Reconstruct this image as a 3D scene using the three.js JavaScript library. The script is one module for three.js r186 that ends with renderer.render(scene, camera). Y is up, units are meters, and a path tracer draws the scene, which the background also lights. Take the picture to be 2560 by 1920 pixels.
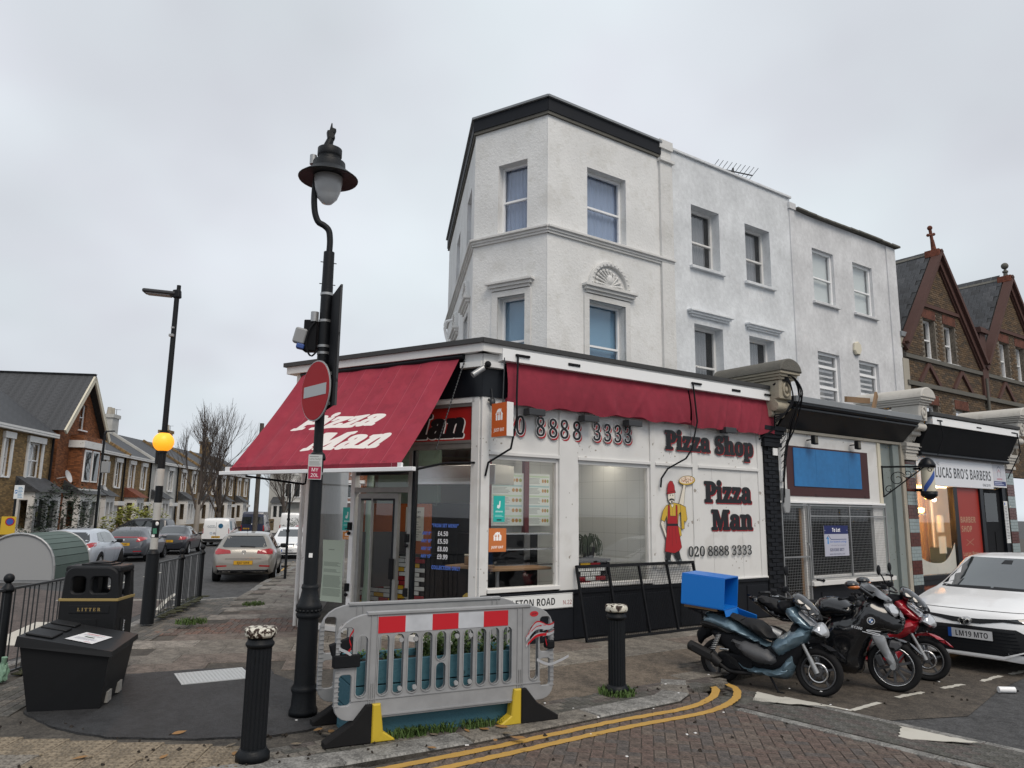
import * as THREE from 'three';
import { mergeGeometries, mergeVertices, toCreasedNormals } from 'three/addons/utils/BufferGeometryUtils.js';
import { RoundedBoxGeometry } from 'three/addons/geometries/RoundedBoxGeometry.js';
import { TessellateModifier } from 'three/addons/modifiers/TessellateModifier.js';
import { RectAreaLightUniformsLib } from 'three/addons/lights/RectAreaLightUniformsLib.js';
import { Brush, Evaluator, SUBTRACTION } from 'three-bvh-csg';

const R = THREE.MathUtils.degToRad, V = (x, y, z) => new THREE.Vector3(x, y, z);
RectAreaLightUniformsLib.init();
const scene = new THREE.Scene();
const renderer = new THREE.WebGLRenderer({ antialias: true });
renderer.setSize(1024, 768);
renderer.shadowMap.enabled = true;
renderer.toneMapping = THREE.LinearToneMapping;
renderer.toneMappingExposure = 1.26;

// camera: hand-held, tilted up a little, rolled a little
const camera = new THREE.PerspectiveCamera(54.86, 4 / 3, 0.1, 700);
camera.position.set(0, 1.88, 0);
camera.rotation.set(R(9.72), 0, R(0.74));
scene.add(camera);

// seeded numbers and periodic noise
function rng(seed) { let a = seed >>> 0; return () => { a = (a + 0x6d2b79f5) | 0; let t = Math.imul(a ^ (a >>> 15), 1 | a); t = (t + Math.imul(t ^ (t >>> 7), 61 | t)) ^ t; return ((t ^ (t >>> 14)) >>> 0) / 4294967296; }; }
function noiseTile(size, cells, oct, seed, gain = 0.5) {
const out = new Float32Array(size * size); let amp = 1, sum = 0;
for (let o = 0; o < oct; o++) {
const n = cells << o, r = rng(seed + o * 77), lat = new Float32Array(n * n);
for (let i = 0; i < n * n; i++) lat[i] = r();
for (let y = 0; y < size; y++) {
const fy = y / size * n, y0 = fy | 0, y1 = (y0 + 1) % n; let ty = fy - y0; ty = ty * ty * (3 - 2 * ty);
for (let x = 0; x < size; x++) {
const fx = x / size * n, x0 = fx | 0, x1 = (x0 + 1) % n; let tx = fx - x0; tx = tx * tx * (3 - 2 * tx);
const a = lat[y0 * n + x0], b = lat[y0 * n + x1], c = lat[y1 * n + x0], d = lat[y1 * n + x1];
out[y * size + x] += amp * (a + (b - a) * tx + (c - a) * ty + (a - b - c + d) * tx * ty);
}
}
sum += amp; amp *= gain;
}
for (let i = 0; i < out.length; i++) out[i] /= sum;
return out;
}

// overcast sky: soft grey-blue cloud cover
{
const w = 1024, h = 512, big = noiseTile(512, 4, 5, 11), det = noiseTile(512, 8, 5, 29), d = new Float32Array(w * h * 4);
const at = (f, u, v) => f[((v * 512 | 0) & 511) * 512 + ((u * 512 | 0) & 511)];
const samp = (f, u, v) => { const x = u * 512, y = v * 512, x0 = Math.floor(x), y0 = Math.floor(y), tx = x - x0, ty = y - y0, g = (a, b) => f[(b & 511) * 512 + (a & 511)]; return (g(x0, y0) * (1 - tx) + g(x0 + 1, y0) * tx) * (1 - ty) + (g(x0, y0 + 1) * (1 - tx) + g(x0 + 1, y0 + 1) * tx) * ty; };
for (let j = 0; j < h; j++) for (let i = 0; i < w; i++) {
const el = ((j + 0.5) / h - 0.5) * Math.PI, az = ((i + 0.5) / w - 0.5) * 2 * Math.PI, sy = Math.max(0, Math.sin(el));
const k = 0.55 / (sy + 0.42), px = Math.cos(az) * Math.cos(el) * k, pz = Math.sin(az) * Math.cos(el) * k;
const a = samp(big, px * 0.55 + 0.35, pz * 0.55 + 0.12), b = samp(det, px * 0.8 + 0.7, pz * 0.8 + 0.4);
const L = (0.765 + 0.62 * (a - 0.5) + 0.14 * (b - 0.5)) * (1 + 0.1 * sy), t = Math.min(1, Math.max(0, 0.5 + 2.6 * (b - 0.5)));
const o = (j * w + i) * 4;
d[o] = L * (0.690 - 0.022 * t); d[o + 1] = L * (0.720 + 0.006 * t); d[o + 2] = L * (0.780 - 0.012 * t); d[o + 3] = 1;
}
const sky = new THREE.DataTexture(d, w, h, THREE.RGBAFormat, THREE.FloatType);
sky.mapping = THREE.EquirectangularReflectionMapping; sky.magFilter = THREE.LinearFilter; sky.minFilter = THREE.LinearFilter; sky.needsUpdate = true;
scene.background = sky; scene.environment = sky;
}
// the sun behind the cloud: weak, very soft
const sun = new THREE.DirectionalLight(0xfff3e4, 1.5);
sun.position.set(22, 60, 30); sun.target.position.set(0, 0, -14);
sun.castShadow = true; sun.shadow.radius = 60; sun.shadow.mapSize.set(2048, 2048);
Object.assign(sun.shadow.camera, { left: -60, right: 60, top: 60, bottom: -60, near: 1, far: 200 });
scene.add(sun, sun.target);

// ---------- names, things, parts ----------
const taken = {};
function numbered(n) { const k = (taken[n] = (taken[n] ?? -1) + 1); return k ? `${n}_${String(k).padStart(3, '0')}` : n; }
function tag(o, label, category, group) { o.userData.label = label; o.userData.category = category; if (group) o.userData.group = group; return o; }
function thing(name, label, category, [x, y, z] = [0, 0, 0], turn = 0, group) {
const o = new THREE.Group(); o.name = numbered(name); o.position.set(x, y, z); o.rotation.y = turn; scene.add(o);
return tag(o, label, category, group);
}
function copyOf(src, name, label, [x, y, z], turn, group) { const c = src.clone(); c.name = numbered(name); c.position.set(x, y, z); if (turn !== undefined) c.rotation.y = turn; c.userData = { ...src.userData }; scene.add(c); if (label) c.userData.label = label; if (group) c.userData.group = group; return c; }
function structure(name) { const o = new THREE.Group(); o.name = numbered(name); o.userData.kind = 'structure'; scene.add(o); return o; }

// ---------- geometry ----------
function projUV(g) {
const p = g.attributes.position, n = p.count, uv = new Float32Array(n * 2), a = V(), b = V(), c = V();
for (let i = 0; i < n; i += 3) {
a.fromBufferAttribute(p, i); b.fromBufferAttribute(p, i + 1); c.fromBufferAttribute(p, i + 2);
const nx = (b.y - a.y) * (c.z - a.z) - (b.z - a.z) * (c.y - a.y), ny = (b.z - a.z) * (c.x - a.x) - (b.x - a.x) * (c.z - a.z), nz = (b.x - a.x) * (c.y - a.y) - (b.y - a.y) * (c.x - a.x);
const X = Math.abs(nx), Y = Math.abs(ny), Z = Math.abs(nz);
[a, b, c].forEach((q, k) => { const o = (i + k) * 2; if (Z >= X && Z >= Y) { uv[o] = q.x; uv[o + 1] = q.y; } else if (X >= Y) { uv[o] = q.z; uv[o + 1] = q.y; } else { uv[o] = q.x; uv[o + 1] = q.z; } });
}
g.setAttribute('uv', new THREE.BufferAttribute(uv, 2)); return g;
}
function clean(g, keepUV) {
g = g.index ? g.toNonIndexed() : g; g.morphAttributes = {};
for (const k of Object.keys(g.attributes)) if (!['position', 'normal', 'uv'].includes(k)) g.deleteAttribute(k);
if (!g.attributes.normal) g.computeVertexNormals();
if (!keepUV || !g.attributes.uv) projUV(g);
g.clearGroups(); return g;
}
class Bld {
constructor(m) { this.g = []; this.m = m || null; }
add(g, m, keepUV) { g = clean(g, keepUV); if (m) g.applyMatrix4(m); if (this.m) g.applyMatrix4(this.m); this.g.push(g); return this; }
box(x0, x1, y0, y1, z0, z1, bev = 0) {
const w = Math.abs(x1 - x0), h = Math.abs(y1 - y0), d = Math.abs(z1 - z0);
const g = bev ? new RoundedBoxGeometry(w, h, d, 1, Math.min(bev, w / 2.01, h / 2.01, d / 2.01)) : new THREE.BoxGeometry(w, h, d);
g.translate((x0 + x1) / 2, (y0 + y1) / 2, (z0 + z1) / 2); return this.add(g);
}
cb(cx, cy, cz, w, h, d, rx = 0, ry = 0, rz = 0, bev = 0) {
const g = bev ? new RoundedBoxGeometry(w, h, d, 1, Math.min(bev, w / 2.01, h / 2.01, d / 2.01)) : new THREE.BoxGeometry(w, h, d);
return this.add(g, new THREE.Matrix4().makeRotationFromEuler(new THREE.Euler(rx, ry, rz)).setPosition(cx, cy, cz));
}
cyl(a, b, r0, r1 = r0, seg = 12) {   // from point a to point b
const A = V(...a), B = V(...b), d = B.clone().sub(A), L = d.length(), g = new THREE.CylinderGeometry(r1, r0, L, seg);
const q = new THREE.Quaternion().setFromUnitVectors(V(0, 1, 0), d.normalize());
return this.add(g, new THREE.Matrix4().compose(A.add(B).multiplyScalar(0.5), q, V(1, 1, 1)));
}
tube(pts, r, seg = 24, rad = 7, closed = false) { return this.add(new THREE.TubeGeometry(new THREE.CatmullRomCurve3(pts.map(p => V(...p)), closed), seg, r, rad, closed)); }
poly(pts, r, rad = 7) { for (let i = 1; i < pts.length; i++) this.cyl(pts[i - 1], pts[i], r, r, rad); for (let i = 1; i < pts.length - 1; i++) this.ball(pts[i], r, 6); return this; }
ball(c, r, seg = 12, sx = 1, sy = 1, sz = 1) { return this.add(new THREE.SphereGeometry(r, seg, Math.max(4, seg * 0.7 | 0)), new THREE.Matrix4().makeScale(sx, sy, sz).setPosition(...c)); }
lathe(prof, c = [0, 0, 0], seg = 20, m) { const g = new THREE.LatheGeometry(prof.map(p => new THREE.Vector2(...p)), seg); g.translate(...c); return this.add(g, m); }
shape(pts, z0, z1, holes = [], bev = 0) {   // polygon in x,y extruded between z0 and z1
const s = new THREE.Shape(pts.map(p => new THREE.Vector2(...p)));
for (const h of holes) s.holes.push(h instanceof THREE.Path ? h : new THREE.Path(h.map(p => new THREE.Vector2(...p))));
return this.ext(s, z0, z1, bev);
}
ext(s, z0, z1, bev = 0, cs = 8) { const g = new THREE.ExtrudeGeometry(s, { depth: z1 - z0 - 2 * bev, bevelEnabled: bev > 0, bevelThickness: bev, bevelSize: bev, bevelOffset: -bev, bevelSegments: bev > 0.02 ? 3 : 1, curveSegments: cs }); g.translate(0, 0, z0 + bev); return this.add(g); }
flat(pts, y) { const g = new THREE.ShapeGeometry(new THREE.Shape(pts.map(p => new THREE.Vector2(p[0], -p[1])))); g.rotateX(-Math.PI / 2); g.translate(0, y, 0); return this.add(g); }
slab(pts, y0, y1) { const g = new THREE.ExtrudeGeometry(new THREE.Shape(pts.map(p => new THREE.Vector2(p[0], -p[1]))), { depth: y1 - y0, bevelEnabled: false }); g.rotateX(-Math.PI / 2); g.translate(0, y0, 0); return this.add(g); }
geo() { return this.g.length === 1 ? this.g[0] : mergeGeometries(this.g); }
mesh(name, mat, parent, label) { const m = new THREE.Mesh(this.geo(), mat); m.name = parent ? name : numbered(name); (parent || scene).add(m); if (label) m.userData.label = label; return m; }
one(name, mat, label, category, group) { return tag(this.mesh(name, mat), label, category, group); }
}
const B = m => new Bld(m);
const frame = (x, y, z, deg) => new THREE.Matrix4().makeRotationY(R(deg)).setPosition(x, y, z);
const T = (x, y, z) => new THREE.Matrix4().makeTranslation(x, y, z);
const rrect = (x, y, w, h, r, P = THREE.Path) => { const p = new P(); p.moveTo(x + r, y); p.lineTo(x + w - r, y); p.absarc(x + w - r, y + r, r, -Math.PI / 2, 0); p.lineTo(x + w, y + h - r); p.absarc(x + w - r, y + h - r, r, 0, Math.PI / 2); p.lineTo(x + r, y + h); p.absarc(x + r, y + h - r, r, Math.PI / 2, Math.PI); p.lineTo(x, y + r); p.absarc(x + r, y + r, r, Math.PI, Math.PI * 1.5); return p; };
// a solid blown up from an outline in x,y: thickest inside, rounded towards its rim
const tess = (g, len) => new TessellateModifier(len, 7).modify(g);
function pillow(pts, half, rim, { len = 0.07, z = 0, curve = true, taper } = {}) {
let sh;
if (curve) { const c = new THREE.CatmullRomCurve3(pts.map(p => V(p[0], p[1], 0)), true, 'centripetal'); sh = c.getPoints(pts.length * 5).slice(0, -1).map(p => new THREE.Vector2(p.x, p.y)); } else sh = pts.map(p => new THREE.Vector2(...p));
let g = tess(new THREE.ShapeGeometry(new THREE.Shape(sh)).toNonIndexed(), len); g = g.index ? g.toNonIndexed() : g;
const p = g.attributes.position, n = p.count, out = new Float32Array(n * 6);
const dist = (x, y) => { let m = 1e9; for (let i = 0, j = sh.length - 1; i < sh.length; j = i++) { const ax = sh[j].x, ay = sh[j].y, dx = sh[i].x - ax, dy = sh[i].y - ay, t = Math.max(0, Math.min(1, ((x - ax) * dx + (y - ay) * dy) / (dx * dx + dy * dy + 1e-12))); m = Math.min(m, Math.hypot(x - ax - t * dx, y - ay - t * dy)); } return m; };
for (let i = 0; i < n; i++) {
const x = p.getX(i), y = p.getY(i), q = 1 - Math.min(1, dist(x, y) / rim), t = half * Math.sqrt(Math.max(0, 1 - q * q)) * (taper ? taper(x, y) : 1);
out.set([x, y, z + t], i * 3); const k = n + (i - i % 3) + (2 - i % 3); out.set([x, y, z - t], k * 3);
}
const o = new THREE.BufferGeometry(); o.setAttribute('position', new THREE.BufferAttribute(out, 3));
const w = mergeVertices(o, 1e-4); w.computeVertexNormals(); return toCreasedNormals(w, 0.9);
}
// ---------- textures and materials ----------
let nTex = 0;
function dataTex(size, fn, srgb = true, rep = 1) {
const d = new Uint8Array(size * size * 4);
for (let y = 0; y < size; y++) for (let x = 0; x < size; x++) { const c = fn(x, y, y * size + x), o = (y * size + x) * 4; d[o] = Math.max(0, Math.min(255, c[0] * 255)); d[o + 1] = Math.max(0, Math.min(255, c[1] * 255)); d[o + 2] = Math.max(0, Math.min(255, c[2] * 255)); d[o + 3] = 255; }
const t = new THREE.DataTexture(d, size, size, THREE.RGBAFormat); t.wrapS = t.wrapT = THREE.RepeatWrapping; t.magFilter = THREE.LinearFilter; t.minFilter = THREE.LinearFilter;
if (srgb) t.colorSpace = THREE.SRGBColorSpace; t.repeat.set(rep, rep); t.needsUpdate = true; nTex++; return t;
}
const N1 = noiseTile(512, 4, 6, 3), N2 = noiseTile(512, 32, 4, 5), N3 = noiseTile(512, 8, 6, 9, 0.6), N4 = noiseTile(512, 128, 2, 17);
const g3 = v => [v, v, v], mixc = (a, b, t) => [a[0] + (b[0] - a[0]) * t, a[1] + (b[1] - a[1]) * t, a[2] + (b[2] - a[2]) * t], sst = (a, b, x) => { x = Math.max(0, Math.min(1, (x - a) / (b - a))); return x * x * (3 - 2 * x); };
// near-white multipliers: soft mottling / streaky grime / gritty speckle
const tMottle = dataTex(512, (x, y, i) => g3(0.90 + 0.16 * (N1[i] - 0.5) + 0.10 * (N2[i] - 0.5)), true, 0.4);
const tGrime = dataTex(512, (x, y, i) => { const a = sst(0.56, 0.74, N3[i]), b = sst(0.62, 0.75, N2[i]); return mixc(g3(0.95 + 0.10 * (N1[i] - 0.5)), [0.78, 0.77, 0.74], 0.2 * a + 0.14 * b); }, true, 0.3);
const tGrit = dataTex(512, (x, y, i) => g3(0.83 + 0.5 * (N4[i] - 0.5) + 0.35 * (N2[i] - 0.5) + 0.5 * (N3[i] - 0.5)), true, 0.7);
const tPaint = dataTex(512, (x, y, i) => { const chip = sst(0.69, 0.72, N3[i] * 0.6 + N2[i] * 0.4); return mixc(g3(0.94 + 0.08 * (N1[i] - 0.5)), [0.55, 0.52, 0.48], 0.7 * chip + 0.12 * sst(0.55, 0.7, N1[i])); }, true, 0.55);
const bStucco = dataTex(512, (x, y, i) => g3(0.5 * N2[i] + 0.3 * N4[i] + 0.4 * N3[i]), false, 0.8);
const bGrit = dataTex(512, (x, y, i) => g3(0.7 * N4[i] + 0.3 * N2[i]), false, 1.4);
const bWavy = dataTex(512, (x, y, i) => g3(N1[i]), false, 0.5);
const M = {};
function mat(name, color, roughness = 0.8, o = {}) {
const phys = o.transmission || o.clearcoat || o.sheen || o.specularIntensity !== undefined, C = Array.isArray(color) ? new THREE.Color().setRGB(...color) : new THREE.Color(color);
const m = new (phys ? THREE.MeshPhysicalMaterial : THREE.MeshStandardMaterial)({ color: C, roughness, ...o }); m.name = name; return (M[name] = m);
}
const stuc = { map: tGrime, bumpMap: bStucco, bumpScale: 0.012 };
mat('stucco', [0.80, 0.805, 0.80], 0.9, stuc); mat('stucco_blue', [0.82, 0.85, 0.88], 0.9, { map: tMottle, bumpMap: bStucco, bumpScale: 0.007 }); mat('stucco_grey', [0.78, 0.79, 0.81], 0.9, { map: tMottle, bumpMap: bStucco, bumpScale: 0.005 });
mat('moulding', [0.72, 0.72, 0.71], 0.85, stuc); mat('whitewood', [0.80, 0.80, 0.79], 0.6, { map: tPaint }); mat('whitegloss', [0.84, 0.85, 0.86], 0.4); mat('upvc', [0.82, 0.83, 0.84], 0.35);
mat('blackpaint', [0.009, 0.011, 0.016], 0.6, { specularIntensity: 0.5,  map: tPaint, bumpMap: bWavy, bumpScale: 0.01 }); mat('blackgloss', [0.008, 0.010, 0.014], 0.35, { specularIntensity: 0.5 }); mat('blackmatte', [0.010, 0.011, 0.014], 0.75, { specularIntensity: 0.4,  map: tMottle });
mat('ironblack', [0.009, 0.011, 0.014], 0.5, { specularIntensity: 0.5,  map: tPaint, bumpMap: bGrit, bumpScale: 0.002 }); mat('plasticblack', [0.011, 0.012, 0.014], 0.55, { specularIntensity: 0.5,  map: tGrime }); mat('rubber', [0.014, 0.014, 0.015], 0.85, { specularIntensity: 0.4,  map: tMottle });
mat('rail', [0.035, 0.04, 0.045], 0.5, { map: tPaint }); mat('galv', [0.42, 0.43, 0.44], 0.45, { metalness: 0.6, map: tMottle }); mat('alu', [0.36, 0.36, 0.35], 0.42, { metalness: 0.55, map: tMottle }); mat('steel', [0.6, 0.6, 0.6], 0.25, { metalness: 0.9 }); mat('darksteel', [0.05, 0.052, 0.056], 0.45, { metalness: 0.4 });
mat('lead', [0.25, 0.27, 0.29], 0.6, { map: tGrime }); mat('felt', [0.055, 0.057, 0.06], 0.85, { map: tGrime, bumpMap: bWavy, bumpScale: 0.03 }); mat('stone', [0.42, 0.39, 0.33], 0.85, { map: tGrime, bumpMap: bStucco, bumpScale: 0.01 }); mat('stonedark', [0.13, 0.125, 0.11], 0.9, { map: tGrime, bumpMap: bStucco, bumpScale: 0.012 });
mat('cloth', [0.31, 0.024, 0.05], 0.85, { map: tMottle, bumpMap: bWavy, bumpScale: 0.02, sheen: 0.2 }); mat('redpaint', [0.42, 0.012, 0.014], 0.35); mat('redbrown', [0.06, 0.016, 0.018], 0.6, { map: tPaint }); mat('bluepaint', [0.025, 0.20, 0.50], 0.55, { map: tMottle });
mat('glass', [1, 1, 1], 0.015, { transmission: 1, thickness: 0, ior: 1.5 }); mat('tintglass', [0.30, 0.33, 0.33], 0.02, { transmission: 1, thickness: 0, ior: 1.5 });
mat('room', [0.3, 0.29, 0.27], 0.9); mat('netcurtain', [0.40, 0.43, 0.46], 0.95); mat('bluecurtain', [0.22, 0.29, 0.43], 0.95); mat('blueblind', [0.14, 0.28, 0.42], 0.9); mat('greyblind', [0.17, 0.18, 0.20], 0.9); mat('paleblind', [0.50, 0.55, 0.55], 0.9); mat('white', [0.80, 0.80, 0.80], 0.7); mat('cream', [0.62, 0.58, 0.47], 0.7);
mat('slate', [0.062, 0.066, 0.074], 0.62, { map: tGrit }); mat('slate_b', [0.085, 0.088, 0.096], 0.6, { map: tGrit }); mat('slate_c', [0.048, 0.05, 0.055], 0.65, { map: tGrit }); mat('ridge', [0.12, 0.045, 0.03], 0.85, { map: tGrit }); mat('terracotta', [0.22, 0.065, 0.035], 0.85, { map: tGrit });
mat('tarmac', [0.075, 0.075, 0.077], 0.82, { map: tGrit, bumpMap: bGrit, bumpScale: 0.006 }); mat('newtarmac', [0.033, 0.034, 0.037], 0.72, { map: tGrit, bumpMap: bGrit, bumpScale: 0.008 }); mat('browntarmac', [0.185, 0.15, 0.115], 0.88, { map: tGrit, bumpMap: bGrit, bumpScale: 0.01 }); mat('muckytarmac', [0.10, 0.083, 0.066], 0.85, { map: tGrit, bumpMap: bGrit, bumpScale: 0.008 }); mat('redtarmac', [0.125, 0.098, 0.088], 0.85, { map: tGrit, bumpMap: bGrit, bumpScale: 0.006 });
mat('roadwhite', [0.58, 0.56, 0.50], 0.75, { map: tPaint }); mat('roadyellow', [0.52, 0.31, 0.07], 0.75, { map: tPaint, bumpMap: bGrit, bumpScale: 0.004 }); mat('granite', [0.27, 0.265, 0.25], 0.75, { map: tGrit, bumpMap: bStucco, bumpScale: 0.006 }); mat('mortar', [0.09, 0.08, 0.068], 0.95, { map: tGrit });
for (const [k, c] of [['slab_a', [0.26, 0.235, 0.20]], ['slab_b', [0.22, 0.20, 0.172]], ['slab_c', [0.31, 0.285, 0.25]], ['slab_d', [0.20, 0.165, 0.14]], ['block_a', [0.155, 0.115, 0.095]], ['block_b', [0.185, 0.145, 0.12]], ['block_c', [0.135, 0.115, 0.105]], ['block_d', [0.17, 0.118, 0.098]], ['grey_a', [0.145, 0.14, 0.128]], ['grey_b', [0.115, 0.112, 0.098]], ['tactile', [0.29, 0.235, 0.165]], ['redblock', [0.24, 0.14, 0.105]]]) mat(k, c, 0.82, { map: tGrit, bumpMap: bGrit, bumpScale: 0.004 });
mat('soil', [0.04, 0.03, 0.022], 0.95, { map: tGrit, bumpMap: bStucco, bumpScale: 0.03 }); mat('tealwood', [0.055, 0.165, 0.215], 0.7, { map: tPaint, bumpMap: bStucco, bumpScale: 0.006 }); mat('wood', [0.26, 0.16, 0.085], 0.7, { map: tGrime }); mat('leafgreen', [0.07, 0.12, 0.025], 0.7, { side: THREE.DoubleSide }); mat('leafdark', [0.022, 0.04, 0.02], 0.7, { side: THREE.DoubleSide }); mat('leafyellow', [0.30, 0.31, 0.07], 0.7, { side: THREE.DoubleSide }); mat('grass', [0.055, 0.10, 0.02], 0.8, { side: THREE.DoubleSide }); mat('deadleaf', [0.26, 0.14, 0.05], 0.8, { side: THREE.DoubleSide }); mat('bark', [0.11, 0.095, 0.08], 0.9, { map: tGrit }); mat('twig', [0.075, 0.06, 0.052], 0.9); mat('birch', [0.30, 0.27, 0.24], 0.85, { map: tGrime });
mat('litteron', [1, 0.95, 0.85], 0.5, { emissive: new THREE.Color(1, 0.93, 0.8), emissiveIntensity: 2.2 });
// canvas prints
function canvasTex(w, h, draw) { const c = document.createElement('canvas'); c.width = w; c.height = h; const x = c.getContext('2d'); draw(x, w, h); const t = new THREE.CanvasTexture(c); t.colorSpace = THREE.SRGBColorSpace; t.anisotropy = 8; nTex++; return t; }
function printMat(name, w, h, draw, o = {}) { const t = canvasTex(w, h, draw); const m = new (o.clearcoat ? THREE.MeshPhysicalMaterial : THREE.MeshStandardMaterial)({ map: t, roughness: 0.55, ...o }); m.name = name; return m; }
function sheet(b, x0, x1, y0, y1, z, flip) { const g = new THREE.PlaneGeometry(Math.abs(x1 - x0), y1 - y0); g.translate((x0 + x1) / 2, (y0 + y1) / 2, z); return b.add(g, null, true); }
function txt(x, s, px, py, font, fill, o = {}) { x.font = font; x.textAlign = o.align || 'center'; x.textBaseline = 'middle'; x.save(); x.translate(px, py); if (o.rot) x.rotate(o.rot); x.scale(o.sx || 1, o.sy || 1); if (o.skew) x.transform(1, 0, o.skew, 1, 0, 0); x.lineJoin = 'round'; if (o.shadow) { x.fillStyle = x.strokeStyle = o.shadow; x.lineWidth = o.sw || 1; for (const [dx, dy] of o.off) { if (o.sw) x.strokeText(s, dx, dy); x.fillText(s, dx, dy); } } if (o.stroke) { x.strokeStyle = o.stroke; x.lineWidth = o.lw; x.strokeText(s, 0, 0); } x.fillStyle = fill; if (o.bold) { x.strokeStyle = fill; x.lineWidth = o.bold; x.strokeText(s, 0, 0); } x.fillText(s, 0, 0); x.restore(); }
function lines(x, x0, x1, y, n, gap, col, h, r, shrink = 0.3) { x.fillStyle = col; for (let i = 0; i < n; i++) x.fillRect(x0, y + i * gap, (x1 - x0) * (1 - shrink * r()), h); }
// windows: a frame with its panes, what hangs behind them, and a sill
const wrap = (m, f) => m ? m.clone().multiply(f) : f;
function windowAt(parent, m, x0, x1, y0, y1, z, o = {}) {
const { fw = 0.05, rail = 0.5, fm = M.upvc, curtain = M.netcurtain, sill = true, cover = 1, folds = true, dep = 0.06, mull = [], sillOut = 0.09, gm = M.glass, sillMat } = o;
const f = B(m), ry = y0 + (y1 - y0) * rail, bars = [];
f.box(x0, x0 + fw, y0, y1, z - dep, z).box(x1 - fw, x1, y0, y1, z - dep, z).box(x0 + fw, x1 - fw, y0, y0 + fw * 1.2, z - dep, z).box(x0 + fw, x1 - fw, y1 - fw, y1, z - dep, z);
if (rail) f.box(x0 + fw, x1 - fw, ry - 0.022, ry + 0.022, z - dep, z + 0.012);
for (const k of mull) f.box(x0 + (x1 - x0) * k - 0.02, x0 + (x1 - x0) * k + 0.02, y0 + fw * 1.2, y1 - fw, z - dep, z + 0.004);
const w = f.mesh('window', fm, parent);
const pane = (a, b) => B(m).box(x0 + fw - 0.002, x1 - fw + 0.002, a, b, z - 0.034, z - 0.03).mesh('pane', gm, w);
if (rail) { pane(y0 + fw * 1.2, ry - 0.022); pane(ry + 0.022, y1 - fw); } else pane(y0 + fw * 1.2, y1 - fw);
if (curtain) {
const W = (x1 - x0) * cover, n = folds ? 40 : 1, g = new THREE.PlaneGeometry(W, y1 - y0, n, 1), p = g.attributes.position;
if (folds) for (let i = 0; i < p.count; i++) p.setZ(i, 0.014 * Math.sin(p.getX(i) * 55) + 0.008 * Math.sin(p.getX(i) * 131 + 1));
g.computeVertexNormals(); g.translate(x0 + W / 2, (y0 + y1) / 2, z - 0.13); B(m).add(g).mesh(folds ? 'curtain' : 'blind', curtain, w);
}
B(m).box(x0 - 0.05, x1 + 0.05, y0 - 0.05, y1 + 0.05, z - 0.5, z - 0.46).mesh('room_back', M.room, w);
if (sill) B(m).box(x0 - 0.1, x1 + 0.1, y0 - 0.075, y0 - 0.002, z - 0.05, z + (o.reveal ?? 0.18) + sillOut, 0.008).mesh('sill', sillMat || fm, w);
return w;
}
const rectHole = (x0, x1, y0, y1) => [[x0, y0], [x1, y0], [x1, y1], [x0, y1]];
// ---------- ground ----------
const OX = -0.428, OZ = -10.575, RA = 34.9, CA = -31.6;
const FR = frame(OX, 0, OZ, RA), FC = frame(OX, 0, OZ, CA);          // shop's long face (x along, z out) and its angled front (x = minus distance from the corner)
const RW = (s, z) => [OX + s * 0.8202 + z * 0.5721, OZ - s * 0.5721 + z * 0.8202];
camera.updateMatrixWorld(); camera.updateProjectionMatrix();
const seen = (x, y, z) => { const p = V(x, y, z).project(camera); return p.z < 1 && Math.abs(p.x) < 1.02 && Math.abs(p.y) < 1.02; };
// block with chamfered top edges, top at y = 0
function chamBlock(w, h, d, c) {
const X = w / 2, Z = d / 2, q = [[X, Z, -h], [X, Z, -c], [X - c, Z - c, 0]], P = q.map(([x, z, y]) => [[-x, y, z], [x, y, z], [x, y, -z], [-x, y, -z]]), t = [];
for (let k = 0; k < 2; k++) for (let i = 0; i < 4; i++) { const j = (i + 1) % 4; t.push(P[k][i], P[k][j], P[k + 1][j], P[k][i], P[k + 1][j], P[k + 1][i]); }
t.push(P[2][0], P[2][1], P[2][2], P[2][0], P[2][2], P[2][3]);
const g = new THREE.BufferGeometry(); g.setAttribute('position', new THREE.Float32BufferAttribute(t.flat(), 3)); g.computeVertexNormals(); return projUV(g);
}
// lay pieces: the nearest `most` in view are meshes of their own, the rest one instanced part
function lay(parent, name, geo, mats, spots, most = 300) {
const r = rng(spots.length + 5); for (const s of spots) { s.d = Math.hypot(s.x, s.z); s.v = seen(s.x, s.y, s.z) ? 0 : 1; s.m = r() * mats.length | 0; }
spots.sort((a, b) => a.v - b.v || a.d - b.d);
const near = spots.slice(0, most).filter(s => !s.v), rest = spots.slice(near.length);
for (const s of near) { const m = new THREE.Mesh(geo, mats[s.m]); m.name = name; m.position.set(s.x, s.y, s.z); m.rotation.set(s.tx || 0, s.a, s.tz || 0); parent.add(m); }
if (rest.length) {
const im = new THREE.InstancedMesh(geo, mats[0], rest.length); im.name = name + '_field'; im.userData.kind = 'stuff'; const o = new THREE.Object3D(), c = new THREE.Color();
rest.forEach((s, i) => { o.position.set(s.x, s.y, s.z); o.rotation.set(0, s.a, 0); o.updateMatrix(); im.setMatrixAt(i, o.matrix); const a = mats[0].color, b = mats[s.m].color; c.setRGB(b.r / a.r, b.g / a.g, b.b / a.b); im.setColorAt(i, c); }); parent.add(im);
}
}
const inPoly = (x, z, P) => { let c = false; for (let i = 0, j = P.length - 1; i < P.length; j = i++) if ((P[i][1] > z) !== (P[j][1] > z) && x < (P[j][0] - P[i][0]) * (z - P[i][1]) / (P[j][1] - P[i][1]) + P[i][0]) c = !c; return c; };

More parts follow.
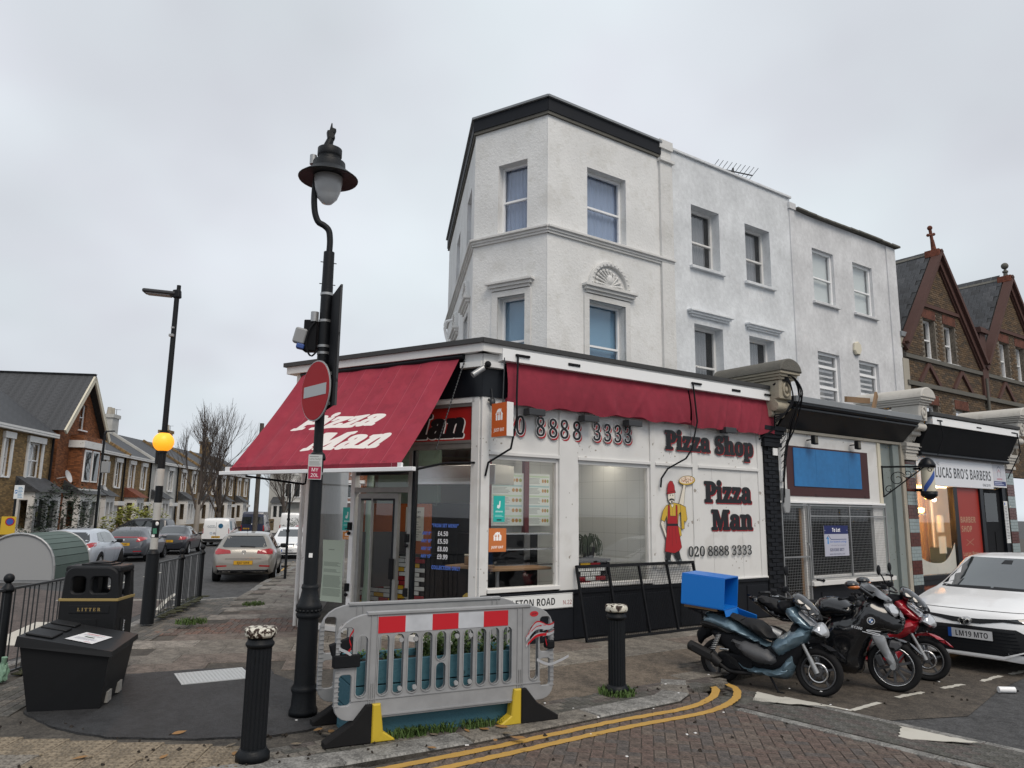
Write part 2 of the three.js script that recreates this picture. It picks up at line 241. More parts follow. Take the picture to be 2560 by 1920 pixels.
const road = structure('road');
const dip = (x, z) => { let w = Math.min(1, Math.max(0, (-1.5 - x) / 3.5)); w = w * w * (3 - 2 * w); return -0.013 * Math.min(102, Math.max(0, -z - 8)) * w; };   // the side street falls gently away
{ const xs = [-260, -60, -30, -22, -18, -15, -12, -10, -8, -7, -6, -5, -4.4, -3.8, -3.2, -2.6, -2, -1.5, 0, 260], zs = [60, -8, -10, -13, -17, -22, -30, -40, -55, -80, -110, -420], v = []; for (let i = 0; i + 1 < xs.length; i++) for (let j = 0; j + 1 < zs.length; j++) { const q = (a, b) => [xs[a], -0.1 + dip(xs[a], zs[b]), zs[b]]; v.push(...q(i, j), ...q(i + 1, j), ...q(i + 1, j + 1), ...q(i, j), ...q(i + 1, j + 1), ...q(i, j + 1)); } const g = new THREE.BufferGeometry(); g.setAttribute('position', new THREE.Float32BufferAttribute(v, 3)); g.computeVertexNormals(); B().add(g).mesh('road_surface', M.tarmac, road).userData.flat = 1; }
B().flat([[-6.3, -4], [-15, -6], [-15, -21], [-7.6, -17.2], [-6.6, -12]], -0.094).mesh('red_surface', M.redtarmac, road);
B().flat([RW(1.06, 2.78), RW(9, 2.78), RW(9, 4.2), RW(4.2, 4.75), RW(2.6, 5.1), RW(0.9, 4.4)], -0.095).mesh('parking_bay', M.muckytarmac, road);

const KERB = [RW(70, 2.8), RW(1.05, 2.8), RW(0.86, 2.98), RW(0.62, 3.22), RW(0.3, 3.38), RW(-0.8, 3.4), RW(-2.2, 3.42), RW(-3.3, 3.36), [-2.2, -5.5], [-3.5, -5.15], [-5, -5.2], [-5.9, -5.9], [-6.1, -7.5], [-6.1, -9.5], [-6.25, -12.4], [-6.65, -14.4], [-6.98, -16.3], [-6.7, -16.8], [-6.15, -17.3], [-6.34, -18.5], [-6.93, -21.3], [-8.0, -28], [-9.1, -35], [-12, -48], [-20, -95]];
const pavement = structure('pavement');
B().slab([...KERB, [10, -95], RW(70, -30)], -0.3, -0.012).mesh('pavement_bed', M.mortar, pavement);
{ // brown tarmac, new tarmac patch, paving slabs, blocks, kerb stones
B().slab([RW(40, 1.42), RW(1.0, 1.42), RW(-2.6, 1.5), [-2.95, -9.15], [-2.0, -7.15], RW(-3.0, 2.95), RW(-0.3, 2.72), RW(40, 2.42)].reverse(), -0.06, 0).mesh('brown_tarmac', M.browntarmac, pavement);
const wob = rng(4), patch = [], key = [[-3.85, -6.72], [-3.3, -6.5], [-2.55, -6.48], [-1.95, -6.6], [-1.62, -6.85], [-1.75, -7.3], [-2.05, -7.75], [-2.15, -8.35], [-2.7, -8.95], [-2.85, -9.3], [-3.6, -9.2], [-4.35, -8.85], [-4.6, -7.9], [-4.45, -7.2]];
for (let i = 0; i < key.length; i++) for (let k = 0; k < 6; k++) { const a = key[i], b = key[(i + 1) % key.length], t = k / 6; patch.push([a[0] + (b[0] - a[0]) * t + 0.025 * (wob() - 0.5), a[1] + (b[1] - a[1]) * t + 0.025 * (wob() - 0.5)]); }
B().slab(patch, -0.05, 0.006).mesh('tarmac_patch', M.newtarmac, pavement);
const slabs = [M.slab_a, M.slab_b, M.slab_c, M.slab_d], r = rng(8), g9 = chamBlock(0.892, 0.05, 0.592, 0.006), sp = [];
for (let j = 0; j < 2; j++) for (let i = -1; i < 34; i++) { const [x, z] = RW(0.2 + i * 0.9 + (j % 2) * 0.42 + (j ? 0 : 0.1), 0.36 + j * 0.7); sp.push({ x, z, y: 0.001 * (r() - 0.5) * 4, a: R(RA), tx: 0.006 * (r() - 0.5), tz: 0.006 * (r() - 0.5) }); }
const gw = chamBlock(0.892, 0.05, 0.692, 0.006); lay(pavement, 'paving_slab', gw, slabs, sp);
// left pavement, laid square to the side street
const az = R(11), ux = Math.cos(az), uz = -Math.sin(az), vx = -Math.sin(az), vz = -Math.cos(az), L = (a, b) => [-4.3 + a * ux + b * vx, -10.4 + a * uz + b * vz], ls = [], lb = [], lg = [];
const slabZone = [[-1.9, -9.0], [-3.1, -9.6], [-4.5, -8.9], [-5.0, -9.6], [-5.25, -12.2], [-5.35, -14.4], [-6.1, -18], [-9, -32], [-3, -40], [-1.5, -12]], patchIn = (x, z) => inPoly(x, z, patch);
for (let b = -3; b < 44; b++) for (let a = -4; a < 9; a++) { const off = (b & 1) * 0.45, [x, z] = L(a * 0.9 + off, b * 0.6), band = b >= 3 && b <= 5; if (!inPoly(x, z, slabZone) || patchIn(x, z)) continue; if (!band) ls.push({ x, z, y: 0.003 * (r() - 0.5), a: az, tx: 0.008 * (r() - 0.5), tz: 0.008 * (r() - 0.5) }); else for (let p = 0; p < 9; p++) for (let q = 0; q < 3; q++) { const [X, Z] = L(a * 0.9 + off - 0.4 + p * 0.1, b * 0.6 - 0.2 + q * 0.2); lb.push({ x: X, z: Z, y: 0, a: az }); } }
lay(pavement, 'paving_slab', g9, slabs, ls);
lay(pavement, 'red_block', chamBlock(0.095, 0.05, 0.195, 0.005), [M.redblock, M.slab_d, M.block_d], lb, 260);
// grey-green blocks along the railing and round the corner
const g2 = chamBlock(0.196, 0.06, 0.096, 0.005), zone = [[-5.98, -6.0], [-4.9, -6.55], [-4.55, -7.2], [-4.7, -8.7], [-5.05, -9.6], [-5.3, -12.2], [-5.4, -14.4], [-6.05, -17.1], [-6.7, -16.75], [-6.82, -16.2], [-6.5, -14.4], [-6.12, -12.4], [-5.98, -9.5], [-5.98, -7.5]];
for (let b = -50; b < 72; b++) for (let a = -14; a < 8; a++) { const [x, z] = L(a * 0.1 + 0.02, b * 0.2 + (a & 1) * 0.1); if (inPoly(x, z, zone)) lg.push({ x, z, y: 0, a: az + Math.PI / 2 }); }
lay(pavement, 'paving_block', g2, [M.grey_a, M.grey_b, M.grey_a, M.slab_b], lg, 300);
// rows of blocks behind the kerb, following it
const br = [];
for (let j = 0; j < 4; j++) { for (let i = 0; i < 27; i++) { const s = -3.9 + i * 0.2 + (j & 1) * 0.1, [x, z] = RW(s, 3.1 - j * 0.1 - 0.05); br.push({ x, z, y: 0.003 * (r() - 0.5), a: R(RA) + 0.01 * (r() - 0.5) }); } }
for (let j = 0; j < 4; j++) for (let i = 0; i < 60; i++) { const [x, z] = RW(1.6 + i * 0.2 + (j & 1) * 0.1, 2.44 - j * 0.1 + 0.02); br.push({ x, z, y: 0, a: R(RA) }); }
lay(pavement, 'kerb_block', g2, [M.grey_a, M.grey_b, M.slab_b, M.block_c], br, 230);
// kerb stones
const stones = (list, w, drop) => { for (let i = 0; i + 1 < list.length; i++) { const a = list[i], b = list[i + 1], len = Math.hypot(b[0] - a[0], b[1] - a[1]), n = Math.max(1, Math.round(len / 0.95)); for (let k = 0; k < n; k++) { const t = (k + 0.5) / n, g = chamBlock(len / n - 0.008, 0.3, w, 0.015), nx = (b[1] - a[1]) / len, nz = -(b[0] - a[0]) / len, m = new THREE.Mesh(g, [M.granite, M.slab_b, M.granite][(i + k) % 3]); m.name = 'kerb_stone'; m.position.set(a[0] + (b[0] - a[0]) * t - nx * w / 2, drop, a[1] + (b[1] - a[1]) * t - nz * w / 2); m.rotation.y = Math.atan2(-(b[1] - a[1]), b[0] - a[0]); pavement.add(m); } } };
stones([RW(20, 2.8), RW(1.05, 2.8)].reverse().map(p => p).reverse(), 0.3, 0.004); stones(KERB.slice(1, 9), 0.3, 0.004); stones(KERB.slice(11, 22), 0.16, 0.004);
// tactile slabs at the crossing
const tg = new Bld().add(chamBlock(0.392, 0.05, 0.392, 0.005)); for (let i = 0; i < 6; i++) for (let j = 0; j < 6; j++) tg.add(new THREE.CylinderGeometry(0.011, 0.016, 0.005, 6), T(-0.165 + i * 0.066, 0.0025, -0.165 + j * 0.066));
const tgeo = tg.geo(), ta = [];
for (let i = 0; i < 8; i++) for (let j = 0; j < 3; j++) { const x = -2.15 - i * 0.4, z = -6.12 + j * 0.4 - i * 0.03; ta.push({ x, z, y: 0.003, a: R(4) }); }
lay(pavement, 'tactile_slab', tgeo, [M.tactile, M.tactile, M.slab_a], ta);
}
// raised table of herringbone blocks
const table = structure('block_paved_road');
{
const edge = [[2.27, -7.75], [3.62, -6.1], [6.2, -3]], P = [RW(0.3, 3.4), RW(0.86, 3.0), [2.12, -8.4], ...edge, [-7, -2.5], [-6, -5], [-4.9, -5.0], [-3.5, -5.0], [-2.2, -5.4], RW(-3.2, 3.42)], spots = [], w = 0.1, c = Math.cos(R(RA + 45)), s = Math.sin(R(RA + 45)), r = rng(6);
B().slab(P, -0.25, -0.036).mesh('table_bed', M.mortar, table);
for (let i = -130; i < 130; i++) for (let j = -130; j < 130; j++) { const k = (((i - j) % 4) + 4) % 4; if (k !== 0 && k !== 3) continue; const a = (i + (k ? 0.5 : 1)) * w, b = (j + (k ? 1 : 0.5)) * w, x = 1 + a * c + b * s, z = -6.5 - a * s + b * c; if (z > -3.3 || z < -9 || !inPoly(x, z, P)) continue; spots.push({ x, z, y: -0.028 + 0.003 * (r() - 0.5), a: R(RA + 45) + (k ? Math.PI / 2 : 0) }); }
lay(table, 'paving_block', chamBlock(0.194, 0.05, 0.094, 0.005), [M.block_a, M.block_b, M.block_c, M.block_d], spots, 300);
// ramp of grey blocks down to the tarmac
const ramp = [], q = [[2.27, -7.75], [3.62, -6.1], [6.2, -3]], hi = [[3.0, -8.28], [4.45, -6.62], [7.1, -3.4]];
const g = new THREE.BufferGeometry(), v = []; for (let i = 0; i < 2; i++) v.push([q[i][0], -0.03, q[i][1]], [hi[i + 1][0], -0.098, hi[i + 1][1]], [hi[i][0], -0.098, hi[i][1]], [q[i][0], -0.03, q[i][1]], [q[i + 1][0], -0.03, q[i + 1][1]], [hi[i + 1][0], -0.098, hi[i + 1][1]]);
v.push([2.12, -8.4, 0], [2.27, -7.75, 0], [3.0, -8.28, 0]); v.slice(-3).forEach(p => { p[2] = p[1]; p[1] = -0.05; }); g.setAttribute('position', new THREE.Float32BufferAttribute(v.flat(), 3)); g.computeVertexNormals(); B().add(g).mesh('ramp_bed', M.grey_b, table);
const A = Math.atan2(1.65, 1.35), dx = 0.633, dz = 0.774;
for (let b = 0; b < 9; b++) for (let a = -3; a < 26; a++) { const t = a * 0.2 + (b & 1) * 0.1, o = (b + 0.5) * 0.1, x = 2.36 + dx * t + dz * o, z = -7.85 + dz * t - dx * o; ramp.push({ x, z, y: -0.026 - 0.07 * o / 0.95, a: -A, tz: 0 }); }
lay(table, 'ramp_block', chamBlock(0.194, 0.03, 0.094, 0.004), [M.grey_b, M.grey_a, M.block_c], ramp.filter(p => p.x > 2.45 || p.z > -7.9), 250);
// long edge strips
const strip = (x0, z0, len, o, y) => { const m = new THREE.Mesh(chamBlock(len, 0.06, 0.1, 0.006), M.granite); m.name = 'edge_strip'; m.position.set(x0 + dx * len / 2 + dz * o, y, z0 + dz * len / 2 - dx * o); m.rotation.y = -A; table.add(m); };
for (let i = 0; i < 6; i++) { strip(2.3 + dx * i * 0.92, -7.78 + dz * i * 0.92, 0.91, -0.02, -0.022); strip(2.3 + dx * i * 0.92, -7.78 + dz * i * 0.92, 0.91, 0.98, -0.088); }
}
// painted lines, worn at their edges
function marking(name, pts, wd, y, m, seed = 1, jag = 0.014) {
const r = rng(seed), L = [], Rr = [], c = new THREE.CatmullRomCurve3(pts.map(p => V(p[0], 0, p[1])), false, 'centripetal'), n = Math.max(4, Math.round(c.getLength() / 0.05));
for (let i = 0; i <= n; i++) { const p = c.getPointAt(i / n), t = c.getTangentAt(i / n); const a = wd / 2 + jag * (r() - 0.6), b = wd / 2 + jag * (r() - 0.6); L.push([p.x - t.z * a, p.z + t.x * a]); Rr.push([p.x + t.z * b, p.z - t.x * b]); }
const o = B().slab([...L, ...Rr.reverse()], y - 0.003, y).mesh(name, m); o.userData.kind = 'structure'; return o;
}
{
const y = -0.022;
marking('yellow_line', [RW(-4.6, 3.62), RW(-3.3, 3.55), RW(-2.2, 3.56), RW(-0.8, 3.53), RW(0.3, 3.55), RW(0.85, 3.36), RW(1.12, 3.14), RW(1.2, 2.98)], 0.085, y, M.roadyellow, 3);
marking('yellow_line', [RW(-4.6, 3.86), RW(-3.3, 3.79), RW(-2.2, 3.76), RW(-0.8, 3.73), RW(0.35, 3.76), RW(0.95, 3.56), RW(1.3, 3.28), RW(1.4, 3.06)], 0.085, y, M.roadyellow, 5);
const worn = (pts, yy, s) => { const r = rng(s), o = []; for (let i = 0; i < pts.length; i++) { const a = pts[i], b = pts[(i + 1) % pts.length]; for (let k = 0; k < 9; k++) o.push([a[0] + (b[0] - a[0]) * k / 9 + 0.03 * (r() - 0.5), a[1] + (b[1] - a[1]) * k / 9 + 0.03 * (r() - 0.5)]); } const m = B().slab(o, yy - 0.004, yy).mesh('ramp_arrow', M.roadwhite); m.userData.kind = 'structure'; };
worn([[2.74, -8.6], [2.56, -8.2], [2.85, -8.12], [3.25, -8.03]], -0.05, 2); worn([[3.66, -7.32], [3.44, -6.92], [4.08, -6.84]], -0.048, 7);
marking('bay_line', [[3.02, -8.55], [3.3, -8.26], [3.52, -8.02]], 0.05, -0.09, M.roadwhite, 8); marking('bay_line', [[3.53, -8.03], [3.75, -8.2], [3.97, -8.37]], 0.06, -0.09, M.roadwhite, 9);
[[4.28, -8.61, 4.72, -8.87], [5.05, -9.07, 5.42, -9.29], [5.76, -9.47, 6.2, -9.8], [6.4, -9.92, 6.8, -10.16]].forEach((d, i) => marking('bay_dash', [[d[0], d[1]], [(d[0] + d[2]) / 2, (d[1] + d[3]) / 2], [d[2], d[3]]], 0.07, -0.09, M.roadwhite, 20 + i, 0.03));
const Z = (x, z) => [x, z];
for (let i = 0; i < 5; i++) { const o = B().slab([Z(-7.0 - i * 1.35, -11.2 - 0.2 * i), Z(-7.6 - i * 1.35, -11.2 - 0.2 * i), Z(-8.35 - i * 1.35, -13.6 - 0.2 * i), Z(-7.75 - i * 1.35, -13.6 - 0.2 * i)], -0.092, -0.088).mesh('zebra_stripe', M.roadwhite); o.userData.kind = 'structure'; }
marking('zigzag_line', [[-7.1, -15.5], [-7.7, -17.2], [-8.2, -18.8]], 0.1, -0.09, M.roadwhite, 31); marking('bay_line', [[-6.8, -17.6], [-7.8, -17.4], [-8.7, -17.25]], 0.1, -0.09, M.roadwhite, 32);
for (let i = 0; i < 3; i++) marking('centre_line', [[-10.0 - i * 0.7, -17 - i * 3.4], [-10.2 - i * 0.7, -18 - i * 3.4], [-10.4 - i * 0.7, -19 - i * 3.4]], 0.1, -0.09, M.roadwhite, 40 + i);
marking('yellow_line', [[-7.05, -22.2], [-7.9, -26], [-9.4, -33]], 0.08, -0.09, M.roadyellow, 50);
}
// the far pavement, in front of the houses
const farPave = structure('far_pavement');
B().slab([[-14.6, -17], [-16.1, -26], [-17.6, -33], [-18.9, -39], [-21.3, -50], [-24.9, -66], [-31, -95], [-90, -100], [-90, -17]], -0.25, 0.0).mesh('pavement_surface', M.slab_b, farPave);

// let everything on the ground follow the fall of the side street
for (const o of [...scene.children]) if (o.userData.kind === 'structure') o.traverse(m => {
if (!m.isMesh || m.userData.flat) { if (m.userData) delete m.userData.flat; return; }
if (m.isInstancedMesh) { const q = new THREE.Matrix4(); for (let i = 0; i < m.count; i++) { m.getMatrixAt(i, q); q.elements[13] += dip(q.elements[12], q.elements[14]); m.setMatrixAt(i, q); } return; }
if (m.parent !== scene && (m.position.x || m.position.z)) { m.position.y += dip(m.position.x, m.position.z); return; }
m.geometry.computeBoundingBox(); const b = m.geometry.boundingBox; if (b.min.x > -1.5 || b.min.z > -8) return;
let g = new TessellateModifier(1.6, b.max.x - b.min.x > 30 ? 9 : 4).modify(m.geometry); g = g.index ? g.toNonIndexed() : g; const p = g.attributes.position; for (let i = 0; i < p.count; i++) p.setY(i, p.getY(i) + dip(p.getX(i), p.getZ(i))); g.computeVertexNormals(); m.geometry = g;
});
// ---------- the white three-storey row above the shops ----------
function pieces(parent, name, geo, mats, list, most = 300) {   // list of {m: Matrix4, d, i?}: nearest as meshes, rest instanced
list.sort((a, b) => a.d - b.d);
list.slice(0, most).forEach(s => { const m = new THREE.Mesh(geo, mats[s.i % mats.length]); m.name = name; m.applyMatrix4(s.m); parent.add(m); });
const rest = list.slice(most); if (!rest.length) return;
const im = new THREE.InstancedMesh(geo, mats[0], rest.length), c = new THREE.Color(); im.name = name + '_field'; im.userData.kind = 'stuff';
rest.forEach((s, i) => { im.setMatrixAt(i, s.m); const a = mats[0].color, b = mats[s.i % mats.length].color; c.setRGB(b.r / a.r, b.g / a.g, b.b / a.b); im.setColorAt(i, c); }); parent.add(im);
}
const UZ = -2.7;
// everything below is written in the long face's axes: x along the street from the shop's corner, y up, z out to the street
const inv = FR.clone().invert(), toR = m => inv.clone().multiply(m);
const CH = toR(frame(0.6997, 0, -14.653, CA)), LF = toR(frame(-0.873, 0, -15.62, -80.7));
function hood(b, x0, x1, y0, y1, z) { const h = (y1 - y0) / 3; b.box(x0 + 0.1, x1 - 0.1, y0, y0 + h, z - 0.02, z + 0.06).box(x0 + 0.05, x1 - 0.05, y0 + h, y0 + 2 * h, z - 0.02, z + 0.11).box(x0, x1, y0 + 2 * h, y1, z - 0.02, z + 0.16, 0.01); }
function string(b, x0, x1, z, y = 7.6) { b.box(x0, x1, y, y + 0.05, z - 0.02, z + 0.045).box(x0 - 0.01, x1 + 0.01, y + 0.05, y + 0.1, z - 0.02, z + 0.075).box(x0 - 0.02, x1 + 0.02, y + 0.1, y + 0.16, z - 0.02, z + 0.12, 0.012); }
function tympanum(parent, m, cx, y, z, w = 0.6) {
const s = new THREE.Shape(); s.absarc(0, 0, w, 0, Math.PI); s.absarc(0, 0, w * 0.82, Math.PI, 0, true);
const b = B(wrap(m, T(cx, y, z))); b.ext(s, -0.02, 0.09, 0.015, 20); const t = new THREE.Shape(); t.absarc(0, 0, w * 0.82, 0, Math.PI); b.ext(t, -0.02, 0.015, 0, 20);
for (let i = 0; i < 15; i++) { const a = Math.PI * (i + 0.5) / 15; b.ball([Math.cos(a) * w * 0.9, Math.sin(a) * w * 0.9, 0.085], 0.028, 6); }
const r = rng(3); for (let i = 0; i < 11; i++) { const a = Math.PI * (i + 0.5) / 11, L = w * 0.62; b.tube([[0, 0.04, 0.02], [Math.cos(a) * L * 0.5, Math.sin(a) * L * 0.55 + 0.04, 0.045], [Math.cos(a + 0.2) * L, Math.sin(a) * L + 0.03, 0.03]], 0.022, 8, 5); b.ball([Math.cos(a + 0.2) * L, Math.sin(a) * L + 0.03, 0.03], 0.04, 6, 1.3, 1, 0.7); }
b.ball([0, 0.2, 0.03], 0.1, 8, 1, 1.2, 0.6); b.mesh('arch_ornament', M.moulding, parent);
}
const openU = [7.8, 9.38], openL = [4.4, 6.36];
{
const b = thing('corner_building', 'white rendered corner block with black parapet and arched plaster ornaments, behind the red awnings', 'building', [OX, 0, OZ], R(RA));
const U0 = T(0, 0, UZ);
const wall = (m, x0, x1, holes, mt) => B(m).shape([[x0, 3.4], [x1, 3.4], [x1, 10.32], [x0, 10.32]], -0.3, 0, holes).mesh('wall', mt, b);
const H = (x0, x1) => [rectHole(x0, x1, ...openU), rectHole(x0, x1, ...openL)];
wall(T(0, 0, UZ), 3.25, 6.62, [rectHole(4.35, 5.51, ...openU), rectHole(4.37, 5.43, ...openL)], M.stucco);
wall(CH, -1.87, 0, [rectHole(-1.24, -0.5, ...openU), rectHole(-1.2, -0.52, ...openL)], M.stucco);
wall(LF, -7.6, 0, [...H(-1.78, -0.78), ...H(-4.65, -3.62)], M.stucco);
const pt = (m, x, z) => { const v = V(x, 0, z).applyMatrix4(m); return [v.x, v.z]; };
B().slab([pt(U0, 3.3, -0.1), pt(U0, 6.6, -0.1), pt(U0, 6.6, -7.5), pt(LF, -7.5, -0.1), pt(LF, 0, -0.1)], 9.9, 10.0).mesh('roof', M.felt, b);
B().box(6.5, 6.6, 3.4, 9.9, -10, UZ - 0.31).mesh('party_wall', M.felt, b);
const bl = { curtain: M.blueblind, folds: false, sill: false }, bc = { curtain: M.bluecurtain, sill: false };
const U = T(0, 0, UZ);
windowAt(b, U, 4.35, 5.51, ...openU, -0.19, { ...bc, fw: 0.055, rail: 0.47, fm: M.upvc }); windowAt(b, U, 4.37, 5.43, ...openL, -0.19, { ...bl, rail: 0.51 });
windowAt(b, CH, -1.24, -0.5, ...openU, -0.19, { ...bc, rail: 0.48 }); windowAt(b, CH, -1.2, -0.52, ...openL, -0.19, { ...bl, rail: 0.51 });
for (const x of [-1.78, -4.65]) { windowAt(b, LF, x, x + 1.01, ...openU, -0.2, { ...bc, sill: true, sillOut: 0.02 }); windowAt(b, LF, x, x + 1.01, ...openL, -0.2, { ...bl }); }
// parapet: black painted band with a thin coping and a small bed mould
const path = [[-1.53 - 6.2, 0]];
const band = (y0, y1, out, name, mt) => { const q = B(); q.box(3.25 - out * 0.5, 6.62, y0, y1, UZ - 0.3, UZ + out); const c = B(CH).box(-1.87 - out * 0.3, out * 0.5, y0, y1, -0.3, out).geo(), l = B(LF).box(-7.7, out * 0.3, y0, y1, -0.3, out).geo(); q.g.push(c, l); return q.mesh(name, mt, b); };
band(10.33, 10.62, 0.07, 'parapet', M.blackpaint); band(10.62, 10.67, 0.12, 'coping', M.lead); band(10.26, 10.33, 0.05, 'bed_mould', M.stonedark);
const sc = B(); string(sc, 3.24, 6.99, UZ); const c2 = B(CH); string(c2, -1.88, 0.03, 0); const l2 = B(LF); string(l2, -7.6, 0.03, 0); sc.g.push(...c2.g, ...l2.g); sc.mesh('string_course', M.moulding, b);
for (const [m, a, c] of [[U0, 4.19, 5.71], [CH, -1.45, -0.3], [LF, -1.95, -0.6], [LF, -4.8, -3.45]]) { const q = B(m); hood(q, a, c, 6.5, 6.69, 0); q.mesh('window_hood', M.moulding, b); }
const surround = (q, x0, x1, y0, y1, z) => q.box(x0 - 0.14, x0, y0, y1 + 0.12, z - 0.02, z + 0.035).box(x1, x1 + 0.14, y0, y1 + 0.12, z - 0.02, z + 0.035).box(x0, x1, y1, y1 + 0.12, z - 0.02, z + 0.034);
for (const [m, a, c] of [[U0, 4.37, 5.43], [CH, -1.2, -0.52], [LF, -1.78, -0.77]]) { const q = B(m); surround(q, a, c, 4.0, 6.36, 0); q.mesh('window_surround', M.moulding, b); }
tympanum(b, T(0, 0, 0), 4.95, 6.69, UZ); tympanum(b, LF, -1.27, 6.69, 0, 0.52); tympanum(b, LF, -4.13, 6.69, 0, 0.52);
B().box(6.58, 6.99, 3.4, 10.2, UZ - 0.3, UZ + 0.07).box(6.54, 7.03, 10.16, 10.24, UZ - 0.3, UZ + 0.13, 0.01).box(6.6, 6.97, 10.24, 10.5, UZ - 0.3, UZ + 0.05).box(6.56, 7.0, 10.5, 10.72, UZ - 0.6, UZ + 0.1).mesh('pilaster', M.moulding, b);
B().cyl([5.6, 10.6, -4.2], [5.6, 11.05, -4.2], 0.14, 0.14).cyl([5.6, 11.03, -4.2], [5.6, 11.08, -4.2], 0.2, 0.2).mesh('roof_vent', M.stonedark, b);
B(LF).tube([[-5.2, 7.3, 0.0], [-5.3, 7.25, 0.2], [-5.45, 7.0, 0.22], [-5.45, 6.6, 0.1], [-5.45, 4, 0.08]], 0.045, 16).mesh('drainpipe', M.whitegloss, b);
B(LF).box(-0.04, -0.02, 5.0, 5.9, 0.0, 0.006).mesh('rust_stain', M.ridge, b);
}
{
const b = thing('terraced_building', 'bluish white three-storey house with sash windows and plaster hoods, right of the corner block', 'building', [OX, 0, OZ], R(RA));
const U = T(0, 0, UZ), xs = [[7.7, 8.74], [9.76, 10.8]];
B(U).shape([[6.99, 3.4], [11.79, 3.4], [11.79, 10.58], [6.99, 10.58]], -0.3, 0.0, xs.flatMap(([a, c]) => [rectHole(a, c, ...openU), rectHole(a, c, ...openL)])).mesh('wall', M.stucco_blue, b);
B().box(6.99, 11.8, 9.9, 10.0, -10, UZ - 0.3).box(6.99, 11.8, 3.4, 10, -10.2, -10).box(11.78, 11.8, 3.4, 10.58, -10, UZ - 0.3).mesh('roof', M.felt, b);
for (const y of [0]) { const c = B(); for (let i = 0; i < 4; i++) c.box(7.0 + i * 1.205, 7.0 + (i + 1) * 1.205 - 0.008, 10.582, 10.65, UZ - 0.34, UZ + 0.06, 0.012); c.mesh('coping', M.stucco_blue, b); }
for (const [a, c] of xs) { windowAt(b, U, a, c, ...openU, -0.24, { curtain: M.greyblind, folds: true, cover: 0.86, sill: true, rail: 0.46, reveal: 0.24, sillMat: M.stucco_blue, fm: M.whitewood, fw: 0.07 }); windowAt(b, U, a, c, ...openL, -0.24, { curtain: M.greyblind, folds: true, cover: 0.8, sill: false, rail: 0.5, fm: M.whitewood, fw: 0.07 }); }
for (const [a, c] of [[7.45, 9.0], [9.6, 11.05]]) { const h = B(); hood(h, a, c, 6.52, 6.67, UZ); h.mesh('window_hood', M.stucco_blue, b); }
}
{
const b = thing('terraced_building', 'grey-white three-storey house with plastic windows and slatted blinds, next to the brick gables', 'building', [OX, 0, OZ], R(RA));
const U = T(0, 0, UZ), xs = [[12.74, 13.8], [14.8, 15.87]];
B(U).shape([[11.8, 3.4], [17.25, 3.4], [17.25, 10.34], [12.6, 10.29], [11.8, 10.33]], -0.3, 0, xs.flatMap(([a, c]) => [rectHole(a, c, ...openU), rectHole(a, c, 4.3, 6.37)])).mesh('wall', M.stucco_grey, b);
B().box(11.8, 17.2, 9.7, 9.8, -10, UZ - 0.3).box(11.8, 17.2, 3.4, 9.8, -10.2, -10).mesh('roof', M.felt, b);
B().box(17.0, 17.25, 3.4, 10.3, -10, UZ - 0.3).mesh('side_wall', M.stucco_grey, b);
B().box(11.72, 11.95, 3.4, 10.28, UZ - 0.1, UZ + 0.035).box(11.68, 11.98, 10.28, 10.46, UZ - 0.3, UZ + 0.07).mesh('pilaster', M.stucco_grey, b); B().box(16.75, 17.27, 3.4, 10.3, UZ - 0.1, UZ + 0.04).mesh('pilaster', M.stucco_grey, b);
const c = B(), rr = rng(12); for (let i = 0; i < 12; i++) { const x0 = 11.98 + i * 0.44, y = 10.3 + 0.035 * (i / 12) - 0.02 * Math.sin(i * 0.6) + 0.01 * rr(); c.cb(x0 + 0.22, y + 0.03, UZ - 0.1, 0.46, 0.045, 0.5, 0, 0, 0.02 * (rr() - 0.5)); } c.box(16.95, 17.42, 10.34, 10.4, UZ - 0.4, UZ + 0.16).mesh('coping', M.stonedark, b);
for (const [a, q] of xs) {
windowAt(b, U, a, q, ...openU, -0.09, { curtain: M.paleblind, folds: false, cover: 0.97, rail: 0.47, reveal: 0.09, fw: 0.075, sillMat: M.stucco_grey });
const w = windowAt(b, U, a, q, 4.3, 6.37, -0.09, { curtain: null, rail: 0, reveal: 0.09, fw: 0.075, sill: false });
for (const y of [5.93, 5.34]) B(U).box(a + 0.07, q - 0.07, y, y + 0.07, -0.15, -0.085).mesh('transom', M.upvc, w);
for (let i = 0; i < 26; i++) { const y = 4.42 + i * 0.073; if (i % 2 === 0 || i < 8) B(U).cb((a + q) / 2, y, -0.2, q - a - 0.16, 0.055, 0.004, 0.35, 0, 0).mesh('blind_slat', M.white, w); }
}
B(U).box(15.0, 15.02, 4.6, 5.2, -0.28, -0.26).mesh('wall_crack', M.room, b);
const al = tag(B(FR.clone().multiply(U)).shape([[14.5, 6.62], [14.58, 6.5], [14.76, 6.5], [14.86, 6.64], [14.84, 6.82], [14.7, 6.9], [14.54, 6.84]], 0.0, 0.09, [], 0.02).mesh('alarm_box', M.cream), 'cream alarm box between the upper windows of the grey-white house', 'alarm box');
B(FR.clone().multiply(U)).box(14.6, 14.75, 6.49, 6.56, 0.02, 0.085).mesh('lens', M.stonedark, al);
}
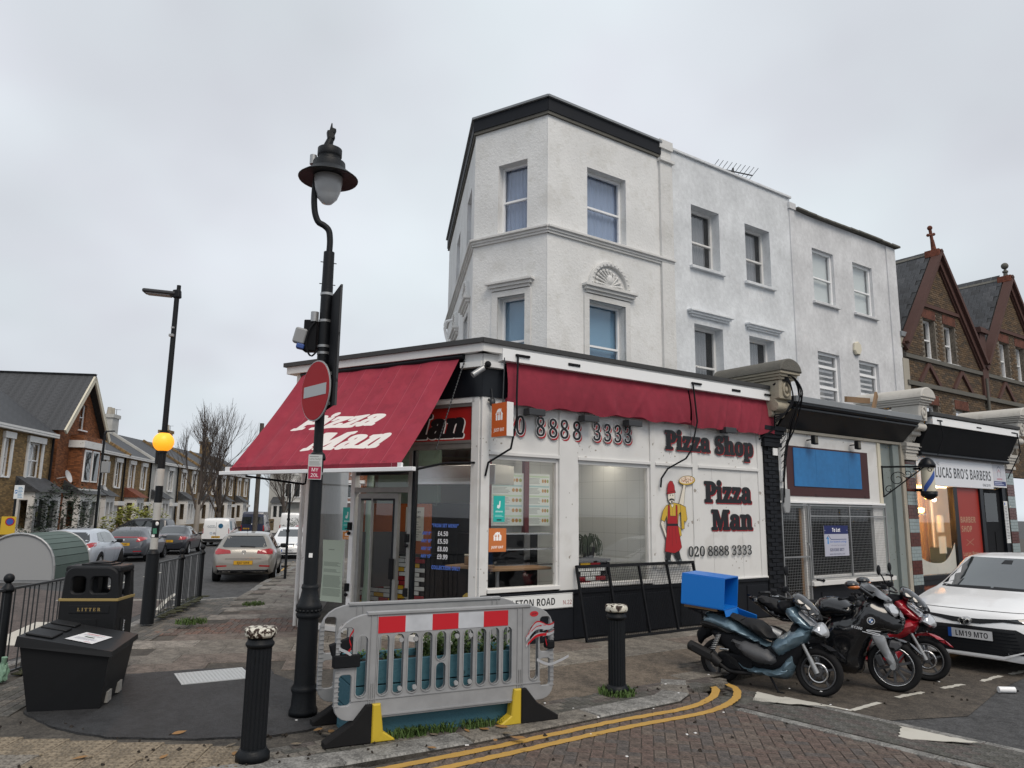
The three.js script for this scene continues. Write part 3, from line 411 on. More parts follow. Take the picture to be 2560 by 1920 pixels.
// television aerials on the roof behind the parapet
function aerial(name, label, p, len, n, tilt, turn, group) {
const t = thing(name, label, 'aerial', p, turn, group), c = Math.cos(tilt), s = Math.sin(tilt);
B().cyl([0, -1.2, 0], [0, 0.1, 0], 0.025).mesh('mast', M.darksteel, t);
const bm = B().cyl([-len / 2 * c, -len / 2 * s, 0], [len / 2 * c, len / 2 * s, 0], 0.018).mesh('boom', M.darksteel, t);
for (let i = 0; i < n; i++) { const k = (i / (n - 1) - 0.5) * len; B().cyl([k * c + 0.05, k * s - 0.1, -0.26], [k * c - 0.05, k * s + 0.1, 0.26], 0.008, 0.008, 5).mesh('element', M.darksteel, bm); }
return t;
}
aerial('roof_aerial', 'dark television aerial with many rods on the parapet of the bluish white house', [...(p => [p[0], 11.02, p[1]])(RW(9.9, -3.1))], 1.5, 10, 0.09, R(30));
aerial('roof_aerial', 'small low television aerial poking just over the parapet edge', [...(p => [p[0], 10.66, p[1]])(RW(11.2, -3.2))], 0.9, 6, 0.02, R(30));

// ---------- brick houses with gables, at the right ----------
for (const [k, c] of [['brick_a', [0.17, 0.11, 0.06]], ['brick_b', [0.125, 0.085, 0.052]], ['brick_c', [0.20, 0.135, 0.08]], ['brick_d', [0.095, 0.07, 0.048]], ['brick_r', [0.17, 0.06, 0.038]]]) mat(k, c, 0.9, { map: tGrit });
mat('brickmortar', [0.23, 0.20, 0.165], 0.95, { map: tGrit }); mat('redmould', [0.085, 0.038, 0.03], 0.8, { map: tGrime });
const BRK = [M.brick_a, M.brick_b, M.brick_c, M.brick_a, M.brick_d, M.brick_b];
function brickSkin(parent, m, x0, x1, y0, y1, z, keep, seed, mats = BRK, most = 0) {   // real bricks on a wall face
const g = new THREE.BoxGeometry(0.213, 0.064, 0.03), r = rng(seed), list = []; clean(g);
for (let j = 0; y0 + j * 0.075 < y1; j++) for (let i = 0; x0 + i * 0.225 < x1 + 0.2; i++) { const x = x0 + i * 0.225 + (j & 1) * 0.1125, y = y0 + j * 0.075 + 0.0375; if (x + 0.05 > x1 || !keep(x, y)) continue; list.push({ m: wrap(m, T(x, y, z - 0.008 + 0.005 * r())), d: r(), i: r() * 1000 | 0 }); }
pieces(parent, 'brick', g, mats, list, most);
}
const slateGeo = (() => { const g = new THREE.BoxGeometry(0.292, 0.012, 0.34); return clean(g); })();
function slateRoof(parent, m, w, L, seed, most = 300, gauge = 0.3, col = 0.3) {   // roof plane: x along the eaves, y up the slope; m places it
const r = rng(seed), list = []; for (let j = 0; j * gauge < L; j++) for (let i = 0; i * col < w; i++) { const x = i * col + (j & 1) * 0.15 + 0.06, y = j * gauge + 0.15; if (x > w) continue; const q = new THREE.Matrix4().makeRotationFromEuler(new THREE.Euler(Math.PI / 2 + 0.045, 0.01 * (r() - 0.5), 0.012 * (r() - 0.5))).setPosition(x, y, 0.012 + 0.004 * r()); list.push({ m: m.clone().multiply(q), d: r(), i: r() * 1000 | 0 }); }
B(m).box(0, w, 0, L, -0.05, 0).mesh('roof_deck', M.slate_c, parent); pieces(parent, 'slate', slateGeo, [M.slate, M.slate, M.slate_b, M.slate, M.slate_c], list, most);
}
const basis = (o, x, y, z) => new THREE.Matrix4().makeBasis(x, y, z).setPosition(o);
function gableHouse(label, x0, ax, x1, apexY, footY, seed, finial) {
const b = thing('brick_house', label, 'house', [OX, 0, OZ], R(RA)), U = T(0, 0, UZ), wx = [ax - 1.2, ax + 0.2];
const holes = [], low = [ax - 1.5, ax + 0.55];
for (const w of wx) holes.push(rectHole(w, w + 0.75, 6.95, 8.3)); for (const w of low) holes.push(rectHole(w, w + 0.85, 3.9, 5.42));
const slope = (apexY - footY) / (ax - x0);
B(U).shape([[x0, 3.3], [x1, 3.3], [x1, footY], [ax, apexY], [x0, footY]], -0.3, 0, holes).mesh('wall', M.brickmortar, b);
const inH = (x, y, p = 0.04) => wx.some(w => x + 0.1 > w - p && x - 0.1 < w + 0.75 + p && y > 6.9 && y < 8.63) || low.some(w => x + 0.1 > w - p && x - 0.1 < w + 0.85 + p && y > 3.85 && y < 5.8);
brickSkin(b, U, x0 + 0.1, x1, 3.3, apexY, 0.008, (x, y) => !inH(x, y) && y < apexY - Math.abs(x - ax) * slope - 0.14 && Math.abs(y - 6.86) > 0.1 && Math.abs(y - 6.0) > 0.09, seed);
// verge boards, bands, ornaments of moulded red brick
const v = B(U), L = Math.hypot(ax - x0, apexY - footY), a = Math.atan2(apexY - footY, ax - x0);
for (const s of [-1, 1]) { const mx = (ax + (s < 0 ? x0 : x1)) / 2, my = (apexY + footY) / 2; v.cb(mx, my - 0.16, 0.06, L + 0.2, 0.3, 0.16, 0, 0, -s * a).cb(mx, my + 0.0, 0.1, L + 0.3, 0.12, 0.3, 0, 0, -s * a).cb(mx - s * 0, my - 0.42, 0.03, L * 0.93, 0.09, 0.09, 0, 0, -s * a); }
v.box(ax - 1.3, ax + 1.3, 8.68, 8.8, 0, 0.08); v.mesh('verge_mould', M.redmould, b);
B(U).box(x0, x1, 6.8, 6.93, -0.01, 0.09).box(x0, x1, 5.93, 6.07, -0.01, 0.1).mesh('band_course', M.stonedark, b);
const tri = B(U); for (const c of [ax - 1.15, ax + 1.1]) for (const s of [-1, 1]) tri.cb(c + s * 0.34, 6.4, 0.04, 0.92, 0.13, 0.1, 0, 0, -s * 0.8); tri.mesh('gable_ornament', M.redmould, b);
const lin = B(U); for (const w of wx) for (let i = 0; i < 12; i++) lin.box(w - 0.07 + i * 0.075, w - 0.07 + i * 0.075 + 0.066, 8.31, 8.62, 0, 0.022); for (const w of low) for (let i = 0; i < 13; i++) lin.box(w - 0.06 + i * 0.075, w - 0.06 + i * 0.075 + 0.066, 5.43, 5.74, 0, 0.022); lin.mesh('brick_lintel', M.brick_r, b);
for (const w of wx) windowAt(b, U, w, w + 0.75, 6.95, 8.3, -0.17, { rail: 0.5, fm: M.upvc, curtain: M.netcurtain, cover: 0.5, reveal: 0.17, sillOut: 0.08, fw: 0.06, dep: 0.1 });
for (const w of low) windowAt(b, U, w, w + 0.85, 3.9, 5.42, -0.17, { rail: 0.5, fm: M.upvc, curtain: M.netcurtain, cover: 0.4, sill: false, fw: 0.06 });
// roof: two slopes running back from the gable
const dl = V(ax - x0, apexY - footY, 0).normalize(), n = V(-dl.y, dl.x, 0);
slateRoof(b, basis(V(x0 - 0.1, footY - 0.05, UZ - 6.3), V(0, 0, 1), dl, V(0, 0, 1).cross(dl)), 6.2, L + 0.1, seed + 1, 300);
const dr = V(ax - x1, apexY - footY, 0).normalize(); B(basis(V(x1 + 0.1, footY - 0.05, UZ), V(0, 0, -1), dr, V(0, 0, -1).cross(dr))).box(0, 6.2, 0, L, -0.05, 0.01).mesh('roof_slope', M.slate, b);
const rg = B(); for (let i = 0; i < 14; i++) rg.cb(ax, apexY + 0.03, UZ - 0.2 - i * 0.45, 0.2, 0.12, 0.44, 0, 0, 0.785); rg.mesh('ridge_tile', M.stonedark, b);
B(U).box(ax - 0.16, ax + 0.16, apexY - 0.1, apexY + 0.14, -0.25, 0.22).mesh('apex_block', M.terracotta, b);
if (finial === 'cross') B(U).cyl([ax, apexY + 0.1, 0], [ax - 0.08, apexY + 0.5, 0], 0.09, 0.06).cyl([ax - 0.08, apexY + 0.45, 0], [ax - 0.16, apexY + 0.85, 0], 0.055, 0.05).ball([ax - 0.17, apexY + 0.92, 0], 0.085).cyl([ax - 0.33, apexY + 0.62, 0], [ax + 0.06, apexY + 0.75, 0], 0.035).ball([ax - 0.34, apexY + 0.62, 0], 0.055).ball([ax + 0.07, apexY + 0.75, 0], 0.055).mesh('finial', M.terracotta, b);
else B(U).cyl([ax, apexY + 0.1, 0], [ax, apexY + 0.42, 0], 0.09, 0.05).ball([ax, apexY + 0.56, 0], 0.13).cyl([ax, apexY + 0.3, 0], [ax, apexY + 0.36, 0], 0.1).mesh('finial', M.stonedark, b);
return b;
}
{
const a = gableHouse('dark brick house with a cross-shaped gable finial, beside the white row', 17.4, 20.0, 22.75, 10.72, 7.35, 71, 'cross');
B(T(0, 0, UZ)).box(17.22, 17.58, 3.3, 6.75, -0.05, 0.06).box(17.22, 17.5, 7.1, 7.5, -0.3, 0.06).mesh('quoin', M.stone, a); B(T(0, 0, UZ)).box(17.2, 17.75, 7.44, 7.6, -0.5, 0.1).mesh('lead_flashing', M.lead, a);
const c = gableHouse('dark brick house with a ball gable finial, farthest right of the row', 22.95, 25.6, 28.3, 10.9, 7.35, 91, 'ball');
B(T(0, 0, UZ)).box(22.62, 23.05, 6.0, 8.35, -0.3, 0.1).box(22.52, 23.15, 8.35, 8.5, -0.35, 0.2).box(22.6, 23.07, 8.5, 8.57, -0.3, 0.14).mesh('party_pier', M.redmould, c);
B(T(0, 0, UZ)).cyl([22.78, 3.3, 0.12], [22.78, 6.7, 0.12], 0.05).mesh('drainpipe', M.stonedark, c);
}
// ---------- the corner take-away ----------
const tickWhite = M.whitewood;
const shop = thing('corner_shop', 'single-storey white and black corner take-away with glazed front and painted lettering', 'shop', [OX, 0, OZ], R(RA));
const SC = toR(FC), SL = SC.clone().multiply(T(-3.46, 0, 0)).multiply(frame(0, 0, 0, -80.7 - CA));     // angled front; side wall along the side street
{
const b = shop, P = (n, f, m) => f.mesh(n, m, b);
// long face: stall riser, posts, boards
P('stall_riser', B().box(-0.02, 6.38, 0, 0.66, -0.2, 0.03), M.blackpaint);
for (const x of [1.05, 1.68, 2.4, 3.2, 4.0, 4.9, 5.75]) P('riser_board', B().box(x, x + 0.6, 0.02, 0.6, 0.03, 0.045, 0.006), M.blackpaint);
P('riser_ledge', B().box(0, 6.36, 0.66, 0.72, -0.2, 0.06, 0.008), M.blackpaint);
P('corner_post', B().box(-0.02, 0.11, 0.66, 3.5, -0.14, 0.04, 0.006), M.whitewood);
P('corner_post', B(SC).box(-0.15, -0.02, 0.0, 3.5, -0.12, 0.04, 0.006), M.whitewood);
for (const [x0, x1, z] of [[1.4, 1.77, 0.04], [3.35, 3.46, 0.04], [4.39, 4.53, 0.035], [6.22, 6.38, 0.03]]) P('post', B().box(x0, x1, 0.72, 3.5, -0.1, z, 0.006), M.whitewood);
for (const [x0, x1] of [[0.11, 1.4], [1.77, 3.35], [3.46, 4.39], [4.53, 6.22]]) { P('fascia_board', B().box(x0, x1, 2.72, 3.5, -0.08, 0.012), M.whitewood); P('fascia_rail', B().box(x0, x1, 2.67, 2.72, -0.08, 0.05, 0.006), M.whitewood); }
for (const [x0, x1] of [[3.46, 4.39], [4.53, 4.915], [4.92, 5.715], [5.72, 6.22]]) P('wall_board', B().box(x0, x1, 0.74, 2.67, -0.08, 0.01), M.whitewood);
P('bottom_rail', B().box(3.4, 6.38, 0.70, 0.745, -0.05, 0.05, 0.008), M.whitewood);
for (const [x0, x1] of [[0.11, 1.4], [1.77, 3.35]]) {
const w = P('shop_window', B().box(x0, x0 + 0.04, 0.8, 2.66, -0.07, 0.0).box(x1 - 0.04, x1, 0.8, 2.66, -0.07, 0.0).box(x0, x1, 0.74, 0.8, -0.1, 0.07, 0.01).box(x0 + 0.04, x1 - 0.04, 2.61, 2.67, -0.07, 0.0), M.whitewood);
B().box(x0 + 0.04, x1 - 0.04, 0.8, 2.61, -0.045, -0.04).mesh('pane', M.glass, w);
}
// angled front: aluminium frames, door, glazing (x runs to minus from the corner)
const Fm = (n, x0, x1, y0, y1, z0, z1, m = M.alu) => P(n, B(SC).box(-x0, -x1, y0, y1, z0, z1, 0.004), m);
Fm('mullion', 0.13, 0.175, 0.08, 2.76, -0.07, 0.0); Fm('mullion', 1.19, 1.235, 0.08, 2.76, -0.08, 0.0, M.blackgloss); Fm('mullion', 1.235, 1.3, 0.08, 2.76, -0.09, 0.015); Fm('mullion', 2.38, 2.46, 0.08, 2.6, -0.09, 0.015, M.whitegloss); Fm('mullion', 3.38, 3.46, 0.0, 3.5, -0.09, 0.04, M.whitewood);
Fm('head_rail', 0.13, 3.38, 2.76, 2.84, -0.09, 0.02); Fm('transom', 1.3, 2.38, 2.13, 2.21, -0.09, 0.02); Fm('transom', 1.3, 2.46, 2.4, 2.48, -0.08, 0.0, M.darksteel);
Fm('plinth', 0.0, 1.3, 0.0, 0.08, -0.1, 0.03, M.whitewood); Fm('plinth', 2.38, 3.46, 0.0, 0.08, -0.1, 0.03, M.whitewood); Fm('door_step', 1.3, 2.38, 0.0, 0.05, -0.1, 0.12, M.stone);
for (const [x0, x1, y0, y1] of [[0.175, 1.19, 0.08, 2.76], [1.3, 2.38, 2.21, 2.76], [2.46, 3.38, 0.08, 2.76]]) P('pane', B(SC).box(-x0, -x1, y0, y1, -0.045, -0.04), M.glass);
const d = P('door', B(SC).box(-1.5, -1.56, 0.06, 2.12, -0.07, 0.0).box(-2.25, -2.31, 0.06, 2.12, -0.07, 0.0).box(-1.56, -2.25, 2.04, 2.12, -0.07, 0.0).box(-1.56, -2.25, 0.06, 0.16, -0.07, 0.0), M.alu);
B(SC).box(-1.56, -1.595, 0.16, 2.04, -0.06, 0.004).box(-1.595, -2.25, 2.01, 2.04, -0.06, 0.004).mesh('gasket', M.blackgloss, d); B(SC).box(-1.595, -2.25, 0.16, 2.01, -0.04, -0.035).mesh('pane', M.glass, d); B(SC).box(-1.53, -1.6, 0.85, 1.15, 0.0, 0.05, 0.01).mesh('handle', M.blackmatte, d); B(SC).box(-2.0, -2.03, 0.16, 2.04, -0.03, 0.006).mesh('glazing_bar', M.alu, d);
for (const [x, y] of [[1.27, 1.4], [2.43, 1.55], [2.43, 0.62], [1.27, 0.62]]) P('latch', B(SC).box(-x - 0.035, -x + 0.035, y, y + 0.12, 0.015, 0.06, 0.008).ball([-x, y - 0.05, 0.05], 0.03, 8), M.blackmatte);
// header above the glazing with the red name board
P('header_board', B(SC).box(-0.1, -3.46, 3.42, 3.56, -0.06, 0.04, 0.006), M.whitewood);
P('name_board_frame', B(SC).box(-0.11, -0.16, 2.84, 3.42, -0.06, 0.03).box(-0.16, -3.3, 3.37, 3.42, -0.06, 0.03).box(-0.16, -3.3, 2.84, 2.88, -0.06, 0.03), M.alu);
const red = printMat('name_board_print', 2048, 360, (x, w, h) => { x.fillStyle = '#a01614'; x.fillRect(0, 0, w, h); const r = rng(2); for (let i = 0; i < 40; i++) { x.fillStyle = `rgba(60,0,0,${0.05 + 0.08 * r()})`; x.fillRect(r() * w, 0, 2 + 5 * r(), h * r()); } txt(x, 'Pizza', 520, 195, 'italic bold 330px serif', '#0a0c14', { bold: 34, shadow: '#e9e4e2', sw: 44, off: [[10, 8]] }); txt(x, 'Man', 1560, 195, 'italic bold 340px serif', '#0a0c14', { bold: 36, shadow: '#e9e4e2', sw: 44, off: [[10, 8]] }); });
const nb = B(SC); { const g = new THREE.PlaneGeometry(3.14, 0.49); g.translate(-1.73, 3.125, 0.005); nb.add(g, null, true); } P('name_board', nb, red);
// frieze: black fascia, mouldings, flat roof edge, over both faces
const both = (x1, xc, y0, y1, z, zb = -0.3) => { const q = B().box(-z * 0.6, x1, y0, y1, zb, z); const c = B(SC).box(-xc, z * 0.65, y0, y1, zb, z).geo(); q.g.push(c); return q; };
P('black_fascia', both(6.5, 3.5, 3.5, 3.93, 0.05), M.blackgloss);
P('roof_edge', both(6.75, 3.95, 4.25, 4.32, 0.24, -0.4), M.felt);
P('roof_fascia', both(6.75, 3.9, 4.13, 4.25, 0.2, -0.4), M.whitewood);
P('frieze', both(6.6, 3.6, 3.93, 4.13, 0.02), M.blackpaint);
P('corner_block', B().box(-0.05, 0.3, 4.0, 4.12, 0.02, 0.1).box(-0.08, 0.28, 3.92, 4.0, 0.05, 0.15), M.whitewood);
P('corner_block', B(SC).box(-0.26, 0.05, 4.0, 4.12, 0.02, 0.1).box(-0.3, 0.07, 3.92, 4.0, 0.05, 0.15), M.whitewood);
P('end_block', B(SC).box(-3.75, -3.5, 3.55, 4.12, -0.3, 0.1).box(-3.8, -3.48, 3.8, 3.87, -0.3, 0.14), M.whitewood);
const pt = (m, x, z) => { const v = V(x, 0, z).applyMatrix4(m); return [v.x, v.z]; }, plan = e => [pt(SC, 0, -e), [6.3, -e], [6.3, -2.75], [3.2, -2.75], pt(SC, -3.9, -3.5), pt(SC, -3.4, -e)], inside = [pt(SC, 0, -0.12), [6.3, -0.12], [6.3, -5], pt(SL, -5.2, -0.21), pt(SL, -0.1, -0.21)];
P('roof', B().slab(plan(0.38), 4.16, 4.245), M.felt);
// side wall on the side street
P('side_wall', B(SL).box(-9, 0, 0, 4.15, -0.2, -0.02), M.whitewood); P('side_plinth', B(SL).box(-9, 0, 0, 0.5, -0.05, 0.01), M.blackpaint); P('downpipe', B(SL).cyl([-0.12, 0, 0.08], [-0.12, 3.6, 0.08], 0.035).cyl([-0.12, 3.6, 0.08], [-0.1, 4.1, 0.2], 0.035), M.whitewood);
// inside
P('floor', B().slab(inside, 0.0, 0.03), M.slab_b);
P('ceiling', B().slab(inside, 3.0, 3.05), M.white);
const tile = printMat('white_tile', 256, 256, (x, w, h) => { x.fillStyle = '#c9ccca'; x.fillRect(0, 0, w, h); x.strokeStyle = '#8f9391'; x.lineWidth = 3; x.strokeRect(0, 0, w, h); }); tile.map.wrapS = tile.map.wrapT = THREE.RepeatWrapping; tile.map.repeat.set(3.3, 3.3); tile.roughness = 0.25;
P('tiled_wall', B().box(1.38, 6.3, 0.03, 3.0, -2.3, -2.2), tile); P('tiled_wall', B().box(3.42, 3.52, 0.03, 3.0, -2.2, -0.1), tile); P('back_wall', B().box(0.6, 6.3, 0.03, 3.0, -5.0, -4.9), M.cream); P('end_wall', B().box(6.25, 6.35, 0.0, 4.1, -5, -0.12), M.whitewood);
mat('orange', [0.40, 0.10, 0.02], 0.6); mat('mint', [0.33, 0.46, 0.38], 0.7); mat('maroon', [0.14, 0.012, 0.02], 0.5);
P('mint_wall', B(SC).box(-3.6, -2.2, 1.95, 3.0, -2.0, -1.9), M.mint); P('orange_wall', B(SC).box(-3.6, -2.0, 1.14, 1.98, -1.5, -1.42), M.orange); P('maroon_panel', B(SC).box(-3.7, -2.3, 0.1, 1.95, -2.4, -2.3), M.maroon); P('mint_column', B(SC).cyl([-2.75, 0.05, -0.75], [-2.75, 3.0, -0.75], 0.06, 0.06, 16), M.mint);
const noteB = B(SC); sheet(noteB, -2.5, -2.1, 1.35, 1.92, -1.41); P('price_poster', noteB, printMat('poster_print', 128, 192, (x, w, h) => { x.fillStyle = '#cfcfc6'; x.fillRect(0, 0, w, h); const r = rng(5); txt(x, 'DELIVERY', 64, 28, 'bold 18px sans-serif', '#222'); txt(x, 'CHARGES', 64, 56, 'bold 18px sans-serif', '#222'); lines(x, 14, 114, 84, 7, 14, '#666', 3, r); }));
// painted brick counters
const cols = ['#c9cccb', '#8d1420', '#c49a1c', '#d2d5d4'].map((c, i) => mat('counter_brick_' + 'abcd'[i], c, 0.35));
const cg = clean(new RoundedBoxGeometry(0.205, 0.062, 0.03, 1, 0.006)), list = [], rr = rng(44);
const ctr = (m, x0, x1, z, h, fl) => { P('counter', B(m).box(x0, x1, 0.03, h, z - 0.45, z), M.blackmatte); P('counter_top', B(m).box(x0 - 0.03, x1 + 0.03, h, h + 0.04, z - 0.48, z + 0.05, 0.008), M.darksteel); for (let j = 0; j * 0.074 < h - 0.06; j++) for (let x = x0 + (j & 1) * 0.11 + 0.1; x < x1 - 0.08; x += 0.217) list.push({ m: wrap(m, T(x, 0.07 + j * 0.074, z + 0.004)), d: fl + rr(), i: rr() < 0.5 ? (rr() < 0.5 ? 0 : 3) : rr() < 0.5 ? 1 : 2 }); };
ctr(SC, -3.5, -1.88, -1.2, 1.1, 0); ctr(T(0, 0, 0), 2.15, 2.85, -0.5, 1.08, -1); pieces(b, 'painted_brick', cg, cols, list, 300);
// shelves, a plain black box and table in the right window, menu boards behind
P('black_box', B(SC).box(-2.6, -1.45, 0.05, 2.0, -2.6, -1.9), M.blackgloss); P('steel_hood', B(SC).box(-2.4, -0.6, 2.3, 2.62, -1.9, -1.3, 0.01), M.steel); P('wall_panel', B().box(-0.6, 1.4, 0.6, 1.5, -2.9, -2.8), M.darksteel);
for (const y of [1.0, 1.25, 1.5]) P('shelf', B().box(1.0, 2.4, y, y + 0.02, -1.5, -1.1), M.steel);
P('oven', B().box(0.9, 2.3, 0.4, 1.5, -2.1, -1.7), M.blackgloss); P('oven_panel', B().box(2.0, 2.12, 1.05, 1.48, -1.7, -1.68), M.galv);
P('table_top', B().box(0.45, 1.6, 0.99, 1.03, -0.85, -0.4, 0.01), M.wood); P('table_leg', B().cyl([0.75, 0.03, -0.65], [0.75, 0.99, -0.65], 0.03), M.galv);
P('table_top', B(SC).box(-0.7, -0.12, 1.05, 1.09, -0.6, -0.15, 0.01), M.wood);
const menu = printMat('menu_print', 512, 512, (x, w, h) => { x.fillStyle = '#cfd6d2'; x.fillRect(0, 0, w, h); const r = rng(15); for (let k = 0; k < 5; k++) { x.fillStyle = k % 2 ? '#9fbfc0' : '#b7cbb0'; x.fillRect(20, 20 + k * 98, 472, 16); lines(x, 30, 300, 46 + k * 98, 5, 12, '#7b8582', 4, r); for (let j = 0; j < 3; j++) { x.fillStyle = ['#b58a4a', '#a9773a', '#8f9a4e'][j]; x.beginPath(); x.ellipse(350 + j * 55, 70 + k * 98, 24, 18, 0, 0, 7); x.fill(); } } }, { emissive: 0xffffff, emissiveIntensity: 0.12 });
menu.emissiveMap = menu.map; const mb = B(); sheet(mb, 1.5, 2.2, 1.62, 2.55, -2.0); P('menu_board', mb, menu); const mb2 = B(); sheet(mb2, 2.29, 2.8, 1.62, 2.55, -2.0); P('menu_board', mb2, menu); const mb3 = B(); sheet(mb3, 3.45, 3.8, 1.6, 2.6, -2.0); P('menu_board', mb3, M.cream);
for (const x of [1.39, 2.2, 3.82]) P('red_post', B().box(x, x + 0.09, 1.0, 2.95, -2.05, -1.95), M.maroon);
const nt = B(); sheet(nt, 4.25, 4.75, 1.5, 1.95, -2.19); P('notice', nt, printMat('notice_print', 160, 128, (x, w, h) => { x.fillStyle = '#c7cac8'; x.fillRect(0, 0, w, h); const r = rng(25); lines(x, 20, 140, 18, 7, 14, '#7d8280', 4, r); }));
// shop tubes under the ceiling
const tube = (m, x0, x1, z) => { const t = B(m).box(x0, x1, 2.93, 2.97, z - 0.05, z + 0.05).mesh('tube_lamp', M.litteron, b); const L = new THREE.RectAreaLight(0xfff2dd, 12, Math.abs(x1 - x0), 0.1); const p = V((x0 + x1) / 2, 2.915, z).applyMatrix4(FR.clone().multiply(m)); L.position.copy(p); L.lookAt(p.x, 0, p.z); scene.add(L); };
tube(T(0, 0, 0), 0.75, 1.95, -0.9); tube(SC, -1.9, -0.8, -0.95); tube(T(0, 0, 0), 2.5, 3.9, -1.0);
}
// hand-painted lettering on the boards (flat print, 2 mm proud)
function lettering(name, m, x0, x1, y0, y1, z, w, h, draw, label, cat) {
const b = B(m), g = new THREE.PlaneGeometry(x1 - x0, y1 - y0); g.translate((x0 + x1) / 2, (y0 + y1) / 2, z); b.add(g, null, true);
return b.mesh(name, printMat(name + '_print', w, h, draw, { transparent: true, alphaTest: 0.5, roughness: 0.5 }), shop);
}
const INK = '#0b0d14', REDS = '#a3141c';
const fat = (x, s, px, py, size, o = {}) => txt(x, s, px, py, `bold ${size}px serif`, INK, { bold: size * 0.085, shadow: REDS, sw: size * 0.09, off: [[size * 0.035, size * 0.03]], sx: 1.02, ...o });
{
const I = T(0, 0, 0), num = (x, s, px, py, size, o = {}) => txt(x, s, px, py, `${size}px serif`, INK, { bold: size * 0.035, shadow: REDS, sw: size * 0.035, off: [[size * 0.055, size * 0.065], [size * 0.07, size * 0.08]], stroke: '#d8d9da', lw: size * 0.085, sx: 0.86, ...o });
lettering('phone_number', I, 0.11, 3.1, 2.86, 3.42, 0.045, 1536, 288, (x, w, h) => { const k = w / 2.99, P = s => (s - 0.11) * k; num(x, '020', P(0.47), 150, 195); num(x, '8', P(1.03), 146, 200); num(x, '8', P(1.27), 150, 200); num(x, '8', P(1.49), 150, 200); num(x, '8', P(1.74), 152, 200); for (let i = 0; i < 4; i++) num(x, '3', P(2.16 + i * 0.225), 146, 196); });
lettering('shop_lettering', I, 3.62, 6.28, 2.8, 3.36, 0.042, 1536, 324, (x, w, h) => { fat(x, 'Pizza', 385, 142, 246); fat(x, 'Shop', 1110, 150, 246); });
lettering('shop_lettering', I, 4.5, 6.2, 1.5, 2.5, 0.022, 1024, 602, (x, w, h) => { fat(x, 'Pizza', 510, 150, 290); fat(x, 'Man', 560, 445, 280, { sx: 1.1 }); });
lettering('phone_number', I, 4.12, 6.02, 1.1, 1.36, 0.043, 1024, 140, (x, w, h) => txt(x, '020 8888 3333', 512, 72, '124px serif', INK, { shadow: '#9aa0a0', off: [[4, 4]], bold: 3, sx: 1.12 }));
// the painted waiter with a tray
lettering('painted_waiter', I, 3.50, 4.50, 1.03, 2.64, 0.041, 480, 736, (x, w, h) => {
const L = (p, f, lw = 3) => { x.beginPath(); p.forEach((q, i) => i ? x.lineTo(q[0], q[1]) : x.moveTo(q[0], q[1])); x.closePath(); x.fillStyle = f; x.fill(); if (lw) { x.strokeStyle = '#15161a'; x.lineWidth = lw; x.lineJoin = 'round'; x.stroke(); } };
const yl = '#c9a636', rd = '#a3141c', sk = '#ddd6c8', gy = '#676d72';
L([[238, 300], [282, 190], [312, 110], [336, 116], [318, 210], [300, 320]], sk); L([[60, 360], [30, 430], [88, 545], [104, 535], [66, 432], [92, 390]], sk);
L([[96, 292], [60, 330], [34, 400], [72, 416], [100, 372], [104, 430], [232, 430], [240, 360], [300, 310], [268, 280], [190, 270]], yl);
L([[262, 280], [326, 300], [342, 395], [322, 420], [304, 410], [306, 468], [272, 474], [268, 360]], yl); L([[118, 290], [138, 290], [140, 372], [206, 372], [208, 288], [226, 290], [226, 440], [104, 440]], rd);
L([[150, 282], [168, 310], [186, 282]], '#e8e4da', 2); for (let i = 0; i < 4; i++) { x.fillStyle = '#333'; x.beginPath(); x.arc(168, 320 + i * 14, 2.5, 0, 7); x.fill(); }
L([[104, 440], [228, 440], [268, 610], [236, 640], [182, 655], [72, 640]], rd); L([[100, 430], [232, 430], [232, 448], [100, 448]], '#14151a', 0); x.strokeStyle = '#5a0b10'; x.lineWidth = 3; for (const q of [[130, 455, 120, 560], [160, 455, 158, 600], [196, 455, 206, 580]]) { x.beginPath(); x.moveTo(q[0], q[1]); x.lineTo(q[2], q[3]); x.stroke(); }
L([[232, 448], [262, 470], [270, 520], [250, 530], [238, 490]], yl, 2);
L([[84, 644], [146, 650], [136, 690], [124, 726], [92, 712], [76, 680]], '#15161a', 0); L([[176, 654], [236, 636], [262, 712], [224, 716], [196, 690]], '#15161a', 0);
L([[98, 706], [136, 700], [140, 720], [92, 735], [66, 735], [76, 722]], gy, 2); L([[226, 704], [262, 700], [268, 726], [262, 735], [230, 730]], gy, 2);
x.beginPath(); x.ellipse(160, 222, 42, 56, 0, 0, 7); x.fillStyle = sk; x.fill(); x.strokeStyle = '#222'; x.lineWidth = 3; x.stroke(); L([[112, 182], [120, 130], [146, 102], [176, 104], [198, 140], [202, 178], [210, 190], [112, 196]], rd); L([[104, 196], [206, 176], [212, 192], [110, 206]], rd);
x.fillStyle = '#15161a'; x.beginPath(); x.ellipse(150, 246, 20, 7, -0.3, 0, 7); x.ellipse(178, 246, 18, 7, 0.3, 0, 7); x.fill(); x.beginPath(); x.ellipse(164, 264, 8, 11, 0, 0, 7); x.fill(); x.beginPath(); x.arc(146, 212, 5, 0, 7); x.arc(176, 212, 5, 0, 7); x.fill();
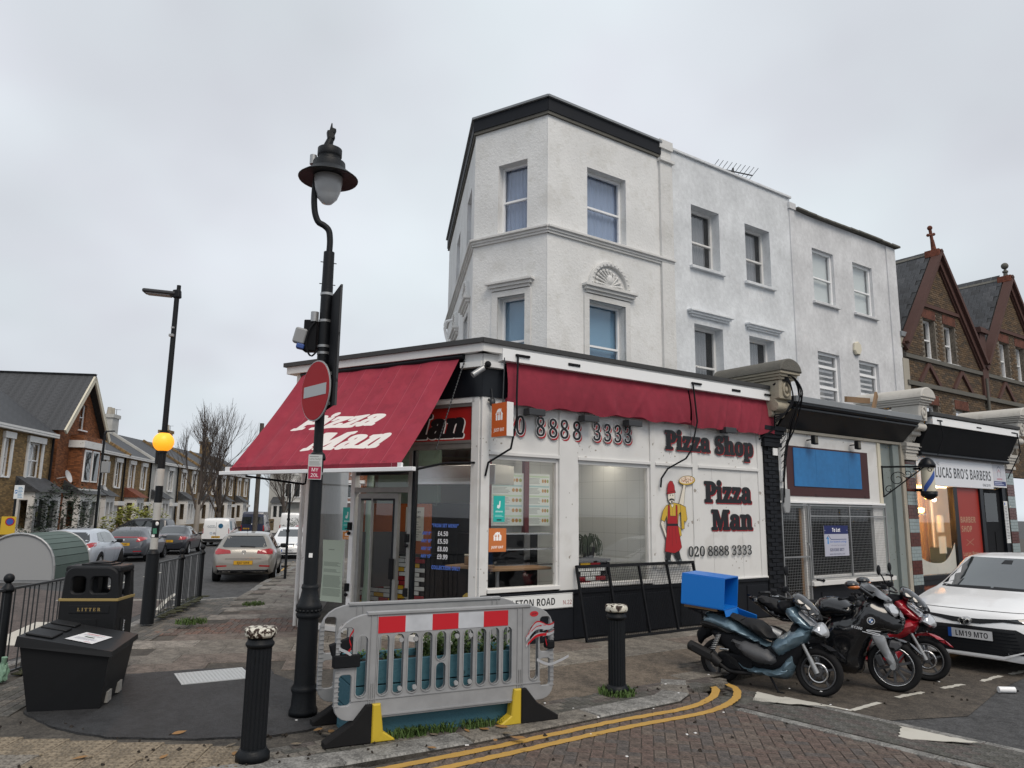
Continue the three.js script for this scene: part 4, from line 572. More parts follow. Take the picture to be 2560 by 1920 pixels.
x.save(); x.translate(352, 92); x.rotate(-0.08); x.beginPath(); x.ellipse(0, 0, 98, 36, 0, 0, 7); x.fillStyle = yl; x.fill(); x.lineWidth = 3; x.strokeStyle = '#3a3010'; x.stroke(); x.beginPath(); x.ellipse(-4, -4, 88, 29, 0, 0, 7); x.fillStyle = '#e4d2bd'; x.fill(); const r = rng(6); for (let i = 0; i < 34; i++) { x.fillStyle = ['#9c2820', '#553', '#b36a2a'][i % 3]; const a = r() * 6.3, q = Math.sqrt(r()); x.beginPath(); x.arc(Math.cos(a) * q * 76, Math.sin(a) * q * 22 - 4, 4, 0, 7); x.fill(); } x.restore();
});
// offers on the glass
lettering('window_prices', SC, -1.15, -0.28, 1.0, 1.7, -0.036, 640, 512, (x, w, h) => { const k = w / 0.87, P = s => (1.15 - s) * k, bl = '#4d6fc4', Bf = (s, px, py, z) => txt(x, s, px, py, `bold ${z}px sans-serif`, bl, { sx: 0.8, bold: 3 }); Bf('"FROM SET MENU"', P(0.63), 34, 50); ['9"', '10"', '12"', '15"'].forEach((q, i) => { Bf('ANY ' + q, P(0.96), 118 + i * 80, 46); txt(x, ['£4.50', '£5.50', '£8.00', '£9.99'][i], P(0.665), 118 + i * 80, 'bold 68px sans-serif', '#e6e8ee', { sx: 0.82 }); }); Bf('COLLECTION ONLY', P(0.6), 470, 52); });
const paper = (x, w, h) => { x.fillStyle = '#b6c3b4'; x.fillRect(0, 0, w, h); const r = rng(77); txt(x, 'LONDON', 88, 100, 'bold 13px sans-serif', '#3c453e'); lines(x, 14, 184, 232, 5, 9, '#5a655c', 3, r); lines(x, 14, 184, 305, 4, 9, '#5a655c', 3, r); lines(x, 14, 186, 370, 14, 9, '#4d584f', 3, r, 0.1); lines(x, 14, 186, 505, 9, 9, '#4d584f', 3, r, 0.1); };
const nt = B(FC.clone()), pg = new THREE.PlaneGeometry(0.46, 0.95, 6, 10), pp = pg.attributes.position; for (let i = 0; i < pp.count; i++) pp.setZ(i, 0.012 * Math.sin(pp.getY(i) * 5 + pp.getX(i) * 7) + 0.01); pg.translate(-2.78, 0.91, 0); nt.add(pg, null, true);
tag(nt.mesh('paper_notice', printMat('notice_paper', 200, 640, paper, { roughness: 0.8 })), 'long pale green printed paper notice taped inside the left shop pane', 'notice');
const house = (x, cx, cy, s) => { x.beginPath(); x.moveTo(cx - s, cy + s); x.lineTo(cx - s, cy - 0.1 * s); x.lineTo(cx - 1.15 * s, cy - 0.1 * s); x.lineTo(cx - 0.55 * s, cy - s); x.lineTo(cx + 0.05 * s, cy - 1.25 * s); x.lineTo(cx + 0.35 * s, cy - s); x.lineTo(cx + 0.35 * s, cy - 1.2 * s); x.lineTo(cx + 0.6 * s, cy - 1.2 * s); x.lineTo(cx + 0.62 * s, cy - 0.7 * s); x.lineTo(cx + 1.15 * s, cy - 0.1 * s); x.lineTo(cx + s, cy - 0.1 * s); x.lineTo(cx + s, cy + s); x.closePath(); x.fillStyle = '#fff'; x.fill(); };
const fork = (x, cx, cy, s, c) => { x.fillStyle = c; x.fillRect(cx - 0.52 * s, cy - 0.2 * s, 0.16 * s, 1.2 * s); for (let i = 0; i < 3; i++) x.fillRect(cx - 0.72 * s + i * 0.24 * s, cy - 0.55 * s, 0.1 * s, 0.5 * s); x.fillRect(cx - 0.72 * s, cy - 0.15 * s, 0.58 * s, 0.12 * s); x.beginPath(); x.ellipse(cx + 0.3 * s, cy - 0.2 * s, 0.16 * s, 0.42 * s, 0, 0, 7); x.fill(); x.fillRect(cx + 0.24 * s, cy, 0.14 * s, s); };
const eat = bg => (x, w, h) => { x.fillStyle = bg; x.fillRect(0, 0, w, h); house(x, w / 2, h * 0.36, w * 0.22); fork(x, w / 2, h * 0.36, w * 0.22, bg); txt(x, 'JUST EAT', w / 2, h * 0.8, `bold ${w * 0.19}px sans-serif`, '#fff', { sx: 0.86 }); };
const teal = (x, w, h) => { x.fillStyle = '#22b0a8'; x.fillRect(0, 0, w, h); x.fillStyle = '#e8f4f2'; x.beginPath(); x.moveTo(w * 0.62, h * 0.2); x.lineTo(w * 0.6, h * 0.42); x.lineTo(w * 0.48, h * 0.5); x.lineTo(w * 0.3, h * 0.46); x.lineTo(w * 0.36, h * 0.34); x.lineTo(w * 0.48, h * 0.36); x.lineTo(w * 0.52, h * 0.19); x.fill(); txt(x, 'deliveroo', w / 2, h * 0.6, `bold ${w * 0.14}px sans-serif`, '#e8f4f2'); lines(x, w * 0.14, w * 0.9, h * 0.74, 2, h * 0.05, '#bfe6e2', h * 0.015, rng(3)); x.fillStyle = '#0c3836'; x.fillRect(w * 0.3, h * 0.9, w * 0.42, h * 0.05); };
const sticker = (fr, x0, x1, y0, y1, draw, label) => { const b = B(fr); sheet(b, x0, x1, y0, y1, -0.037); b.one('window_sticker', printMat('sticker_print', 192, 256, draw, { side: THREE.DoubleSide }), label, 'sticker', 'stickers on the shop glass'); };
sticker(FR, 0.25, 0.45, 1.72, 2.09, teal, 'turquoise delivery sticker on the window right of the shop corner');
sticker(FR, 0.18, 0.48, 1.3, 1.63, eat('#c8743c'), 'orange square sticker below the turquoise one on the right window');
sticker(FC, -2.66, -2.47, 1.54, 1.9, teal, 'turquoise delivery sticker on the pane left of the shop door');
sticker(FC, -2.64, -2.47, 1.4, 1.52, eat('#d0863a'), 'small orange sticker under the turquoise one left of the shop door');
// hanging orange box sign
const t = thing('hanging_sign', 'orange box sign with white house emblem hanging at the shop corner', 'sign', [...RW(0.13, 0.34)].reduce((a, v, i) => (a[i * 2] = v, a), [0, 3.14, 0]), R(-50));
B().box(-0.17, 0.17, -0.24, 0.24, -0.06, 0.06, 0.006).mesh('sign_box', M.white, t); const fb = B(); sheet(fb, -0.168, 0.168, -0.238, 0.238, 0.0625); fb.mesh('sign_face', printMat('sign_print', 256, 360, eat('#cf5e1e')), t); B().cyl([0, 0.24, 0], [0, 0.9, -0.02], 0.008).mesh('chain', M.darksteel, t);
// street name plate
const np = thing('street_name_plate', 'white street name plate with black lettering under the corner window', 'sign', [OX, 0, OZ], R(RA));
B().box(0.02, 1.64, 0.47, 0.685, 0.05, 0.065, 0.004).mesh('plate', M.whitegloss, np); const pf = B(); sheet(pf, 0.03, 1.63, 0.476, 0.68, 0.068); pf.mesh('plate_face', printMat('plate_print', 1024, 132, (x, w, h) => { x.fillStyle = '#e4e6e6'; x.fillRect(0, 0, w, h); txt(x, 'MYDDLETON ROAD', 440, 68, 'bold 92px sans-serif', '#14161b', { sx: 0.9 }); txt(x, 'N.22', 960, 84, '54px sans-serif', '#8a2a2a'); x.strokeStyle = '#555'; x.lineWidth = 3; x.strokeRect(2, 2, w - 4, h - 4); }), np);
}
// the open awning over the angled front
{
const t = thing('open_awning', 'red canvas awning let down over the angled shop front, white lettering', 'awning', [OX, 0, OZ], R(CA)), w0 = 0.24, w1 = 3.62, top = [4.1, 0.12], bot = [2.42, 1.42], n = 26, mrows = 40;
const g = new THREE.PlaneGeometry(1, 1, mrows, n), p = g.attributes.position, uv = g.attributes.uv;
for (let i = 0; i < p.count; i++) { const u = p.getX(i) + 0.5, v = 0.5 - p.getY(i), seam = 0.012 * Math.sin(u * 42 + v * 2) * Math.exp(-Math.pow((u - 0.05) / 0.16, 2)) * 1.8 + 0.006 * Math.sin(u * 31), sag = -0.05 * Math.sin(v * Math.PI); p.setXYZ(i, -(w1 + 0.0 - (w1 - w0 - 0.1) * u - 0.02 + 0.0 * v), top[0] + (bot[0] - top[0]) * v + sag * 0.7 + seam, top[1] + (bot[1] - top[1]) * v + sag * 0.5 + seam); }
g.computeVertexNormals();
const cl = printMat('awning_print', 1536, 1024, (x, w, h) => { x.fillStyle = '#93293b'; x.fillRect(0, 0, w, h); const r = rng(31); for (let i = 0; i < 900; i++) { x.fillStyle = `rgba(${r() < 0.5 ? '70,10,25' : '205,90,105'},${0.02 + 0.03 * r()})`; const s = 6 + 60 * r(); x.beginPath(); x.ellipse(r() * w, r() * h, s, s * (0.4 + r()), r() * 3, 0, 7); x.fill(); } for (let i = 1; i < 9; i++) { x.fillStyle = 'rgba(60,8,20,0.5)'; x.fillRect(i * w / 9, 0, 3, h); x.fillStyle = 'rgba(225,130,140,0.22)'; x.fillRect(i * w / 9 + 3, 0, 8, h); } for (let i = 0; i < 260; i++) { x.fillStyle = `rgba(48,20,26,${0.05 + 0.1 * r()})`; const s = 4 + 22 * r(); x.beginPath(); x.ellipse(r() * w, h * (1 - 0.09 * r() * r()), s, 3 + 8 * r(), 0, 0, 7); x.fill(); } for (let i = 0; i < 30; i++) { x.fillStyle = `rgba(40,14,22,${0.05 + 0.12 * r()})`; x.beginPath(); x.ellipse(w * (0.25 + 0.6 * r()), h * (0.05 + 0.2 * r()), 3 + 14 * r(), 3 + 7 * r(), 0, 0, 7); x.fill(); } txt(x, 'Pizza', 730, 548, 'italic bold 250px serif', '#e2dcd8', { bold: 22, sx: 1.18, sy: 0.74, skew: -0.34 }); txt(x, 'Man', 940, 756, 'italic bold 268px serif', '#e2dcd8', { bold: 24, sx: 1.16, sy: 0.8, skew: -0.34 }); }, { roughness: 0.85, side: THREE.DoubleSide, bumpMap: bWavy, bumpScale: 0.012 });
new Bld().add(g, null, true).mesh('cloth', cl, t);
const vg = B(); for (let i = 0; i < 34; i++) { const u = i / 34, x0 = -(w1 - 0.02 - (w1 - w0 - 0.1) * u), x1 = -(w1 - 0.02 - (w1 - w0 - 0.1) * (u + 1 / 34)); vg.box(x0, x1, bot[0] - 0.02, bot[0] + 0.05, bot[1] + 0.0, bot[1] + 0.012 + 0.01 * Math.sin(i)); } vg.mesh('hem', M.cloth, t);
B().box(-3.83, -0.06, bot[0] - 0.06, bot[0] - 0.005, bot[1] - 0.04, bot[1] + 0.03, 0.008).mesh('front_bar', M.whitegloss, t);
B().box(-3.7, -3.6, bot[0] - 0.005, bot[0] + 0.06, bot[1] - 0.02, bot[1] + 0.02).mesh('bar_lug', M.whitegloss, t); B().box(-0.42, -0.26, bot[0] - 0.005, bot[0] + 0.05, bot[1] - 0.02, bot[1] + 0.02).mesh('bar_lug', M.whitegloss, t);
B().cyl([-3.6, 4.1, 0.12], [-0.25, 4.1, 0.12], 0.05).mesh('roller', M.blackgloss, t);
B().poly([[-0.08, 2.55, 0.02], [-0.25, 2.52, 0.5], [-0.7, 2.36, 1.0], [-1.0, 2.34, 1.38]], 0.016).mesh('folding_arm', M.blackmatte, t);
B().poly([[-3.42, 2.5, 0.05], [-3.4, 2.28, 0.1], [-2.75, 2.24, 0.75], [-3.3, 2.34, 1.38]], 0.016).mesh('folding_arm', M.blackmatte, t);
const ch = B(); for (let i = 0; i < 60; i++) { const k = i / 60; ch.cyl([-0.22 - 0.1 * k, 4.05 - 1.35 * k, 0.14 + 0.5 * k], [-0.22 - 0.1 * (k + 0.014), 4.05 - 1.35 * (k + 0.014), 0.14 + 0.5 * (k + 0.014)], i & 1 ? 0.013 : 0.006, i & 1 ? 0.013 : 0.006, 5); } ch.mesh('chain', M.darksteel, t);
}
// the folded awning along the long face
{
const t = thing('folded_awning', 'red awning folded up under a white box along the long shop face', 'awning', [OX, 0, OZ], R(RA));
B().box(0.2, 6.66, 4.03, 4.21, 0.0, 0.22, 0.006).mesh('awning_box', M.whitegloss, t);
const cl = (x0, x1, y0, y1, sd) => { const g = new THREE.PlaneGeometry(1, 1, 90, 24), p = g.attributes.position, r = rng(sd), ks = Array.from({ length: 16 }, () => [r(), 0.1 + 0.5 * r(), r() * 2 - 1, 0.006 + 0.014 * r()]); for (let i = 0; i < p.count; i++) { const u = p.getX(i) + 0.5, v = 0.5 - p.getY(i), x = x0 + (x1 - x0) * u; let z = 0.13 + 0.045 * Math.sin(v * 2.6) + 0.02 * v; for (const k of ks) z += k[3] * Math.exp(-Math.pow((u - k[0] - k[2] * 0.12 * (v - 0.3)) / (0.012 + 0.02 * k[1]), 2)) * (0.3 + v); const yb = y0 + 0.02 * Math.sin(x * 5.1) + 0.018 * Math.sin(x * 11); p.setXYZ(i, x, y1 + (yb - y1) * v, z); } g.computeVertexNormals(); return g; };
const cm = M.cloth.clone(); cm.side = THREE.DoubleSide; cm.name = 'folded_cloth';
B().add(cl(0.32, 4.2, 3.4, 4.05, 3)).mesh('cloth', cm, t); B().add(cl(4.24, 6.58, 3.38, 4.03, 8)).mesh('cloth', cm, t);
B().cyl([0.35, 3.46, 0.12], [6.55, 3.44, 0.12], 0.045).mesh('roller', M.cloth, t);
for (const x of [0.42, 4.2, 6.25]) B().box(x, x + 0.26, 4.115, 4.15, 0.22, 0.25, 0.01).mesh('arm_slot', M.blackmatte, t); for (const x of [1.42, 5.3]) B().box(x, x + 0.24, 4.1, 4.145, 0.22, 0.235, 0.01).mesh('arm_slot', M.blackmatte, t);
B().poly([[0.45, 4.12, 0.25], [0.4, 3.5, 0.3], [0.38, 3.2, 0.34], [0.32, 2.75, 0.28], [0.06, 2.55, 0.1], [0.04, 2.36, 0.06]], 0.015).mesh('arm', M.blackmatte, t);
B().poly([[4.22, 4.12, 0.25], [4.28, 3.45, 0.27], [4.1, 2.95, 0.28], [4.02, 2.8, 0.22], [3.7, 2.62, 0.1], [3.58, 2.45, 0.06], [3.56, 2.3, 0.06]], 0.015).mesh('arm', M.blackmatte, t);
B().poly([[6.5, 4.1, 0.24], [6.5, 3.9, 0.26], [6.52, 3.5, 0.22], [6.2, 3.28, 0.1]], 0.015).mesh('arm', M.blackmatte, t);
const lamp = (x, y) => { const f = tag(B(FR).box(x, x + 0.3, y - 0.1, y, 0.1, 0.26, 0.01).mesh('flood_lamp', M.darksteel), `dark flood lamp under the folded awning above ${x < 1 ? 'the phone number start' : x < 2 ? 'the last eight' : x < 3 ? 'the final three' : 'the shop lettering'}`, 'flood lamp', 'flood lamps under the folded awning'); B(FR).box(x + 0.02, x + 0.28, y - 0.105, y - 0.09, 0.12, 0.24).mesh('lens', M.tintglass, f); B(FR).cyl([x + 0.15, y - 0.02, 0.1], [x + 0.15, y + 0.02, 0.02], 0.015).mesh('bracket', M.darksteel, f); };
lamp(0.66, 3.37); lamp(1.72, 3.36); lamp(2.66, 3.36); lamp(5.05, 3.42);
}
{ // small fittings at the corner
const cam = thing('security_camera', 'white tube camera on a black bracket at the roof corner', 'camera', [...RW(0.0, 0.1)].reduce((a, v, i) => (a[i * 2] = v, a), [0, 3.93, 0]), R(0));
B().ball([0.02, 0.02, 0.06], 0.05, 10).cyl([0.02, 0.02, 0.06], [-0.06, -0.06, 0.1], 0.02).mesh('bracket', M.blackmatte, cam); B().cyl([-0.04, -0.04, 0.09], [-0.19, -0.16, 0.17], 0.042, 0.042, 14).mesh('housing', M.galv, cam);
const bell = thing('door_sensor', 'small dark round fitting hanging on the white corner board', 'fitting', [...RW(0.12, 0.07)].reduce((a, v, i) => (a[i * 2] = v, a), [0, 3.42, 0]), R(RA));
B().ball([0, 0, 0.02], 0.05, 8, 1, 1.3, 0.8).cyl([-0.07, 0.03, 0.02], [0, 0.02, 0.02], 0.02).mesh('housing', M.darksteel, bell); B().cyl([0, 0.05, 0.02], [0.0, 0.2, -0.01], 0.006).mesh('wire', M.darksteel, bell);
const mp = thing('mesh_screen', 'black steel mesh screen leaning against the shop under the second window', 'screen', [...RW(1.66, 0.34)].reduce((a, v, i) => (a[i * 2] = v, a), [0, 0, 0]), R(RA)), lean = new THREE.Matrix4().makeRotationX(-0.22);
const f = B(lean); for (const x of [0, 0.63, 1.29, 1.93, 2.57]) f.box(x, x + 0.03, 0.0, 1.1, -0.015, 0.025); f.box(0, 2.6, 1.06, 1.105, -0.015, 0.026).box(0, 2.6, 0.0, 0.04, -0.015, 0.024); f.box(0.62, 0.68, 1.1, 1.14, 0, 0.02).box(1.93, 1.98, 1.1, 1.14, 0, 0.02).box(2.6, 2.68, 0.84, 0.87, 0, 0.02); f.mesh('frame', M.blackmatte, mp);
const w = B(lean); for (let i = 1; i < 68; i++) w.box(i * 0.038, i * 0.038 + 0.004, 0.03, 1.08, -0.004, 0.0); for (let i = 1; i < 28; i++) w.box(0.02, 2.58, 0.02 + i * 0.038, 0.024 + i * 0.038, 0.0, 0.004); const mw = w.mesh('wire_mesh', M.blackmatte, mp); mw.userData.kind = 'stuff';
const cs = thing('caution_sign', 'yellow folding floor caution sign inside the shop door glass', 'floor sign', [...(() => { const v = V(-0.45, 0.03, -0.35).applyMatrix4(FC); return [v.x, v.y, v.z]; })()], R(CA));
const sh = new THREE.Shape([[-0.15, 0], [0.15, 0], [0.13, 0.62], [0.08, 0.66], [-0.08, 0.66], [-0.13, 0.62]].map(p => new THREE.Vector2(...p))); sh.holes.push(rrect(-0.07, 0.5, 0.14, 0.09, 0.03)); mat('signyellow', [0.55, 0.36, 0.02], 0.4);
B(new THREE.Matrix4().makeRotationX(-0.2)).ext(sh, 0, 0.02, 0.003).mesh('front_panel', M.signyellow, cs); B(new THREE.Matrix4().makeRotationX(0.2).setPosition(0, 0, -0.26)).ext(sh, 0, 0.02, 0.003).mesh('rear_panel', M.signyellow, cs);
const ct = B(new THREE.Matrix4().makeRotationX(-0.2)); sheet(ct, -0.13, 0.13, 0.33, 0.45, 0.023); ct.mesh('lettering', printMat('caution_print', 256, 112, (x, w2, h) => { txt(x, 'CAUTION', 128, 56, 'bold 52px sans-serif', '#1a1608', { sx: 0.95 }); }, { transparent: true, alphaTest: 0.5 }), cs);
const bt = V(-0.22, 1.09, -0.3).applyMatrix4(FC), so = thing('soap_bottle', 'clear pump bottle on the small table by the corner post', 'bottle', [bt.x, bt.y, bt.z]); B().lathe([[0, 0], [0.035, 0], [0.035, 0.11], [0.012, 0.14], [0.012, 0.16], [0, 0.16]]).mesh('bottle', M.paleblind, so); B().cyl([0, 0.15, 0], [0, 0.2, 0], 0.008).cyl([0, 0.2, 0], [-0.05, 0.195, 0], 0.008).mesh('pump', M.whitegloss, so);
const jt = V(-0.45, 1.09, -0.35).applyMatrix4(FC), ja = thing('sauce_jar', 'brown jar beside the pump bottle on the small table', 'jar', [jt.x, jt.y, jt.z]); B().lathe([[0, 0], [0.035, 0], [0.038, 0.1], [0.03, 0.13], [0, 0.13]]).mesh('jar', M.wood, ja); B().lathe([[0, 0.13], [0.036, 0.13], [0.036, 0.155], [0, 0.155]]).mesh('lid', M.cream, ja);
const pl = V(2.65, 1.12, -0.75).applyMatrix4(FR), pt = thing('pot_plant', 'dry drooping pot plant on the painted brick counter behind glass', 'plant', [pl.x, pl.y, pl.z]); B().lathe([[0, 0], [0.09, 0], [0.12, 0.18], [0.1, 0.18], [0, 0.15]]).mesh('pot', M.blackmatte, pt); const lf = B(), r = rng(9); for (let i = 0; i < 60; i++) { const a = r() * 6.3, q = 0.12 + 0.18 * r(); lf.tube([[0, 0.16, 0], [Math.cos(a) * q * 0.6, 0.3 + 0.12 * r(), Math.sin(a) * q * 0.6], [Math.cos(a) * q, 0.2 + 0.1 * r(), Math.sin(a) * q], [Math.cos(a) * q * 1.1, 0.02 + 0.1 * r(), Math.sin(a) * q * 1.1]], 0.006, 6, 4); } lf.mesh('leaves', M.leafdark, pt);
}
// ---------- piers with consoles, the empty shop, the barber's ----------
mat('tile_grey', [0.27, 0.33, 0.34], 0.25); mat('tile_red', [0.085, 0.022, 0.016], 0.25); mat('greywood', [0.25, 0.29, 0.285], 0.6, { map: tPaint });
function pier(label, x, w, mats, tiled) {
const t = thing('shop_pier', label, 'pier', [OX, 0, OZ], R(RA)), x0 = x - w / 2, x1 = x + w / 2, S = mats.stone;
if (tiled) {
B().box(x0 + 0.01, x1 - 0.01, 0, 3.16, -0.2, 0.04).mesh('pier_core', M.mortar, t);
const th = 0.078, g = clean(new THREE.BoxGeometry((w - 0.02) / 2 - 0.008, th - 0.006, 0.012)), half = clean(new THREE.BoxGeometry((w - 0.02) / 4 - 0.008, th - 0.006, 0.012));
for (let j = 0; j < 40; j++) { const y = 0.02 + (j + 0.5) * th, bnd = y < 0.36 ? M.blackgloss : Math.floor((y - 0.26) / 0.312) % 2 ? M.tile_red : M.tile_grey, cells = j & 1 ? [[-0.25, g], [0.25, g]] : [[-0.375, half], [0, g], [0.375, half]]; for (const [u, q] of cells) { const m = new THREE.Mesh(q, bnd); m.name = 'tile'; m.position.set(x + u * (w - 0.02), y, 0.046); t.add(m); } }
} else {
B().box(x0, x1, 0, 3.16, -0.2, 0.05).mesh('pier_core', M.blackmatte, t);
const g = clean(new RoundedBoxGeometry(0.208, 0.066, 0.03, 1, 0.006)), list = [], r = rng(18); for (let j = 0; j < 42; j++) for (let i = -1; i < 3; i++) { const X = x0 + 0.11 + i * 0.222 + (j & 1) * 0.11; if (X > x1 - 0.04 || X < x0 + 0.04) continue; list.push({ m: T(Math.min(Math.max(X, x0 + 0.1), x1 - 0.1), 0.04 + j * 0.075, 0.05 + 0.006 * r()), d: 0, i: 0 }); } pieces(t, 'brick', g, [M.blackpaint], list, 300);
}
const cap = B(); [[3.16, 0.04], [3.25, 0.02], [3.33, 0.05], [3.4, 0.08], [3.47, 0.11]].forEach(([y, o], i) => cap.box(x0 - o, x1 + o, y, y + 0.085, -0.2, 0.08 + o, 0.008)); cap.mesh('capital', mats.cap, t);
// console: scrolled bracket leaning out, an eye block, and a rounded hood running back
const s = new THREE.Shape(); s.moveTo(-0.2, 3.56); s.lineTo(0.06, 3.56); s.quadraticCurveTo(0.09, 3.74, 0.2, 3.8); s.quadraticCurveTo(0.34, 3.84, 0.36, 3.96); s.quadraticCurveTo(0.37, 4.02, 0.34, 4.05); s.lineTo(0.44, 4.06); s.lineTo(0.46, 4.42); s.lineTo(-0.2, 4.42);
B(new THREE.Matrix4().makeRotationY(-Math.PI / 2).setPosition(x + 0.19, 0, 0)).ext(s, 0, 0.38, 0.02, 10).mesh('console', S, t);
const orn = B(); for (const [y, z, rr] of [[3.92, 0.32, 0.09], [3.78, 0.2, 0.06]]) orn.cyl([x - 0.2, y, z], [x + 0.2, y, z], rr, rr, 14); for (let i = 0; i < 4; i++) orn.cyl([x - 0.15 + i * 0.1, 3.62, 0.09], [x - 0.15 + i * 0.1, 3.76, 0.17], 0.03); orn.mesh('scroll', S, t);
const eye = B(); eye.add(new THREE.TorusGeometry(0.1, 0.022, 8, 20), new THREE.Matrix4().makeScale(0.9, 1.3, 1).setPosition(x, 4.24, 0.462)); eye.ball([x, 4.24, 0.46], 0.05, 10, 1, 1.2, 0.6); eye.mesh('rosette', S, t);
const h = B(); [[4.42, 0.02], [4.47, 0.06], [4.52, 0.1]].forEach(([y, o]) => h.box(x - 0.21 - o, x + 0.21 + o, y, y + 0.05, -1.0, 0.47 + o, 0.008)); h.mesh('hood_mould', S, t);
const a = new THREE.Shape(); a.moveTo(-0.34, 0); a.quadraticCurveTo(-0.3, 0.24, 0, 0.25); a.quadraticCurveTo(0.3, 0.24, 0.34, 0); B(T(x, 4.57, 0)).ext(a, -1.05, 0.6, 0.02, 10).mesh('hood', mats.hood, t);
return t;
}
mat('oldstone', [0.40, 0.36, 0.28], 0.85, { map: tGrime, bumpMap: bStucco, bumpScale: 0.012 }); mat('paintstone', [0.56, 0.54, 0.50], 0.8, { map: tGrime, bumpMap: bStucco, bumpScale: 0.006 });
const pier1 = pier('black painted brick pier with weathered stone console and mossy hood', 6.61, 0.46, { stone: M.oldstone, cap: M.blackpaint, hood: M.stonedark });
pier('banded grey and brown tiled pier with pale painted console beside the barber pole', 11.83, 0.46, { stone: M.paintstone, cap: M.paintstone, hood: M.paintstone }, true);
pier('tiled pier with flaking console at the right end of the barber shop', 17.1, 0.46, { stone: M.paintstone, cap: M.paintstone, hood: M.paintstone }, true);
{ // cables tangled over the black pier
const t = thing('cable_tangle', 'tangle of black cables hanging over the black pier and its console', 'cables', [OX, 0, OZ], R(RA)), r = rng(5), c = B();
for (let k = 0; k < 7; k++) { const x = 6.86 + 0.03 * k; c.tube([[6.45 + r() * 0.1, 4.3 + r() * 0.15, 0.3], [6.6, 4.5, 0.55], [6.9 + r() * 0.05, 4.2, 0.5 + 0.1 * r()], [x + 0.1 * (r() - 0.5), 3.6 + 0.1 * r(), 0.3 + 0.1 * r()], [6.88 + 0.1 * r(), 3.1, 0.16], [6.86 + 0.06 * r(), 2.7 - 0.1 * k, 0.1]], 0.007 + 0.005 * r(), 40, 5); }
for (let k = 0; k < 4; k++) c.tube([[6.4, 4.32, 0.32], [6.55, 4.4 + 0.03 * k, 0.5], [6.72, 4.15 - 0.05 * k, 0.52], [6.62, 3.8, 0.42], [6.45, 3.6 + 0.05 * k, 0.3]], 0.014, 30, 6);
for (let k = 0; k < 6; k++) { const y = 2.85 + 0.12 * k; c.tube([[6.86, y, 0.09], [6.94 + 0.06 * r(), y + 0.1, 0.14], [6.98, y - 0.05 + 0.1 * r(), 0.12], [6.88, y - 0.1, 0.09]], 0.006, 20, 5); }
c.mesh('cable', M.blackmatte, t); B().box(6.88, 7.0, 2.5, 2.72, 0.02, 0.08, 0.008).mesh('junction_box', M.whitegloss, t); B().box(6.62, 6.76, 3.0, 3.14, 0.08, 0.1).mesh('paper_tag', M.white, t);
}
const plasticGrey = mat('plasticgrey', [0.3, 0.31, 0.32], 0.5);
tag(B(FR).shape([[6.88, 2.02], [6.92, 1.9], [7.05, 1.9], [7.1, 2.05], [7.1, 2.36], [6.88, 2.38]], 0.02, 0.1, [], 0.015).mesh('alarm_box', M.plasticgrey), 'grey alarm box with dark lens beside the black pier', 'alarm box');
